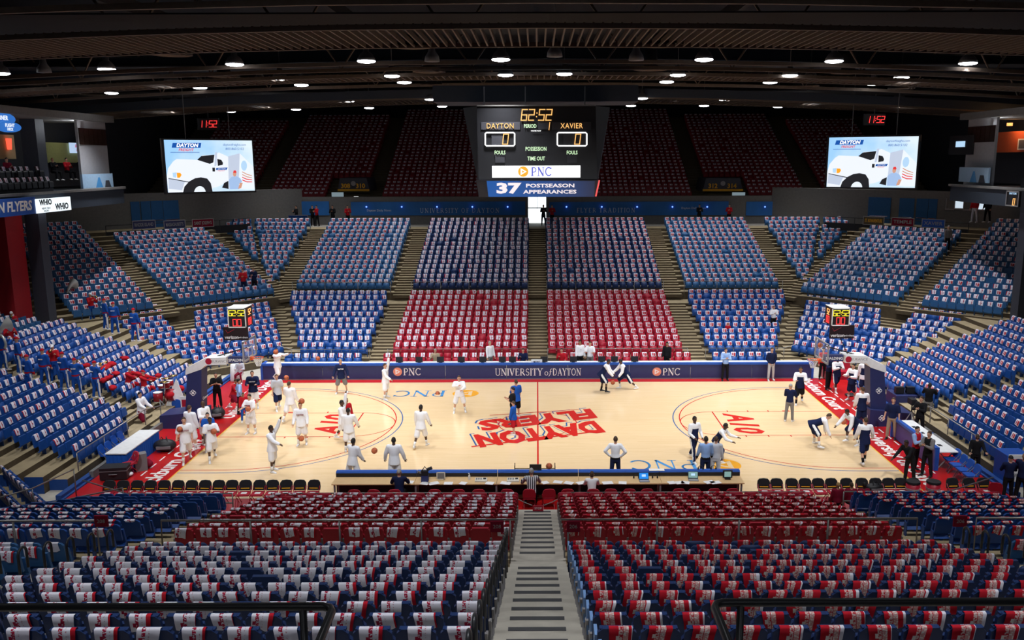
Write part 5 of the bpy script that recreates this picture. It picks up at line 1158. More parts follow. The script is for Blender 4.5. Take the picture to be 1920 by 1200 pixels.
stanchion(1, 0.0, 0.0, 'right'); stanchion(-1, -.17, .17, 'left')

# ------------------------------------------------------------------ rails
def rail(name, label, pts_list, posts, rad=.025, m='steelr', cat='railing', group=None):
    o = thing(name, label, cat, (0, 0, 0), 0, group)
    for pts in pts_list: mb = MB(); mb.tube(pts, rad, 6); mb.build('rail_tube', M[m], o, True)
    for a, b in posts: mb = MB(); mb.tube([a, b], rad*.9, 6); mb.build('post', M[m], o, True)
    return o
for s, sd_ in ((-1, 'left'), (1, 'right')):
    sx = lambda x: s*x
    z = 1.0; rail('front_rail', f"steel rail before the first red rows, far stand, {sd_} of the stair", [[(sx(.6), 11.7, z), (sx(9.0), 11.7, z)]], [((sx(x), 11.7, .2), (sx(x), 11.7, z)) for x in (.6, 3.4, 6.2, 9.0)])
    rail('front_rail', f"steel rail before the far flank rows, {sd_} side", [[(sx(10.1), 11.7, z), (sx(14.8), 11.7, z), (sx(15.4), 11.2, z+.35)]], [((sx(x), 11.7, .2), (sx(x), 11.7, z)) for x in (10.1, 12.4, 14.8)])
    z = 3.75; rail('cross_aisle_rail', f"steel rail above the cross aisle, far centre, {sd_} of the stair", [[(sx(.66), 21.0, z), (sx(8.85), 21.0, z)]], [((sx(x), 21.0, 2.6), (sx(x), 21.0, z)) for x in (.66, 2.7, 4.8, 6.8, 8.85)])
    rail('cross_aisle_rail', f"steel rail above the cross aisle, far flank, {sd_} side", [[(sx(10.3), 21.0, z), (sx(17.2), 21.0, z)]], [((sx(x), 21.0, 2.6), (sx(x), 21.0, z)) for x in (10.3, 12.6, 14.9, 17.2)])
    yy = -11.55; o_ = rail('near_front_rail', f"double steel rail in front of the near red rows, {sd_} of the stair", [[(sx(.95), yy, 1.25), (sx(8.9), yy, 1.25)], [(sx(.95), yy, .92), (sx(8.9), yy, .92)]], [((sx(x), yy, .3), (sx(x), yy, 1.25)) for x in (.95, 3.0, 5.0, 7.0, 8.9)])
    rail('near_front_rail', f"double steel rail in front of the near blue rows, {sd_} side", [[(sx(10.2), yy, 1.25), (sx(13.7), yy, 1.25), (sx(16.2), yy+1.9, 1.0)], [(sx(10.2), yy, .92), (sx(13.7), yy, .92)]], [((sx(x), yy, .3), (sx(x), yy, 1.25)) for x in (10.2, 12, 13.7)])
    # mid-stand rail above the near lower blocks
    a = G(970 if s < 0 else 1052, 974, 3.72); a2 = G(306 if s < 0 else 1712, 972 if s < 0 else 964, 3.72); yy = a[1]; z = 3.72
    rail('mid_rail', f"grey rail behind the last red row of the near stand, {sd_} of the stair", [[(a[0], yy, z), (a2[0], yy, z), (a2[0], yy-.06, 2.6)]], [((a[0]+(a2[0]-a[0])*f, yy, 2.3), (a[0]+(a2[0]-a[0])*f, yy, z)) for f in (.02, .27, .5, .75)], .028)
    a = G(196 if s < 0 else 1822, 964, 3.72); rail('mid_rail', f"grey rail behind the last blue row of the near stand, {sd_} edge", [[(a[0], yy, z-1.2), (a[0], yy, z), (a[0]+s*8, yy, z)]], [((a[0]+s*2, yy, 2.3), (a[0]+s*2, yy, z))], .028)
    for i, (px, py) in enumerate(((932 if s < 0 else 1075, 987), (190 if s < 0 else 1800, 977))):
        p = GY(px, py, yy-.04); o = thing('section_plate', f"small dark red section plate on the mid rail, {'inner' if i == 0 else 'outer'}, {sd_} side", 'sign', p); mb = MB(); mb.b(-.16, .16, -.02, .02, -.14, .14); mb.build('plate', M['cloth_mr'], o); text('208' if s < 0 else '206', .13, M['bracket'], FRONT(0, -.025, 0), o)
    # big dark pipe rail just below the camera
    if s < 0: A0, A1, A2, P1 = (0-40, 1124), (626, 1137), (598, 1205), (566, 1140)
    else: A0, A1, A2, P1 = (1960, 1117), (1336, 1130), (1366, 1205), (1392, 1136)
    zr = 9.72; q1 = G(*A1, zr); q0 = G(*A0, zr); q0 = (q0[0]*1.6, q1[1], zr); q2 = Vector(G(*A2, zr)); d = (q2-Vector(q1)); q2 = Vector(q1)+d.normalized()*1.4
    o = thing('deck_rail', f"thick dark pipe rail at the front of the camera deck, {sd_} of the stair", 'railing')
    v1 = Vector(q1); c1 = v1+(Vector(q0)-v1).normalized()*.06; c2 = v1+d.normalized()*.06
    mb = MB(); mb.tube([q0, c1, v1+(c1-v1)*.3+(c2-v1)*.3, c2, q2], .024, 10); mb.build('rail_tube', M['darkrail'], o, True)
    for f in (.0, .55): 
        p = G(*P1, zr); x = p[0]+(q0[0]-p[0])*f; mb = MB(); mb.tube([(x, q1[1], zr), (x, q1[1], 6.8)], .022, 8); mb.build('post', M['darkrail'], o, True)
# hooped hand rails down the near aisles
def hoop_rail(x, k, lab, grp, prof, sgn=1):
    off, z = prof(k); o = thing('stair_handrail', lab, 'handrail', (x, -off+.1, z), 0, grp)
    mb = MB(); pts = [(0, 0, -.1), (0, 0, .92)]+[(0, .13-.13*math.cos(R(a)), .92+.13*math.sin(R(a))) for a in range(20, 181, 20)]+[(0, .26, .6)]
    mb.tube(pts, .026, 8); mb.build('hoop', M['darkrail'], o, True); return o
for k in range(14): hoop_rail(-.70, k, f"dark hooped stair handrail, {nth(k)} from the landing on the left of the centre stair", 'centre stair handrails', mid_near)
for k in range(0, 10, 1): mb = MB()
for s, sd_ in ((-1, 'left'), (1, 'right')):
    for k in range(6): hoop_rail(s*9.55, k, f"dark hooped handrail, {nth(k)} from the landing in the {sd_} near aisle", f'{sd_} aisle handrails', mid_near)
# pale end panels of the near rows on the right of the stair
for k in range(14):
    off, z = mid_near(k); o = thing('row_end_panel', f"pale blue row end panel, {nth(k)} from the landing on the right of the stair", 'panel', (.66, -off+.16, z), 0, 'row end panels')
    mb = MB(); mb.b(0, .04, -.12, .12, .35, .74); mb.build('panel', M['palebl'], o); mb = MB(); mb.b(0.0, .035, -.05, .05, 0, .35); mb.build('foot', M['black'], o)
# rope and little sign closing the stair
o = thing('stair_chain', 'rope with a small red sign closing the foot of the centre stair', 'barrier'); zz = 1.18
mb = MB(); mb.tube([(-.95, -11.55, zz), (-.5, -11.55, .93), (-.20, -11.55, .80)], .014, 5); mb.tube([(.95, -11.55, zz), (.5, -11.55, .93), (.20, -11.55, .80)], .014, 5); mb.build('rope', M['bracket'], o)
mb = MB(); mb.b(-.18, .18, -11.57, -11.53, .50, .80); mb.build('sign_plate', M['red'], o); text('STOP', .10, M['white'], FRONT(0, -11.575, .70), o)
mb = MB(); mb.b(-.15, .15, -11.58, -11.57, .52, .60); mb.build('label_strip', M['bracket'], o)
# platform edges at the ends: blue kerb and pale step
for s, sd_ in ((-1, 'left'), (1, 'right')):
    mb = MB(); mb.b(s*17.4, s*17.62, -9, 9.2, -.05, .16); mb.b(s*17.3, s*17.4, -9.2, 9.2, -.05, .05); struct('trim_1' if s < 0 else 'trim_2', mb, M['blueriser'])
    for y0, y1 in ((-6.9, -3.2), (-2.9, -.6)) if s < 0 else ((-6.4, -2.5), (-2.2, -.4)):
        mb = MB(); mb.b(s*17.30, s*17.46, y0, y1, .02, .30); struct('trim_3' if s < 0 else 'trim_4', mb, M['wallg'])
    pts = [(s*17.75, -7.1, 1.12), (s*17.75, -1.3, 1.12), (s*17.2, -.5, 1.12), (s*17.75, .3, 1.12)]
    rail('end_rail', f"steel rail along the front of the {sd_} end seats", [pts], [((s*17.75, y, .2), (s*17.75, y, 1.12)) for y in (-7.1, -5, -3, -1.3, .3)])
for i, pts in enumerate((((-20, 938), (60, 916), (138, 880)), ((-20, 972), (70, 948), (230, 915)))):
    w_ = [G(px, py, 1.5) for px, py in pts]; rail('corner_rail', f"steel rail running down the near left corner, {'upper' if i == 0 else 'lower'} of the two", [w_], [((p[0], p[1], p[2]-1.0), p) for p in w_[1:]])
# padded white post, speakers, bags and cases at the ends
def at(px, py, z=0.0): return G(px, py, z)
o = thing('padded_post', 'white padded column standing behind the left basket', 'post', at(441, 714)); mb = MB(); mb.tube([(0, 0, 0), (0, 0, .1), (0, 0, .95), (0, 0, 1.0)], [.26, .26, .2, .1], 14); mb.build('pad', M['white'], o, True)
mb = MB(); mb.tube([(0, 0, 1.0), (0, 0, 1.06)], .1, 10); mb.build('cap', M['cloth_lg'], o)
def bag(px, py, lab, m, sz=(.75, .4, .42), rz=10, name='kit_bag'):
    o = thing(name, lab, 'bag', at(px, py), R(rz)); mb = MB(); mb.ell((0, 0, sz[2]*.45), (sz[0]*.5, sz[1]*.5, sz[2]*.45), 12, 8); b_ = mb.build('body', m, o, True)
    for q in (-.5, .5): mb = MB(); mb.tube([(sz[0]*.28*q*2*.7, -sz[1]*.3, sz[2]*.7), (sz[0]*.2*q, -sz[1]*.1, sz[2]*1.1), (sz[0]*.1*q, sz[1]*.2, sz[2]*.75)], .02, 5); mb.build('strap', M['black'], o)
    mb = MB(); mb.b(-sz[0]*.3, sz[0]*.3, -sz[1]*.52, -sz[1]*.42, sz[2]*.3, sz[2]*.5); mb.build('pocket', M['greyp'], o); return o
bag(310, 846, 'black holdall lying on the red floor left of the painted lettering', M['black'], (.95, .6, .6)); bag(323, 797, 'black bag at the foot of the left stanchion base', M['black'], (.9, .5, .42), 0)
bag(409, 784, 'round black bag on the red floor behind the light players', M['black'], (.7, .6, .6)); bag(272, 876, 'maroon and black kit bag beside the speaker monitor', M['cloth_mr'], (.8, .4, .42), -20)
bag(238, 893, 'white towel bundle on the end of the left chair row', M['cloth_w'], (.5, .4, .2)); bag(1622, 883, 'dark bag on the right courtside chairs', M['black'], (.7, .4, .35)).location = (G(1622, 893, .7)[0], -9.6, .47)
bag(1594, 742, 'flat black bag on the red floor beside the right players', M['black'], (.6, .4, .16))
o = thing('stage_monitor', 'grey wedge loudspeaker leaning on the blue table skirt', 'speaker', at(264, 880), R(35)); mb = MB(); mb.prism([(-.25, 0), (.2, 0), (.28, .3), (-.05, .75), (-.25, .7)], 0, -.22, .22); mb.build('cabinet', M['greyp'], o); mb = MB(); mb.add([(-.19, .205, .06), (.19, .205, .06), (.19, .285, .3), (-.19, .285, .3)], [(0, 1, 2, 3)]); mb.build('grille', M['bracket'], o)
o = thing('flight_case', 'black equipment case beside the red chair near the left corner', 'case', at(218, 896), R(8)); mb = MB(); mb.b(-.5, .5, -.3, .3, .03, .5); mb.build('box', M['black'], o); mb = MB(); mb.b(-.51, .51, -.31, .31, .36, .39); mb.build('lid_seam', M['greyp'], o); mb = MB(); mb.tube([(-.15, -.32, .25), (0, -.38, .27), (.15, -.32, .25)], .02, 5); mb.build('handle', M['greyp'], o)
for i, px in enumerate((1700, 1738)):
    o = thing('drinks_barrel', f"red drinks barrel with black lid, {'left' if i == 0 else 'right'} of the pair at the courtside chairs", 'barrel', (G(px, 905, .6)[0], -9.6, 0)); mb = MB(); mb.tube([(0, 0, 0), (0, 0, .8)], [.21, .24], 16); mb.build('tub', M['red'], o, True); mb = MB(); mb.tube([(0, 0, .8), (0, 0, .86)], [.255, .24], 16); mb.build('lid', M['black'], o); mb = MB(); mb.tube([(0, 0, .55), (0, 0, .62)], .245, 16); mb.build('band', M['bracket'], o)
# white sign boards by the drums and at the right edge
o = thing('team_flag', 'white triangular sign with blue emblem leaning beside the drums', 'sign', at(326, 776)); mb = MB(); mb.add([(-.55, 0, 0), (.75, 0, .25), (.2, .1, 1.75), (-.55, .03, 0), (.75, .03, .25), (.2, .13, 1.75)], [(0, 1, 2), (5, 4, 3), (0, 3, 4, 1), (1, 4, 5, 2), (2, 5, 3, 0)]); mb.build('board', M['white'], o); mb = MB(); mb.loft([[(.18+.26*math.cos(R(q)), y, .5+.24*math.sin(R(q))) for q in range(0, 360, 24)] for y in (.02, -.0)]); mb.build('emblem', M['bluev'], o)
o = thing('small_placard', 'small red and white placard beside the white triangular sign', 'sign', at(347, 772, .3)); mb = MB(); mb.b(-.18, .18, 0, .03, .1, .75); mb.build('board', M['white'], o); mb = MB(); mb.b(-.12, .12, -.01, 0, .25, .6); mb.build('red_letters', M['red'], o); mb = MB(); mb.tube([(0, .02, -.3), (0, .02, .2)], .02, 5); mb.build('stake', M['greyp'], o)
o = thing('broadcast_banner', 'white banner with red lettering hanging at the right edge of the floor', 'banner', at(1904, 912)); mb = MB(); mb.b(-.36, .45, -.03, .03, .2, 1.25); mb.build('sheet', M['white'], o); text('ESPN', .34, M['red'], FRONT(.05, -.035, .95), o, bold=.04); text('WISPORTS', .16, M['black'], FRONT(.03, -.035, .45), o)
mb = MB(); mb.b(-.4, .5, .04, .9, 0, 1.2); mb.build('table_behind', M['bluev'], o)
# monitor desk and tripod behind the right basket
o = thing('replay_desk', 'low dark equipment desk with monitors behind the right stanchion', 'desk', at(1690, 770)); mb = MB(); mb.b(-.3, 1.3, 0, 1.2, 0, .75); mb.build('desk_body', M['navyv'], o)
for q in (0, .55, 1.0): mb = MB(); mb.b(q-.2, q+.2, .3, .55, .78, 1.1); mb.build('monitor', M['black'], o)
o = thing('camera_tripod', 'silver camera tripod standing on the red floor at the right end', 'tripod', at(1706, 812))
for q in (0, 120, 240): mb = MB(); mb.tube([(0, 0, 1.0), (.5*math.cos(R(q+20)), .5*math.sin(R(q+20)), 0)], .025, 6); mb.build('leg', M['bracket'], o)
mb = MB(); mb.tube([(0, 0, .95), (0, 0, 1.35)], .03, 6); mb.b(-.12, .12, -.2, .25, 1.35, 1.6); mb.build('camera_head', M['black'], o)
o = thing('red_sofa', 'red padded seat behind the right backboard', 'sofa', at(1578, 712)); mb = MB(); mb.b(-.9, .7, 0, .8, 0, .45); mb.build('seat', M['red'], o); mb = MB(); mb.loft([[(-.9, .6, .45), (.7, .6, .45), (.7, .9, .45), (-.9, .9, .45)], [(-.7, .7, 1.2), (.6, .7, 1.2), (.6, .95, 1.2), (-.7, .95, 1.2)]]); mb.build('backrest', M['red'], o)
# ball rack by the scorers table
p = G(1002, 884, .0); rk = thing('ball_rack', 'low brown metal ball rack on court side of the scorers table', 'rack', (G(1003, 880, .7)[0], -8.15, 0))
mb = MB()
for z in (.55, .78): mb.tube([(-.75, -.14, z), (.75, -.14, z)], .015, 5); mb.tube([(-.75, .14, z), (.75, .14, z)], .015, 5)
mb.build('shelf_rails', M['riser'], rk)
for x in (-.75, .75):
    mb = MB(); mb.tube([(x, -.14, 0), (x, -.14, 1.0)], .016, 5); mb.tube([(x, .14, 0), (x, .14, 1.0)], .016, 5); mb.build('upright', M['riser'], rk)
o = thing('small_monitor', 'dark monitor back on the blue ridge before the referee', 'monitor', (G(1003, 880, 1)[0]+.02, -8.62, .94)); mb = MB(); mb.b(-.22, .22, -.03, .03, .02, .22); mb.build('case', M['black'], o); mb = MB(); mb.b(-.08, .08, -.05, .05, 0, .02); mb.build('stand', M['greyp'], o)
# basketballs
bp_ = thing('basketball', '', '')
mb = MB(); mb.ell((0, 0, 0), (.121, .121, .121), 16, 10); mb.build('ball_cover', M['ball'], bp_, True)
mb = MB(); c_ = lambda f: [tuple(.1215*q for q in f(R(a))) for a in range(0, 361, 15)]
mb.tube(c_(lambda a: (math.cos(a), math.sin(a), 0)), .004, 4, caps=False); mb.tube(c_(lambda a: (math.cos(a), 0, math.sin(a))), .004, 4, caps=False)
for q in (-1, 1): mb.tube([(q*.1215*(.55+.2*math.cos(2*R(a))), .1215*math.cos(R(a))*(1-(.55+.2*math.cos(2*R(a)))**2)**.5, .1215*math.sin(R(a))*(1-(.55+.2*math.cos(2*R(a)))**2)**.5) for a in range(0, 361, 15)], .004, 4, caps=False)
mb.build('seams', M['seam'], bp_)
first = True
def ball(loc, lab):
    global first
    o = bp_ if first else copy_tree(bp_); first = False; o.location = loc; o.rotation_euler = (random.random()*3, random.random()*3, 0); tag(o, lab, 'basketball', 'basketballs')
for px, py, Y, lab in ((517, 660, .6, 'basketball in the air beside the left hoop net, highest of all'), (596, 672, 6.6, 'basketball in the air before the far banner, right of the shooter'), (537, 708, 1.2, 'basketball in the air above the brown haired player in white'), (566, 752, -2.9, 'basketball just above the head of a player in white'),
    (565, 822, -3.2, 'basketball bouncing at the shins of a player in white'), (702, 845, -6.6, 'basketball flying beside the outstretched hand near the scorers table'), (820.5, 737.5, 5.2, 'basketball bouncing over the painted blue letters at far left of centre'), (1538, 647, .25, 'basketball seen through the glass of the right backboard'),
    (337, 805, -5.2, 'basketball held at the hip of the tall player by the left baseline'), (336, 821, -4.6, 'basketball low behind the player by the left baseline'), (401, 809, -4.95, 'basketball held by the player walking onto the court at left'), (465, 767, -2.2, 'basketball held by the player in white at the left lane'),
    (380, 790, -3.4, 'basketball under the arm of the bald man in white'), (1149, 717, 6.2, 'basketball dribbled by the crouching defender at far right of centre'), (1349, 837, -4.6, 'basketball held by the bending player near the right arc'), (1582, 791, -2.1, 'basketball dribbled on the right baseline')):
    ball(GY(px, py, Y), lab)
ball((rk.location[0]+.53, -8.15, .92), 'basketball resting on the right end of the low ball rack')
# ------------------------------------------------------------------ people
JOBS = []
def rcap(mb, a, b, ra, rb, n=8):
    a = Vector(a); b = Vector(b); d = (b-a); L = d.length; d = d/L if L > 1e-6 else Vector((0, 0, 1))
    mb.tube([a-d*ra*.75, a-d*ra*.3, a, b, b+d*rb*.3, b+d*rb*.75], [ra*.55, ra*.93, ra, rb, rb*.93, rb*.55], n)
def person(pos, yaw, label, top='cloth_w', bot='cloth_w', skin='skin_l', hair='hair_k', H=1.86, lean=0, arms=((8, 8, 8), (8, 8, 8)), legs=((4, 5, 4), (-4, 5, 4)), kind='shorts', sleeve='long',
           head=(0, 0), style='short', lift=0.0, shoes='shoe_w', yoke=None, chest=None, belt=None, stripe=None, tall_z=None, vox=.024, group=None, sock=True, back=None, name='person', vest=False):
    s = H; rt = thing(name, label, 'person', pos, R(yaw), group)
    L_ = R(lean); sp = Vector((0, -math.sin(L_), math.cos(L_))); fw = Vector((0, -math.cos(L_), -math.sin(L_))); X = Vector((1, 0, 0))
    def ldir(f, a, sd): f, a = R(f), R(a); return Vector((sd*math.sin(a), -math.sin(f)*math.cos(a), -math.cos(f)*math.cos(a)))
    pel = Vector((0, 0, 0)); hips = []; lows = []
    for i, sd in ((0, -1), (1, 1)):
        f, a, k = legs[i]; hp = pel+Vector((sd*.050*s, 0, -.01*s)); kn = hp+ldir(f, a, sd)*.245*s; an = kn+ldir(f-k, a*.6, sd)*.235*s; hips.append((hp, kn, an, f-k, sd)); lows.append(an.z)
    z0 = -min(lows)+.042*s; up = Vector((0, 0, z0)); hips = [(a+up, b+up, c+up, q, sd) for a, b, c, q, sd in hips]; pel = pel+up
    T = lambda t, y=0, x=0: pel+sp*t*s+fw*(-y)*s+X*x*s      # y>0 towards the back
    sh = [T(.275, .0, -.105), T(.275, .0, .105)]; arm = []
    for i, sd in ((0, -1), (1, 1)):
        q = arms[i]; f, a, e = q[:3]; a2 = q[3] if len(q) > 3 else a*.5
        el = sh[i]+ldir(f, a, sd)*.165*s; wr = el+ldir(f+e, a2, sd)*.145*s; arm.append((sh[i], el, wr, ldir(f+e, a2, sd), sd))
    neck = T(.315); hy, hp_ = R(head[0]), R(head[1]+lean*.35); hup = Vector((0, -math.sin(hp_), math.cos(hp_))); hc = neck+hup*.085*s
    hm = Matrix(((math.cos(hy), -math.sin(hy), 0), (math.sin(hy), math.cos(hy), 0), (0, 0, 1))) @ Matrix.Rotation(hp_, 3, 'X')
    bm = MB(); g = 1.0
    def torso(mb, k, t0, t1, flare=0):
        rr = [(-.115, .080, .066), (-.05, .082, .064), (.02, .080, .062), (.10, .072, .054), (.18, .084, .060), (.245, .092, .058), (.285, .080, .048), (.305, .045, .040)]
        rings = []
        for t, a, b in rr:
            if t < t0-.04 or t > t1+.04: continue
            t2 = min(max(t, t0), t1); fl = flare*max(0, (.08-t2))*1.0
            rings.append([tuple(T(t2, (b+k+fl)*math.sin(2*math.pi*j/12), (a+k+fl)*math.cos(2*math.pi*j/12))) for j in range(12)])
        mb.loft(rings)
    torso(bm, 0, -.05, .305); rcap(bm, T(.28), neck+hup*.04*s, .034*s, .030*s)
    bm.ell(hc, (.043*s, .054*s, .068*s), 12, 8, 0, hm); bm.ell(hc+hm @ Vector((0, -.012*s, -.030*s)), (.032*s, .036*s, .036*s), 10, 6, 0, hm)
    for hp, kn, an, q, sd in hips:
        rcap(bm, hp, kn, .048*s, .033*s); rcap(bm, kn, an, .032*s, .021*s); rcap(bm, kn+(an-kn)*.12, kn+(an-kn)*.5, .033*s, .028*s)
    for a, e, w_, d, sd in arm: rcap(bm, a, e, .032*s, .025*s); rcap(bm, e, w_, .025*s, .017*s); rcap(bm, w_, w_+d*.036*s, .019*s, .018*s)
    # fingers, nose and ears: joined after the skin is grown
    ex = MB()
    for a, e, w_, d, sd in arm:
        side = d.cross(Vector((0, 1, 0)) if abs(d.y) < .8 else Vector((0, 0, 1))).normalized(); nrm = d.cross(side).normalized()
        for j, ln in enumerate((.036, .042, .040, .032)):
            b0 = w_+d*.042*s+side*(j-1.5)*.0105*s; b1 = b0+d*ln*.55*s; b2 = b1+(d*.8+nrm*.5).normalized()*ln*.5*s; ex.tube([b0, b1, b2], [.0056*s, .0052*s, .0038*s], 4)
        b0 = w_+d*.012*s-side*.016*s; ex.tube([b0, b0+(d*.5-side*.75).normalized()*.022*s, b0+(d*.9-side*.65).normalized()*.042*s], [.0068*s, .006*s, .0042*s], 4)
    ex.ell(hc+hm @ Vector((0, -.056*s, -.010*s)), (.0075*s, .012*s, .014*s), 6, 4, 0, hm)
    for q in (-1, 1): ex.ell(hc+hm @ Vector((q*.043*s, .004*s, -.006*s)), (.006*s, .012*s, .017*s), 6, 4, 0, hm)
    JOBS.append((rt, 'body', bm, M[skin], vox, ex, None))
    # shirt
    tb = MB(); torso(tb, .022 if kind == 'shorts' else .014, -.085 if kind == 'shorts' else -.015, .300, .14 if kind == 'shorts' else .05)
    rcap(tb, sh[0], sh[1], .048*s, .048*s); lo_ = 1.22 if kind == 'shorts' else 1.0
    for a, e, w_, d, sd in arm:
        if sleeve == 'long': rcap(tb, a, e, .043*s*lo_, .036*s*lo_); rcap(tb, e, w_-d*.006*s, .036*s*lo_, .028*s*lo_)
        else: rcap(tb, a, a+(e-a)*.8, .048*s, .050*s)
    segs = [(Vector(a), Vector(e)) for a, e, w_, d, sd in arm]+[(Vector(e), Vector(w_)) for a, e, w_, d, sd in arm]
    def tone(p):
        def ds(q): a, b = q; ab = b-a; t = max(0, min(1, (p-a).dot(ab)/ab.length_squared)); return (p-a-ab*t).length
        t = (p-pel).dot(sp)/s
        if yoke and (min(ds(q) for q in segs) < .056*s or (t > .215 and not vest)): return 1
        if belt and t < .035: return 2
        if stripe and abs((p-pel).dot(X)) < 0: return 3
        return 0
    mats_t = [M[top], M[yoke or top], M[belt or top]]
    JOBS.append((rt, 'jacket' if yoke else 'shirt', tb, mats_t, vox, None, tone if (yoke or belt) else None))
    # shorts or trousers
    pb = MB(); rr = [(-.065, .088, .074), (-.01, .090, .074), (.035, .086, .068)]
    pb.loft([[tuple(T(t, b*math.sin(2*math.pi*j/12), a*math.cos(2*math.pi*j/12))) for j in range(12)] for t, a, b in rr])
    for hp, kn, an, q, sd in hips:
        if kind == 'shorts': rcap(pb, hp, hp+(kn-hp)*.97, .068*s, .068*s)
        else: rcap(pb, hp, kn, .058*s, .043*s); rcap(pb, kn, kn+(an-kn)*.93, .043*s, .036*s)
    def tone2(p):
        if not stripe: return 0
        for hp, kn, an, q, sd in hips:
            for a, b in ((hp, kn), (kn, an)):
                ab = b-a; t = (p-a).dot(ab)/ab.length_squared
                if 0 <= t <= 1.05:
                    o_ = p-a-ab*t
                    if o_.x*sd > .030*s and abs(o_.y) < .022*s: return 1
        return 0
    JOBS.append((rt, 'shorts' if kind == 'shorts' else 'trousers', pb, [M[bot], M[stripe or bot]], vox, None, tone2 if stripe else None))
    # shoes and socks
    for hp, kn, an, q, sd in hips:
        d = (an-kn).normalized(); toe = Vector((sd*.12, -1, 0)).normalized(); pit = max(-60, min(60, -q*.9 if an.z-.05*s > min(lows)+z0 else 0)); toe = (toe+Vector((0, 0, -math.sin(R(max(0, pit)))))).normalized()
        base = an+Vector((0, 0, -.022*s)); mb = MB(); n_ = toe.cross(Vector((0, 0, 1))).normalized(); u_ = n_.cross(toe).normalized()
        rings = []
        for t, hw, h0, h1 in ((-.035, .018, -.02, .022), (-.02, .024, -.02, .034), (.025, .024, -.02, .026), (.07, .028, -.02, .010), (.10, .024, -.02, .002), (.115, .012, -.018, -.006)):
            c = base+toe*t*s; rings.append([tuple(c+n_*x*s+u_*y*s) for x, y in ((-hw, h0), (hw, h0), (hw*.9, (h0+h1)/2), (hw*.5, h1), (-hw*.5, h1), (-hw*.9, (h0+h1)/2))])
        mb.loft(rings); mb.build('shoe', M[shoes], rt, True)
        if kind == 'shorts' and sock: mb = MB(); mb.tube([an, an-d*.07*s, an-d*.10*s], [.0245*s, .028*s, .030*s], 8); mb.build('sock', M['white'] if sock is True else M[sock], rt, True)
    # hair or cap
    if style != 'bald':
        mb = MB(); rings = []; n = 12; lo = {'short': .10, 'long': -.9, 'cap': .15, 'hat': .15}[style]
        for i in range(7):
            b_ = lo+(math.pi/2-lo)*i/6; ring = []
            for j in range(n):
                a = 2*math.pi*j/n; fr_ = max(0, -math.sin(a)); bb = b_+(.55*fr_*(1-i/6) if style in ('short', 'long') else .1*fr_*(1-i/6)); bb -= (0 if style in ('cap', 'hat') else .45*max(0, math.sin(a))*(1-i/6))
                ring.append(tuple(hc+hm @ Vector((.0445*s*math.cos(a)*math.cos(bb)*1.04, .0565*s*math.sin(a)*math.cos(bb)*1.03, .0715*s*math.sin(bb)))))
            rings.append(ring)
        mb.loft(rings); hd = mb.build('cap' if style in ('cap', 'hat') else 'hair', M[hair], rt, True)
        if style == 'cap': mb = MB(); mb.loft([[tuple(hc+hm @ Vector((x*s, y*s, z*s))) for x, y, z in ((-.034, -.045, .018+q), (-.026, -.082, .008+q), (.026, -.082, .008+q), (.034, -.045, .018+q))] for q in (0, .006)]); mb.build('visor', M[hair], hd)
    mb = MB()
    for q in (-1, 1): mb.ell(hc+hm @ Vector((q*.0165*s, -.0475*s, .004*s)), (.0055*s, .004*s, .004*s), 6, 4, 0, hm)
    mb.build('eyes', M['eye'], rt); mb = MB(); mb.ell(hc+hm @ Vector((0, -.0475*s, -.034*s)), (.013*s, .004*s, .0035*s), 6, 4, 0, hm); mb.build('mouth', M['lip'], rt)
    if chest or back:
        word, cm_ = chest or back; sg = 1 if chest else -1; o_ = T(.205, -sg*.092 if False else 0); o_ = T(.20)+fw*sg*.088*s
        exv = X*sg; o_ += fw*sg*.012*s; text(word, .036*s, M[cm_], frame(o_, exv, sp), rt, bold=.03, depth=.012)
    rt.location.z += lift
    return rt, dict(hand=[w_+d*.05*s for a, e, w_, d, sd in arm], mouth=hc+hm @ Vector((0, -.05*s, -.03*s)), head=hc, pel=pel, sp=sp)
def finish_people():
    tmp = []
    for rt, nm, mb, mt, vox, ex, tone in JOBS:
        me = mb.mesh('t', []); o = bpy.data.objects.new('t', me); COL.objects.link(o)
        md = o.modifiers.new('r', 'REMESH'); md.mode = 'VOXEL'; md.voxel_size = vox
        ms = o.modifiers.new('s', 'SMOOTH'); ms.factor = .5; ms.iterations = 2
        tmp.append(o)
    dg = bpy.context.evaluated_depsgraph_get(); dg.update()
    for o, (rt, nm, mb, mt, vox, ex, tone) in zip(tmp, JOBS):
        me = bpy.data.meshes.new_from_object(o.evaluated_get(dg)); me.name = nm
        mts = mt if isinstance(mt, list) else [mt]
        if ex is not None:
            n = len(me.vertices); vs = [tuple(v.co) for v in me.vertices]+ex.v; fs = [tuple(p.vertices) for p in me.polygons]+[tuple(i+n for i in f) for f in ex.f]
            bpy.data.meshes.remove(me); me = bpy.data.meshes.new(nm); me.from_pydata(vs, [], fs)
        me.materials.clear()
        for m_ in mts: me.materials.append(m_)
        me.polygons.foreach_set('use_smooth', [True]*len(me.polygons))
        if tone: me.polygons.foreach_set('material_index', [tone(p.center) for p in me.polygons])
        link(nm, me, rt)
    for o in tmp:
        me = o.data; bpy.data.objects.remove(o); bpy.data.meshes.remove(me)
WALK = ((22, 4, 12), (-20, 4, 18)); STAND = ((4, 5, 4), (-4, 5, 4)); WIDE = ((6, 14, 8), (-4, 14, 6)); SIT = ((84, 8, 84), (84, 8, 84)); CROUCH = ((62, 12, 80), (40, 12, 62)); LUNGE = ((50, 8, 60), (-28, 8, 20))
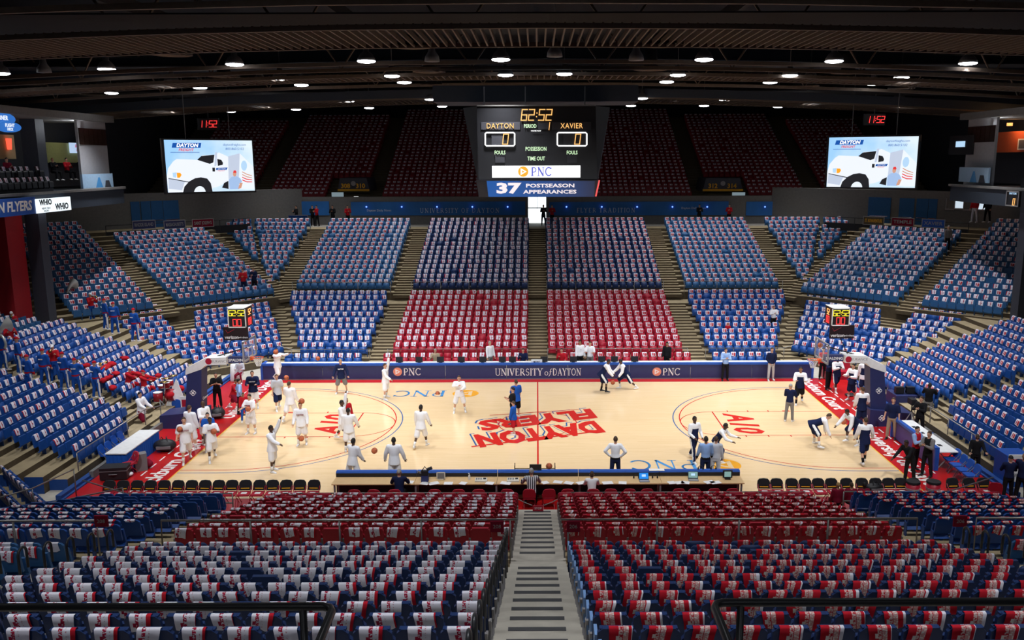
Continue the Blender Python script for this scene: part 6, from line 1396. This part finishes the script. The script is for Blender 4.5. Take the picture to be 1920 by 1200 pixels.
DN = ((6, 9, 14), (6, 9, 14)); BALLF = ((22, 14, 78, -14), (22, 14, 78, -14)); HIPS = ((-18, 40, 40, -38), (-18, 40, 40, -38)); UPR = ((150, 10, 15), (30, 12, 40)); SHOOT = ((125, 10, 50), (125, 10, 50)); FOLD = ((26, 12, 95, -45), (26, 12, 95, -45)); REACH = ((75, 6, 10), (75, 6, 10))
P0 = lambda px, py, z=0.0: G(px, py, z)
RD = ('DAYTON', 'cloth_mr'); NV = ('XAVIER', 'white')
# --- home players on the left half
person(P0(351, 866), 25, 'player in white holding a ball at his hip, nearest the left baseline lettering', arms=((10, 16, 60), (4, 8, 12)), legs=WALK, sleeve='short', hair='hair_b', chest=RD, H=1.96)
person(P0(361, 843), 160, 'player in white standing behind the one by the baseline lettering, back turned', hair='hair_b', arms=DN, H=1.98)
person(P0(386, 832), 60, 'bald man in a white shirt with a ball under his arm', skin='skin_d', style='bald', arms=((30, 20, 70, 0), (6, 8, 10)), H=1.95)
person(P0(394, 846), 20, 'small figure in a bright blue shirt behind the player carrying a ball', top='cloth_b', bot='cloth_g', hair='hair_k', H=1.72, sleeve='short')
person(P0(399, 863), 28, 'dark skinned player in white carrying a ball onto the court', skin='skin_d', arms=((12, 12, 20), (28, 14, 78, -10)), legs=WALK, sleeve='short', chest=RD, H=1.90)
person(P0(472, 813), -15, 'player in white holding a ball low at the left lane line', arms=((30, 14, 60, -10), (20, 12, 50, -10)), hair='hair_k', sleeve='short', chest=RD, H=1.86)
person(P0(409, 765), 15, 'cameraman in black short sleeves beside the left stanchion', top='cloth_k', bot='cloth_k', kind='trousers', sleeve='short', arms=FOLD, style='short', shoes='shoe_k', H=1.84)
person(P0(452, 778), 120, 'man in a light blue shirt and dark trousers, hand on hip, left baseline', top='cloth_lb', bot='cloth_k', kind='trousers', arms=HIPS, shoes='shoe_k', H=1.83, hair='hair_k')
person(P0(459, 790), 20, 'child in a red sweatshirt beside the man in light blue', top='cloth_r', bot='cloth_b', kind='trousers', H=1.42, hair='hair_b', skin='skin_t')
person(P0(440, 768), 70, 'person in a red shirt striding behind the man in light blue', top='cloth_r', bot='cloth_mr', legs=LUNGE, lean=18, arms=((40, 8, 20), (-30, 8, 20)), H=1.8, hair='hair_b', sleeve='short')
person(P0(477, 766), 10, 'player in a navy sweatshirt and white shorts by the far left corner', top='cloth_n', bot='cloth_w', arms=BALLF, hair='hair_b', chest=NV and ('DAYTON', 'white'), H=1.95)
person(P0(452, 716), 0, 'seated ball attendant in white and red behind the left hoop', top='cloth_lg', bot='cloth_mr', kind='trousers', legs=SIT, arms=BALLF, stripe='white', H=1.7, hair='hair_b')
person(P0(523, 728), 60, 'shooter in white leaping with both arms out at the far left corner', arms=((88, 6, 20), (88, 6, 20)), legs=((20, 6, 40), (-15, 6, 40)), hair='hair_k', skin='skin_t', lift=.35, H=1.93, head=(0, -10))
person(P0(522, 768), 30, 'man in a grey tee shirt and navy shorts under the left shooter', top='cloth_lg', bot='cloth_n', sleeve='short', legs=WALK, hair='hair_b', H=1.85)
person(P0(546, 790), 165, 'brown haired player in white seen from behind, striding at left lane', legs=WALK, hair='hair_b', arms=((10, 10, 20), (25, 18, 30)), H=2.0)
person(P0(567, 834), 5, 'player in white facing the camera with a ball at his shins', arms=((12, 12, 20), (12, 12, 20)), hair='hair_b', chest=RD, H=1.93)
person(P0(513, 884), 75, 'dark haired player in white with one arm raised, lower left of the arc', skin='skin_d', arms=((52, 10, 20), (150, 8, 10)), H=1.92)
person(P0(644, 827), 80, 'dark skinned player in white raising an arm high in the lane', skin='skin_d', arms=((20, 10, 20), (168, 6, 5)), legs=WALK, H=1.92)
person(P0(652, 822), 60, 'player in white with red trim half hidden in the lane group', top='cloth_w', hair='hair_k', skin='skin_t', yoke='cloth_r', H=1.88)
person(P0(656, 846), 185, 'player in white from behind at the front of the lane group', skin='skin_d', arms=((20, 20, 15), (8, 8, 10)), H=1.92)
person(P0(663, 910), 150, 'player in white reaching toward a flying ball by the scorers table', skin='skin_d', arms=((15, 8, 20), (60, 30, 15, 40)), legs=WIDE, lean=8, H=1.88)
person(P0(741, 910), 180, 'player in white with spread arms, back turned, by the scorers table', skin='skin_d', arms=((8, 22, 14), (8, 22, 14)), H=1.92)
person(P0(790, 838), 165, 'player in white walking away near the top of the left arc', skin='skin_d', legs=WALK, arms=((15, 16, 15), (5, 8, 10)), lean=6, H=1.92)
person(P0(862, 773), 5, 'player in white with folded forearms over the painted orange mark', arms=((72, 16, 40, -60), (50, 12, 30, -30)), hair='hair_b', legs=WIDE, H=1.88)
person(P0(724, 747), 75, 'player in white with an arm raised before the far banner', arms=((30, 8, 30), (165, 6, 10)), legs=WIDE, hair='hair_b', H=1.90)
person(P0(641, 737), 10, 'man in a navy long sleeved top and grey shorts before the far banner', top='cloth_n', bot='cloth_g', legs=WIDE, arms=((15, 24, 18), (15, 24, 18)), hair='hair_y', H=1.87, sock=False, chest=('DAYTON', 'cloth_w'))
# --- midcourt group
person(P0(962, 798), -85, 'man in a black shirt and black trousers at midcourt, behind the boy', top='cloth_k', bot='cloth_k', kind='trousers', sleeve='short', shoes='shoe_k', arms=FOLD, H=1.86)
person(P0(968, 783), -150, 'man in a bright blue tee shirt and black shorts at midcourt', top='cloth_b', bot='cloth_k', sleeve='short', hair='hair_b', H=1.88, sock=False)
person(P0(963, 815), -110, 'boy in a blue top and red shorts standing on the painted wordmark', top='cloth_b', bot='cloth_r', hair='hair_b', H=1.58, sock=False, kind='shorts')
# --- visitors on the right half
Y_ = dict(top='cloth_n', bot='cloth_n', yoke='cloth_w', stripe='white')
person(P0(1128, 735), 80, 'visiting player in navy and white bending forward, right of centre far side', skin='skin_d', lean=32, legs=((34, 10, 34), (4, 10, 14)), arms=((24, 8, 20), (24, 8, 20)), shoes='shoe_k', H=1.93, sock='cloth_k', **Y_)
person(P0(1174, 729), -80, 'visiting player crouching low over a dribbled ball, right of centre far side', skin='skin_d', lean=30, legs=LUNGE, arms=((34, 14, 16), (10, 14, 30)), H=1.93, **Y_)
person(P0(1153, 905), 172, 'man in a white shirt and navy trousers, hands on hips, back to the camera', top='cloth_w', bot='cloth_n', kind='trousers', arms=HIPS, hair='hair_b', shoes='shoe_k', H=1.86, belt='cloth_k')
person(P0(1300, 864), 25, 'visiting player in white topped warm-up suit standing at the right arc', skin='skin_d', kind='trousers', legs=WALK, arms=((10, 14, 50, -20), (10, 12, 40, -10)), H=1.95, top='cloth_n', bot='cloth_n', yoke='cloth_w', stripe='white')
person(P0(1341, 862), 60, 'visiting player bent over a ball at the right arc', skin='skin_d', lean=35, legs=LUNGE, arms=((40, 16, 40), (40, 16, 40)), H=1.93, kind='trousers', **Y_)
person(P0(1321, 906), 182, 'man in a light blue shirt and dark trousers by the scorers table, back turned', top='cloth_lb', bot='cloth_n', kind='trousers', arms=((10, 12, 20), (10, 12, 20)), hair='hair_k', skin='skin_t', shoes='shoe_k', H=1.88, belt='cloth_k')
person(P0(1340, 902), 160, 'man in a pale lilac shirt beside the man in light blue', top='cloth_lg', bot='cloth_lg', kind='trousers', hair='hair_b', shoes='shoe_k', H=1.80)
person(P0(1359, 713), 0, 'man in a light blue shirt and black trousers before the far banner', top='cloth_lb', bot='cloth_k', kind='trousers', arms=FOLD, hair='hair_k', shoes='shoe_k', H=1.85)
person(P0(1445, 713), 5, 'man in a navy top and pale khaki trousers before the far banner', top='cloth_n', bot='cloth_lg', kind='trousers', hair='hair_b', arms=((-10, 14, 40, -30), (-10, 14, 40, -30)), H=1.88)
person(P0(1498, 757), -15, 'visiting player in a white and navy top and black shorts by the far right corner', skin='skin_t', legs=WALK, arms=BALLF, top='cloth_n', bot='cloth_k', yoke='cloth_w', H=1.96, sock='cloth_k')
person(P0(1479, 790), 150, 'man in a navy jacket, cap and grey trousers watching from the right wing', top='cloth_n', bot='cloth_g', kind='trousers', style='cap', hair='hair_g', arms=FOLD, H=1.84)
person(P0(1522, 836), 70, 'visiting player bent double with hands near his knees on the right wing', skin='skin_l', hair='hair_b', lean=66, legs=((36, 22, 30), (10, 22, 10)), arms=((18, 14, 8), (-2, 14, 8)), H=1.96, **Y_)
person(P0(1603, 832), -70, 'visiting player leaning low over a ball on the right baseline', skin='skin_d', lean=52, legs=((40, 12, 50), (20, 12, 34)), arms=((34, 12, 8), (14, 12, 12)), H=1.93, **Y_)
person(P0(1618, 868), 178, 'visiting player from behind walking along the right baseline', skin='skin_l', hair='hair_b', legs=WALK, arms=((14, 22, 20), (10, 14, 20)), H=1.97, sock='cloth_k', **Y_)
person(P0(1613, 803), 175, 'visiting player from behind in the middle of the right baseline queue', skin='skin_l', hair='hair_b', arms=((14, 16, 40), (8, 10, 20)), H=1.97, **Y_)
person(P0(1567, 734), 10, 'visiting player in navy and white shorts beneath the right backboard', skin='skin_d', legs=WALK, arms=FOLD, H=1.96, **Y_)
person(P0(1552, 730), 30, 'dark dressed person behind the player beneath the right backboard', top='cloth_n', bot='cloth_k', skin='skin_d', kind='trousers', H=1.88, arms=FOLD, shoes='shoe_k')
person(P0(1596, 751), -60, 'visiting player standing sideways beside the right baseline queue', skin='skin_l', hair='hair_k', arms=BALLF, H=1.95, **Y_)
person(P0(1618, 742), 170, 'tall visiting player from behind at the back of the right baseline queue', skin='skin_t', arms=((10, 14, 50), (8, 10, 20)), H=2.02, belt='cloth_w', **Y_)
person(P0(1670, 823), -35, 'man in a navy polo shirt and khaki trousers beside the right stanchion', top='cloth_n', bot='cloth_kh', kind='trousers', sleeve='short', hair='hair_b', shoes='shoe_k', arms=((4, 14, 16), (4, 14, 16)), H=1.9)
person(P0(1722, 818), -50, 'man in a dark suit with white shirt behind the right baseline table', top='cloth_k', bot='cloth_k', kind='trousers', hair='hair_b', shoes='shoe_k', arms=FOLD, H=1.85)
person(P0(1738, 790), 150, 'cameraman in black from behind near the right end seats', top='cloth_k', bot='cloth_g', kind='trousers', skin='skin_d', shoes='shoe_k', arms=((48, 16, 70, -6), (48, 16, 70, -6)), H=1.88)
person(P0(1714, 882), 30, 'man in a red vest over a blue shirt by the right courtside chairs', top='cloth_r', bot='cloth_k', kind='trousers', yoke='cloth_lb', vest=True, hair='hair_k', arms=FOLD, shoes='shoe_k', H=1.83)
person(P0(1736, 893), -60, 'man in a black vest with grey sleeves by the right courtside chairs', top='cloth_k', bot='cloth_k', kind='trousers', yoke='cloth_g', vest=True, hair='hair_b', arms=FOLD, shoes='shoe_k', H=1.84)
person(P0(1704, 903), -60, 'dark skinned man in black leaning on a courtside chair at right', top='cloth_k', bot='cloth_k', kind='trousers', skin='skin_d', lean=32, arms=((40, 10, 10), (40, 10, 50)), shoes='shoe_k', H=1.82)
person(P0(1826, 892), -20, 'long haired woman in black by the right baseline table', top='cloth_k', bot='cloth_k', kind='trousers', hair='hair_b', style='long', arms=((10, 10, 60), (40, 14, 40)), shoes='shoe_k', H=1.70)
person((G(1849, 912, 0)[0], -9.4, 0), 170, 'person in black with a dark knit cap at the right courtside corner', top='cloth_n', bot='cloth_k', kind='trousers', style='hat', hair='hair_k', arms=FOLD, shoes='shoe_k', H=1.74)
person((G(1876, 918, 0)[0], -9.6, 0), 130, 'bald man in a dark suit at the right courtside corner', top='cloth_n', bot='cloth_k', kind='trousers', style='bald', skin='skin_t', arms=FOLD, shoes='shoe_k', H=1.90)
person(P0(1541, 710), 0, 'person in black trousers behind the right backboard glass', top='cloth_r', bot='cloth_k', kind='trousers', shoes='shoe_k', H=1.78)
# --- behind the far press table
zt_ = .02; YP = 9.75
fp = lambda px, Y=YP: (GY(px, 690, Y)[0], Y, zt_)
person(fp(919), 40, 'grey haired man in a white shirt standing behind the far press table', bot='cloth_g', kind='trousers', hair='hair_g', shoes='shoe_k', H=1.88, vox=.028)
person(fp(1087), 15, 'man in a white shirt and black tie standing behind the press table', bot='cloth_k', kind='trousers', hair='hair_k', skin='skin_t', shoes='shoe_k', H=1.92, vox=.028, chest=('I', 'cloth_k'))
person(fp(1106), -15, 'man in a white shirt beside the man with the black tie', bot='cloth_g', kind='trousers', hair='hair_b', arms=BALLF, shoes='shoe_k', H=1.84, vox=.028, sleeve='short')
person(fp(1250), -30, 'man in a dark suit standing among the red courtside seats', top='cloth_k', bot='cloth_k', kind='trousers', hair='hair_k', skin='skin_t', shoes='shoe_k', H=1.8, vox=.028)
for px, tp, sk, hr, lb in ((981, 'cloth_n', 'skin_l', 'hair_k', 'man in navy seated on the telephone behind the white carton'), (1053, 'cloth_r', 'skin_l', 'hair_k', 'seated person in red behind the far press table'), (817, 'cloth_kh', 'skin_l', 'hair_g', 'grey haired man in tan seated behind the far press table')):
    person((GY(px, 690, 9.9)[0], 9.9, zt_), 0, lb, top=tp, bot='cloth_k', kind='trousers', skin=sk, hair=hr, legs=SIT, arms=((30, 16, 100, -20), (20, 12, 70, -10)), shoes='shoe_k', H=1.8, vox=.028)
# --- behind the scorers table
ch = lambda px: (GY(px, 905, -9.85)[0], -9.85, .0)
person(ch(997), 186, 'grey haired referee in a striped shirt seated at the scorers table', top='stripes', bot='cloth_k', kind='trousers', hair='hair_g', legs=SIT, arms=((40, 24, 50, -10), (40, 24, 50, -10)), shoes='shoe_k', H=1.86, lean=10)
person(ch(748), 182, 'grey haired man in a dark suit seated at the scorers table', top='cloth_n', bot='cloth_k', kind='trousers', hair='hair_g', legs=SIT, arms=((40, 20, 50, -10), (40, 20, 50, -10)), shoes='shoe_k', H=1.84, lean=12)
person(ch(1110), 180, 'dark haired woman in white seated at the scorers table', top='cloth_w', bot='cloth_k', kind='trousers', hair='hair_b', style='long', legs=SIT, arms=((40, 14, 50, -10), (40, 14, 50, -10)), shoes='shoe_k', H=1.70, lean=12)
for px, lb, hr in ((1572, 'blond head of a person seated in the right courtside chairs', 'hair_y'), (1597, 'brown haired person seated in the right courtside chairs', 'hair_b'), (1621, 'dark skinned person seated at the end of the three in the courtside chairs', 'hair_k')):
    person((GY(px, 905, -10.5)[0], -10.5, .0), 178, lb, top='cloth_mr', bot='cloth_k', kind='trousers', skin='skin_d' if hr == 'hair_k' else 'skin_l', hair=hr, legs=SIT, arms=DN, H=1.5, vox=.028)
# --- people in the stands
def row_at(px, py, fr, prof, dz=0.0):
    """feet on the tread whose seat row passes the pixel"""
    best = None
    for k in range(18):
        off, z = prof(k); (nx, ny) = FR[fr][1]; a, b, d = _ray(px, py); den = nx*a+ny*b
        t = (off-.45+ny*CD)/den; q = (a*t, -CD+b*t, CH+d*t); e = abs(q[2]-(z+dz))
        if best is None or e < best[0]: best = (e, (q[0], q[1], z))
    return best[1]
person(row_at(1449, 622, 'far', low_far), 0, 'woman in a white top on the steps of the far right flank', top='cloth_w', bot='cloth_k', kind='trousers', hair='hair_b', arms=FOLD, H=1.66, vox=.028)
person(row_at(1364, 633, 'far', low_far), 0, 'small child in red and white among the far right flank seats', top='cloth_r', bot='cloth_w', kind='trousers', hair='hair_y', legs=SIT, arms=BALLF, H=1.2, vox=.028)
person(row_at(1775, 470, 'fr', mid_c), 0, 'dim figure in grey on the steps above the right corner seats', top='cloth_g', bot='cloth_k', kind='trousers', hair='hair_g', H=1.8, vox=.03)
person(row_at(458, 552, 'fl', mid_c), 10, 'man in a red jacket on the left corner cross aisle', top='cloth_r', bot='cloth_n', kind='trousers', hair='hair_k', arms=FOLD, H=1.82, vox=.028)
person(row_at(478, 548, 'fl', mid_c), -10, 'man in a navy jacket on the left corner cross aisle', top='cloth_n', bot='cloth_k', kind='trousers', hair='hair_b', arms=FOLD, H=1.82, vox=.028)
for i, (px, c_, lb) in enumerate(((586, 'cloth_k', 'silhouette by the concourse banner left of the lit panel'), (594, 'cloth_r', 'person in red at the concourse left of the lit panel'), (624, 'cloth_k', 'person in black before the left lit panel'), (652, 'cloth_r', 'person in a red jacket right of the left lit panel'), (1311, 'cloth_k', 'two toned silhouette before the right concourse banner'), (1367, 'cloth_r', 'person in a red jacket beside the right lit panel'), (1019, 'cloth_k', 'silhouette standing in the bright central doorway'), (1035, 'cloth_r', 'person in red beside the bright central doorway'), (520, 'cloth_k', 'seated dark figure under the short left banner'), (556, 'cloth_k', 'standing dark figure under the short left banner'))):
    p = GY(px, 404, 35.6); person((p[0], 35.6, zc-.05), random.uniform(-60, 60), lb, top=c_, bot='cloth_k', kind='trousers', hair='hair_k', arms=FOLD, H=1.78, vox=.032, shoes='shoe_k')
for px, lb, c_ in ((98, 'blond guest in the left balcony suite', 'cloth_k'), (124, 'guest in a red top in the left balcony suite', 'cloth_r'), (150, 'guest in dark clothes in the left balcony suite', 'cloth_k'), (12, 'guest in the cream lounge at the left edge', 'cloth_mr')):
    p = GX(px, 300, -29.6); person((p[0], p[1], 11.0), 70, lb, top=c_, bot='cloth_k', kind='trousers', hair='hair_y' if 'blond' in lb else 'hair_k', arms=FOLD, legs=SIT, H=1.75, vox=.032)
p = GX(1826, 417, 28.5); person((p[0], p[1], p[2]), -60, 'person in a red top and jeans under the right balcony', top='cloth_r', bot='cloth_lg', kind='trousers', hair='hair_k', H=1.8, vox=.03)
p = GX(1850, 417, 29.5); person((p[0], p[1], p[2]), -60, 'person in a dark jacket under the right balcony', top='cloth_k', bot='cloth_k', kind='trousers', hair='hair_k', H=1.8, vox=.03)
o_, z_ = mid_near(12); person((-7.3, -o_-.35, z_), 180, 'person in red seated low at the left edge of the nearest row', top='cloth_r', bot='cloth_g', kind='trousers', hair='hair_b', legs=SIT, arms=BALLF, lean=20, H=1.7)
# --- pep band on the left end seats
BAND = dict(top='cloth_b', bot='cloth_b', kind='trousers', belt='cloth_r', stripe='white', hair='cloth_r', style='cap')
BRED = dict(top='cloth_r', bot='cloth_b', kind='trousers', belt='cloth_b', stripe='white', hair='cloth_w', style='cap')
def epl(px, py): return row_at(px, py, 'left', low_e)
def brass_horn(loc, lab, kind, yaw):
    o = thing(kind, lab, 'instrument', loc, R(yaw)); 
    if kind == 'sousaphone':
        mb = MB(); mb.tube([(.33*math.cos(R(a)), .05*math.sin(R(a)), .33*math.sin(R(a))) for a in range(-60, 250, 15)], [.035+.03*i/21 for i in range(21)], 8); mb.build('coil', M['brass'], o, True)
        mb = MB(); pts = [(-.05, .1, .25), (-.12, .05, .5), (-.18, -.05, .68), (-.2, -.2, .75), (-.2, -.32, .76)]; mb.tube(pts, [.06, .08, .11, .22, .34], 16, caps=False); mb.build('bell', M['brass'], o, True)
        mb = MB(); [mb.tube([(.1+.05*i, -.1, -.1), (.1+.05*i, -.1, .1)], .02, 6) for i in range(3)]; mb.build('valve', M['brass'], o)
    else:
        mb = MB(); L_ = .5 if kind == 'trumpet' else .85; mb.tube([(0, 0, 0), (0, -L_*.7, 0), (0, -L_*.88, 0), (0, -L_, 0)], [.012, .016, .03, .075], 10); mb.build('bell_tube', M['gold'], o, True)
        mb = MB(); mb.tube([(0, -.1, 0), (0, -.1, -.06), (0, -L_*.5, -.06), (0, -L_*.5, 0)], .011, 6); mb.b(-.02, .02, -.24, -.14, -.1, .04); mb.build('slide', M['gold'], o)
    return o
PLAY = ((38, 12, 90, -20), (38, 12, 90, -20))
bl_ = [((56, 728), 'BAND', 150, 'band member in blue seen from behind, third standing player from the left', None), ((85, 716), 'BAND', 175, 'band member in blue from behind facing the red jacketed player', None), ((104, 708), 'BRED', 20, 'band member in a red jacket and white cap playing brass', 'trumpet'),
 ((122, 724), 'BAND', 160, 'band member in blue from behind, right of the red jacketed player', None), ((145, 736), 'BAND', 185, 'band member in blue from behind in the middle of the band line', 'trombone'), ((182, 738), 'BAND', 150, 'band member in blue at the right end of the band line', 'trumpet'),
 ((38, 700), 'BAND', 120, 'band member in blue near the left sousaphone', None), ((8, 690), 'BAND', 150, 'sousaphone player in blue at the left edge of the picture', 'sousaphone'), ((28, 646), 'BRED', 30, 'band member in red with a white cap beside the steel-blue seats', 'trumpet'),
 ((5, 650), 'BRED', 60, 'band member in red at the left edge above the sousaphone', None), ((24, 672), 'BRED', 40, 'seated band member in red with a white cap at the left', 'trumpet'), ((132, 598), 'BAND', 165, 'sousaphone player in blue beside the dark column', 'sousaphone'),
 ((174, 605), 'BRED', 60, 'band member in red right of the dark column', 'trumpet'), ((158, 590), 'BRED', 20, 'second band member in red right of the dark column', None), ((200, 618), 'BAND', 130, 'band member in blue leaning beside the railing', None), ((217, 626), 'BAND', 190, 'band member in blue near the end of the upper band line', None), ((255, 640), 'BAND', 160, 'band member in blue alone at the right end of the upper band line', None),
 ((55, 562), 'BAND', 120, 'sousaphone player in blue left of the dark column', 'sousaphone'), ((12, 560), 'BAND', 120, 'dim band member in front of the red column', None)]
for (px, py), un, yw, lb, ins in bl_:
    p = G(px, py, 2.75) if px > 100 and py < 650 else G(px, py, 3.4) if py < 580 else G(px, py, 2.6) if py < 675 else epl(px, py)
    rt, inf = person(p, yw, lb, arms=PLAY if ins else DN, H=1.80, vox=.028, shoes='shoe_w', back=('FLYERS', 'white') if un == 'BAND' and 110 < abs(yw) else None, **(BAND if un == 'BAND' else BRED))
    if ins:
        mx = Matrix.Translation(rt.location) @ Matrix.Rotation(R(yw), 4, 'Z'); off = inf['mouth'] if ins != 'sousaphone' else inf['head']+Vector((-.02, .02, -.30))
        brass_horn(mx @ (off+Vector((0, -.02, -.02))), f"{'silver sousaphone' if ins == 'sousaphone' else 'brass '+ins} played by the {lb[:46].rsplit(' ', 1)[0]}", ins, yw)
rt, inf = person(epl(243, 742), 70, 'seated drummer in red with white stripes left of the drum kit', legs=SIT, arms=REACH, H=1.78, lean=15, vox=.028, **dict(BRED, bot='cloth_r', belt='cloth_r'))
rt, inf = person(epl(272, 745), 75, 'drummer in red seated at the drum kit', legs=SIT, arms=REACH, H=1.78, vox=.028, **dict(BRED, hair='cloth_r', bot='cloth_r', belt='cloth_r'))
person(P0(268, 806), 75, 'player in a white top and maroon shorts climbing at the left end rail', bot='cloth_mr', legs=WALK, hair='hair_k', arms=((40, 8, 30), (30, 8, 30)), H=1.85)
# drum kit
kx, ky, kz = epl(303, 760); kx += .35
kit = thing('drum_kit', 'dark red drum kit with cymbals on the steps by the left stanchion', 'drum kit', (kx, ky, kz))
def drum(name, c, r_, h_, ax='z'):
    mb = MB(); a = Vector(c); d = Vector((0, 0, h_)) if ax == 'z' else Vector((h_, 0, 0)); mb.tube([a, a+d], r_, 16); o = mb.build(name, M['drum'], kit, True)
    for t in (0, 1): m2 = MB(); m2.tube([a+d*t-d.normalized()*.012, a+d*t+d.normalized()*.012], r_*1.03, 16); m2.build('hoop', M['chrome'], o, True)
    m2 = MB(); m2.tube([a+d*1.0, a+d*1.0+d.normalized()*.016], r_*.97, 16); m2.build('drum_head', M['cloth_w'], o)
drum('bass_drum', (-.05, 0, .32), .30, .42, 'x'); drum('floor_tom', (-.2, -.62, .18), .22, .42); drum('rack_tom', (.05, -.18, .72), .16, .25); drum('rack_tom', (.05, .22, .72), .16, .25); drum('snare_drum', (-.45, .38, .55), .18, .14)
for c in ((.1, -.5, 1.1), (.1, .5, 1.15), (-.35, .75, .95)):
    mb = MB(); n = 16; mb.loft([[(c[0]+q*math.cos(2*math.pi*j/n), c[1]+q*math.sin(2*math.pi*j/n), c[2]+z) for j in range(n)] for q, z in ((.24, 0), (.08, .03), (.02, .05))]); mb.build('cymbal', M['gold'], kit, True); mb = MB(); mb.tube([c, (c[0], c[1], 0)], .012, 5); mb.build('stand', M['chrome'], kit)
# red jackets and bags heaped on the band seats
for i, (px, py) in enumerate(((203, 683), (212, 677), (197, 690), (238, 676), (210, 700), (196, 702), (222, 698), (262, 693), (250, 698), (288, 700), (300, 695), (205, 716), (215, 714), (330, 722), (340, 716), (322, 727), (165, 690))):
    p = row_at(px, py, 'left', low_e, .75); o = thing('red_jacket', f"red jacket heaped on the band seats, {nth(i)} of those between the players and the drums", 'jacket', (p[0]-.1, p[1], p[2]+.66), random.random()*3, 'red band jackets')
    mb = MB(); rr = random.Random(i); mb.ell((0, 0, -.03), (.20+.07*rr.random(), .15+.05*rr.random(), .09+.05*rr.random()), 12, 8); mb.v = [(x*(1+.25*math.sin(9*y+i)), y*(1+.25*math.sin(8*x+i)), z*(1+.4*math.sin(11*x+7*y+i))) for x, y, z in mb.v]; mb.build('body', M['cloth_r'], o, True)
    mb = MB(); mb.tube([(.1, .08, .04), (.2, .14, .0), (.24, .08, -.16)], [.05, .045, .03], 7); mb.build('sleeve', M['cloth_r'], o, True)
finish_people()
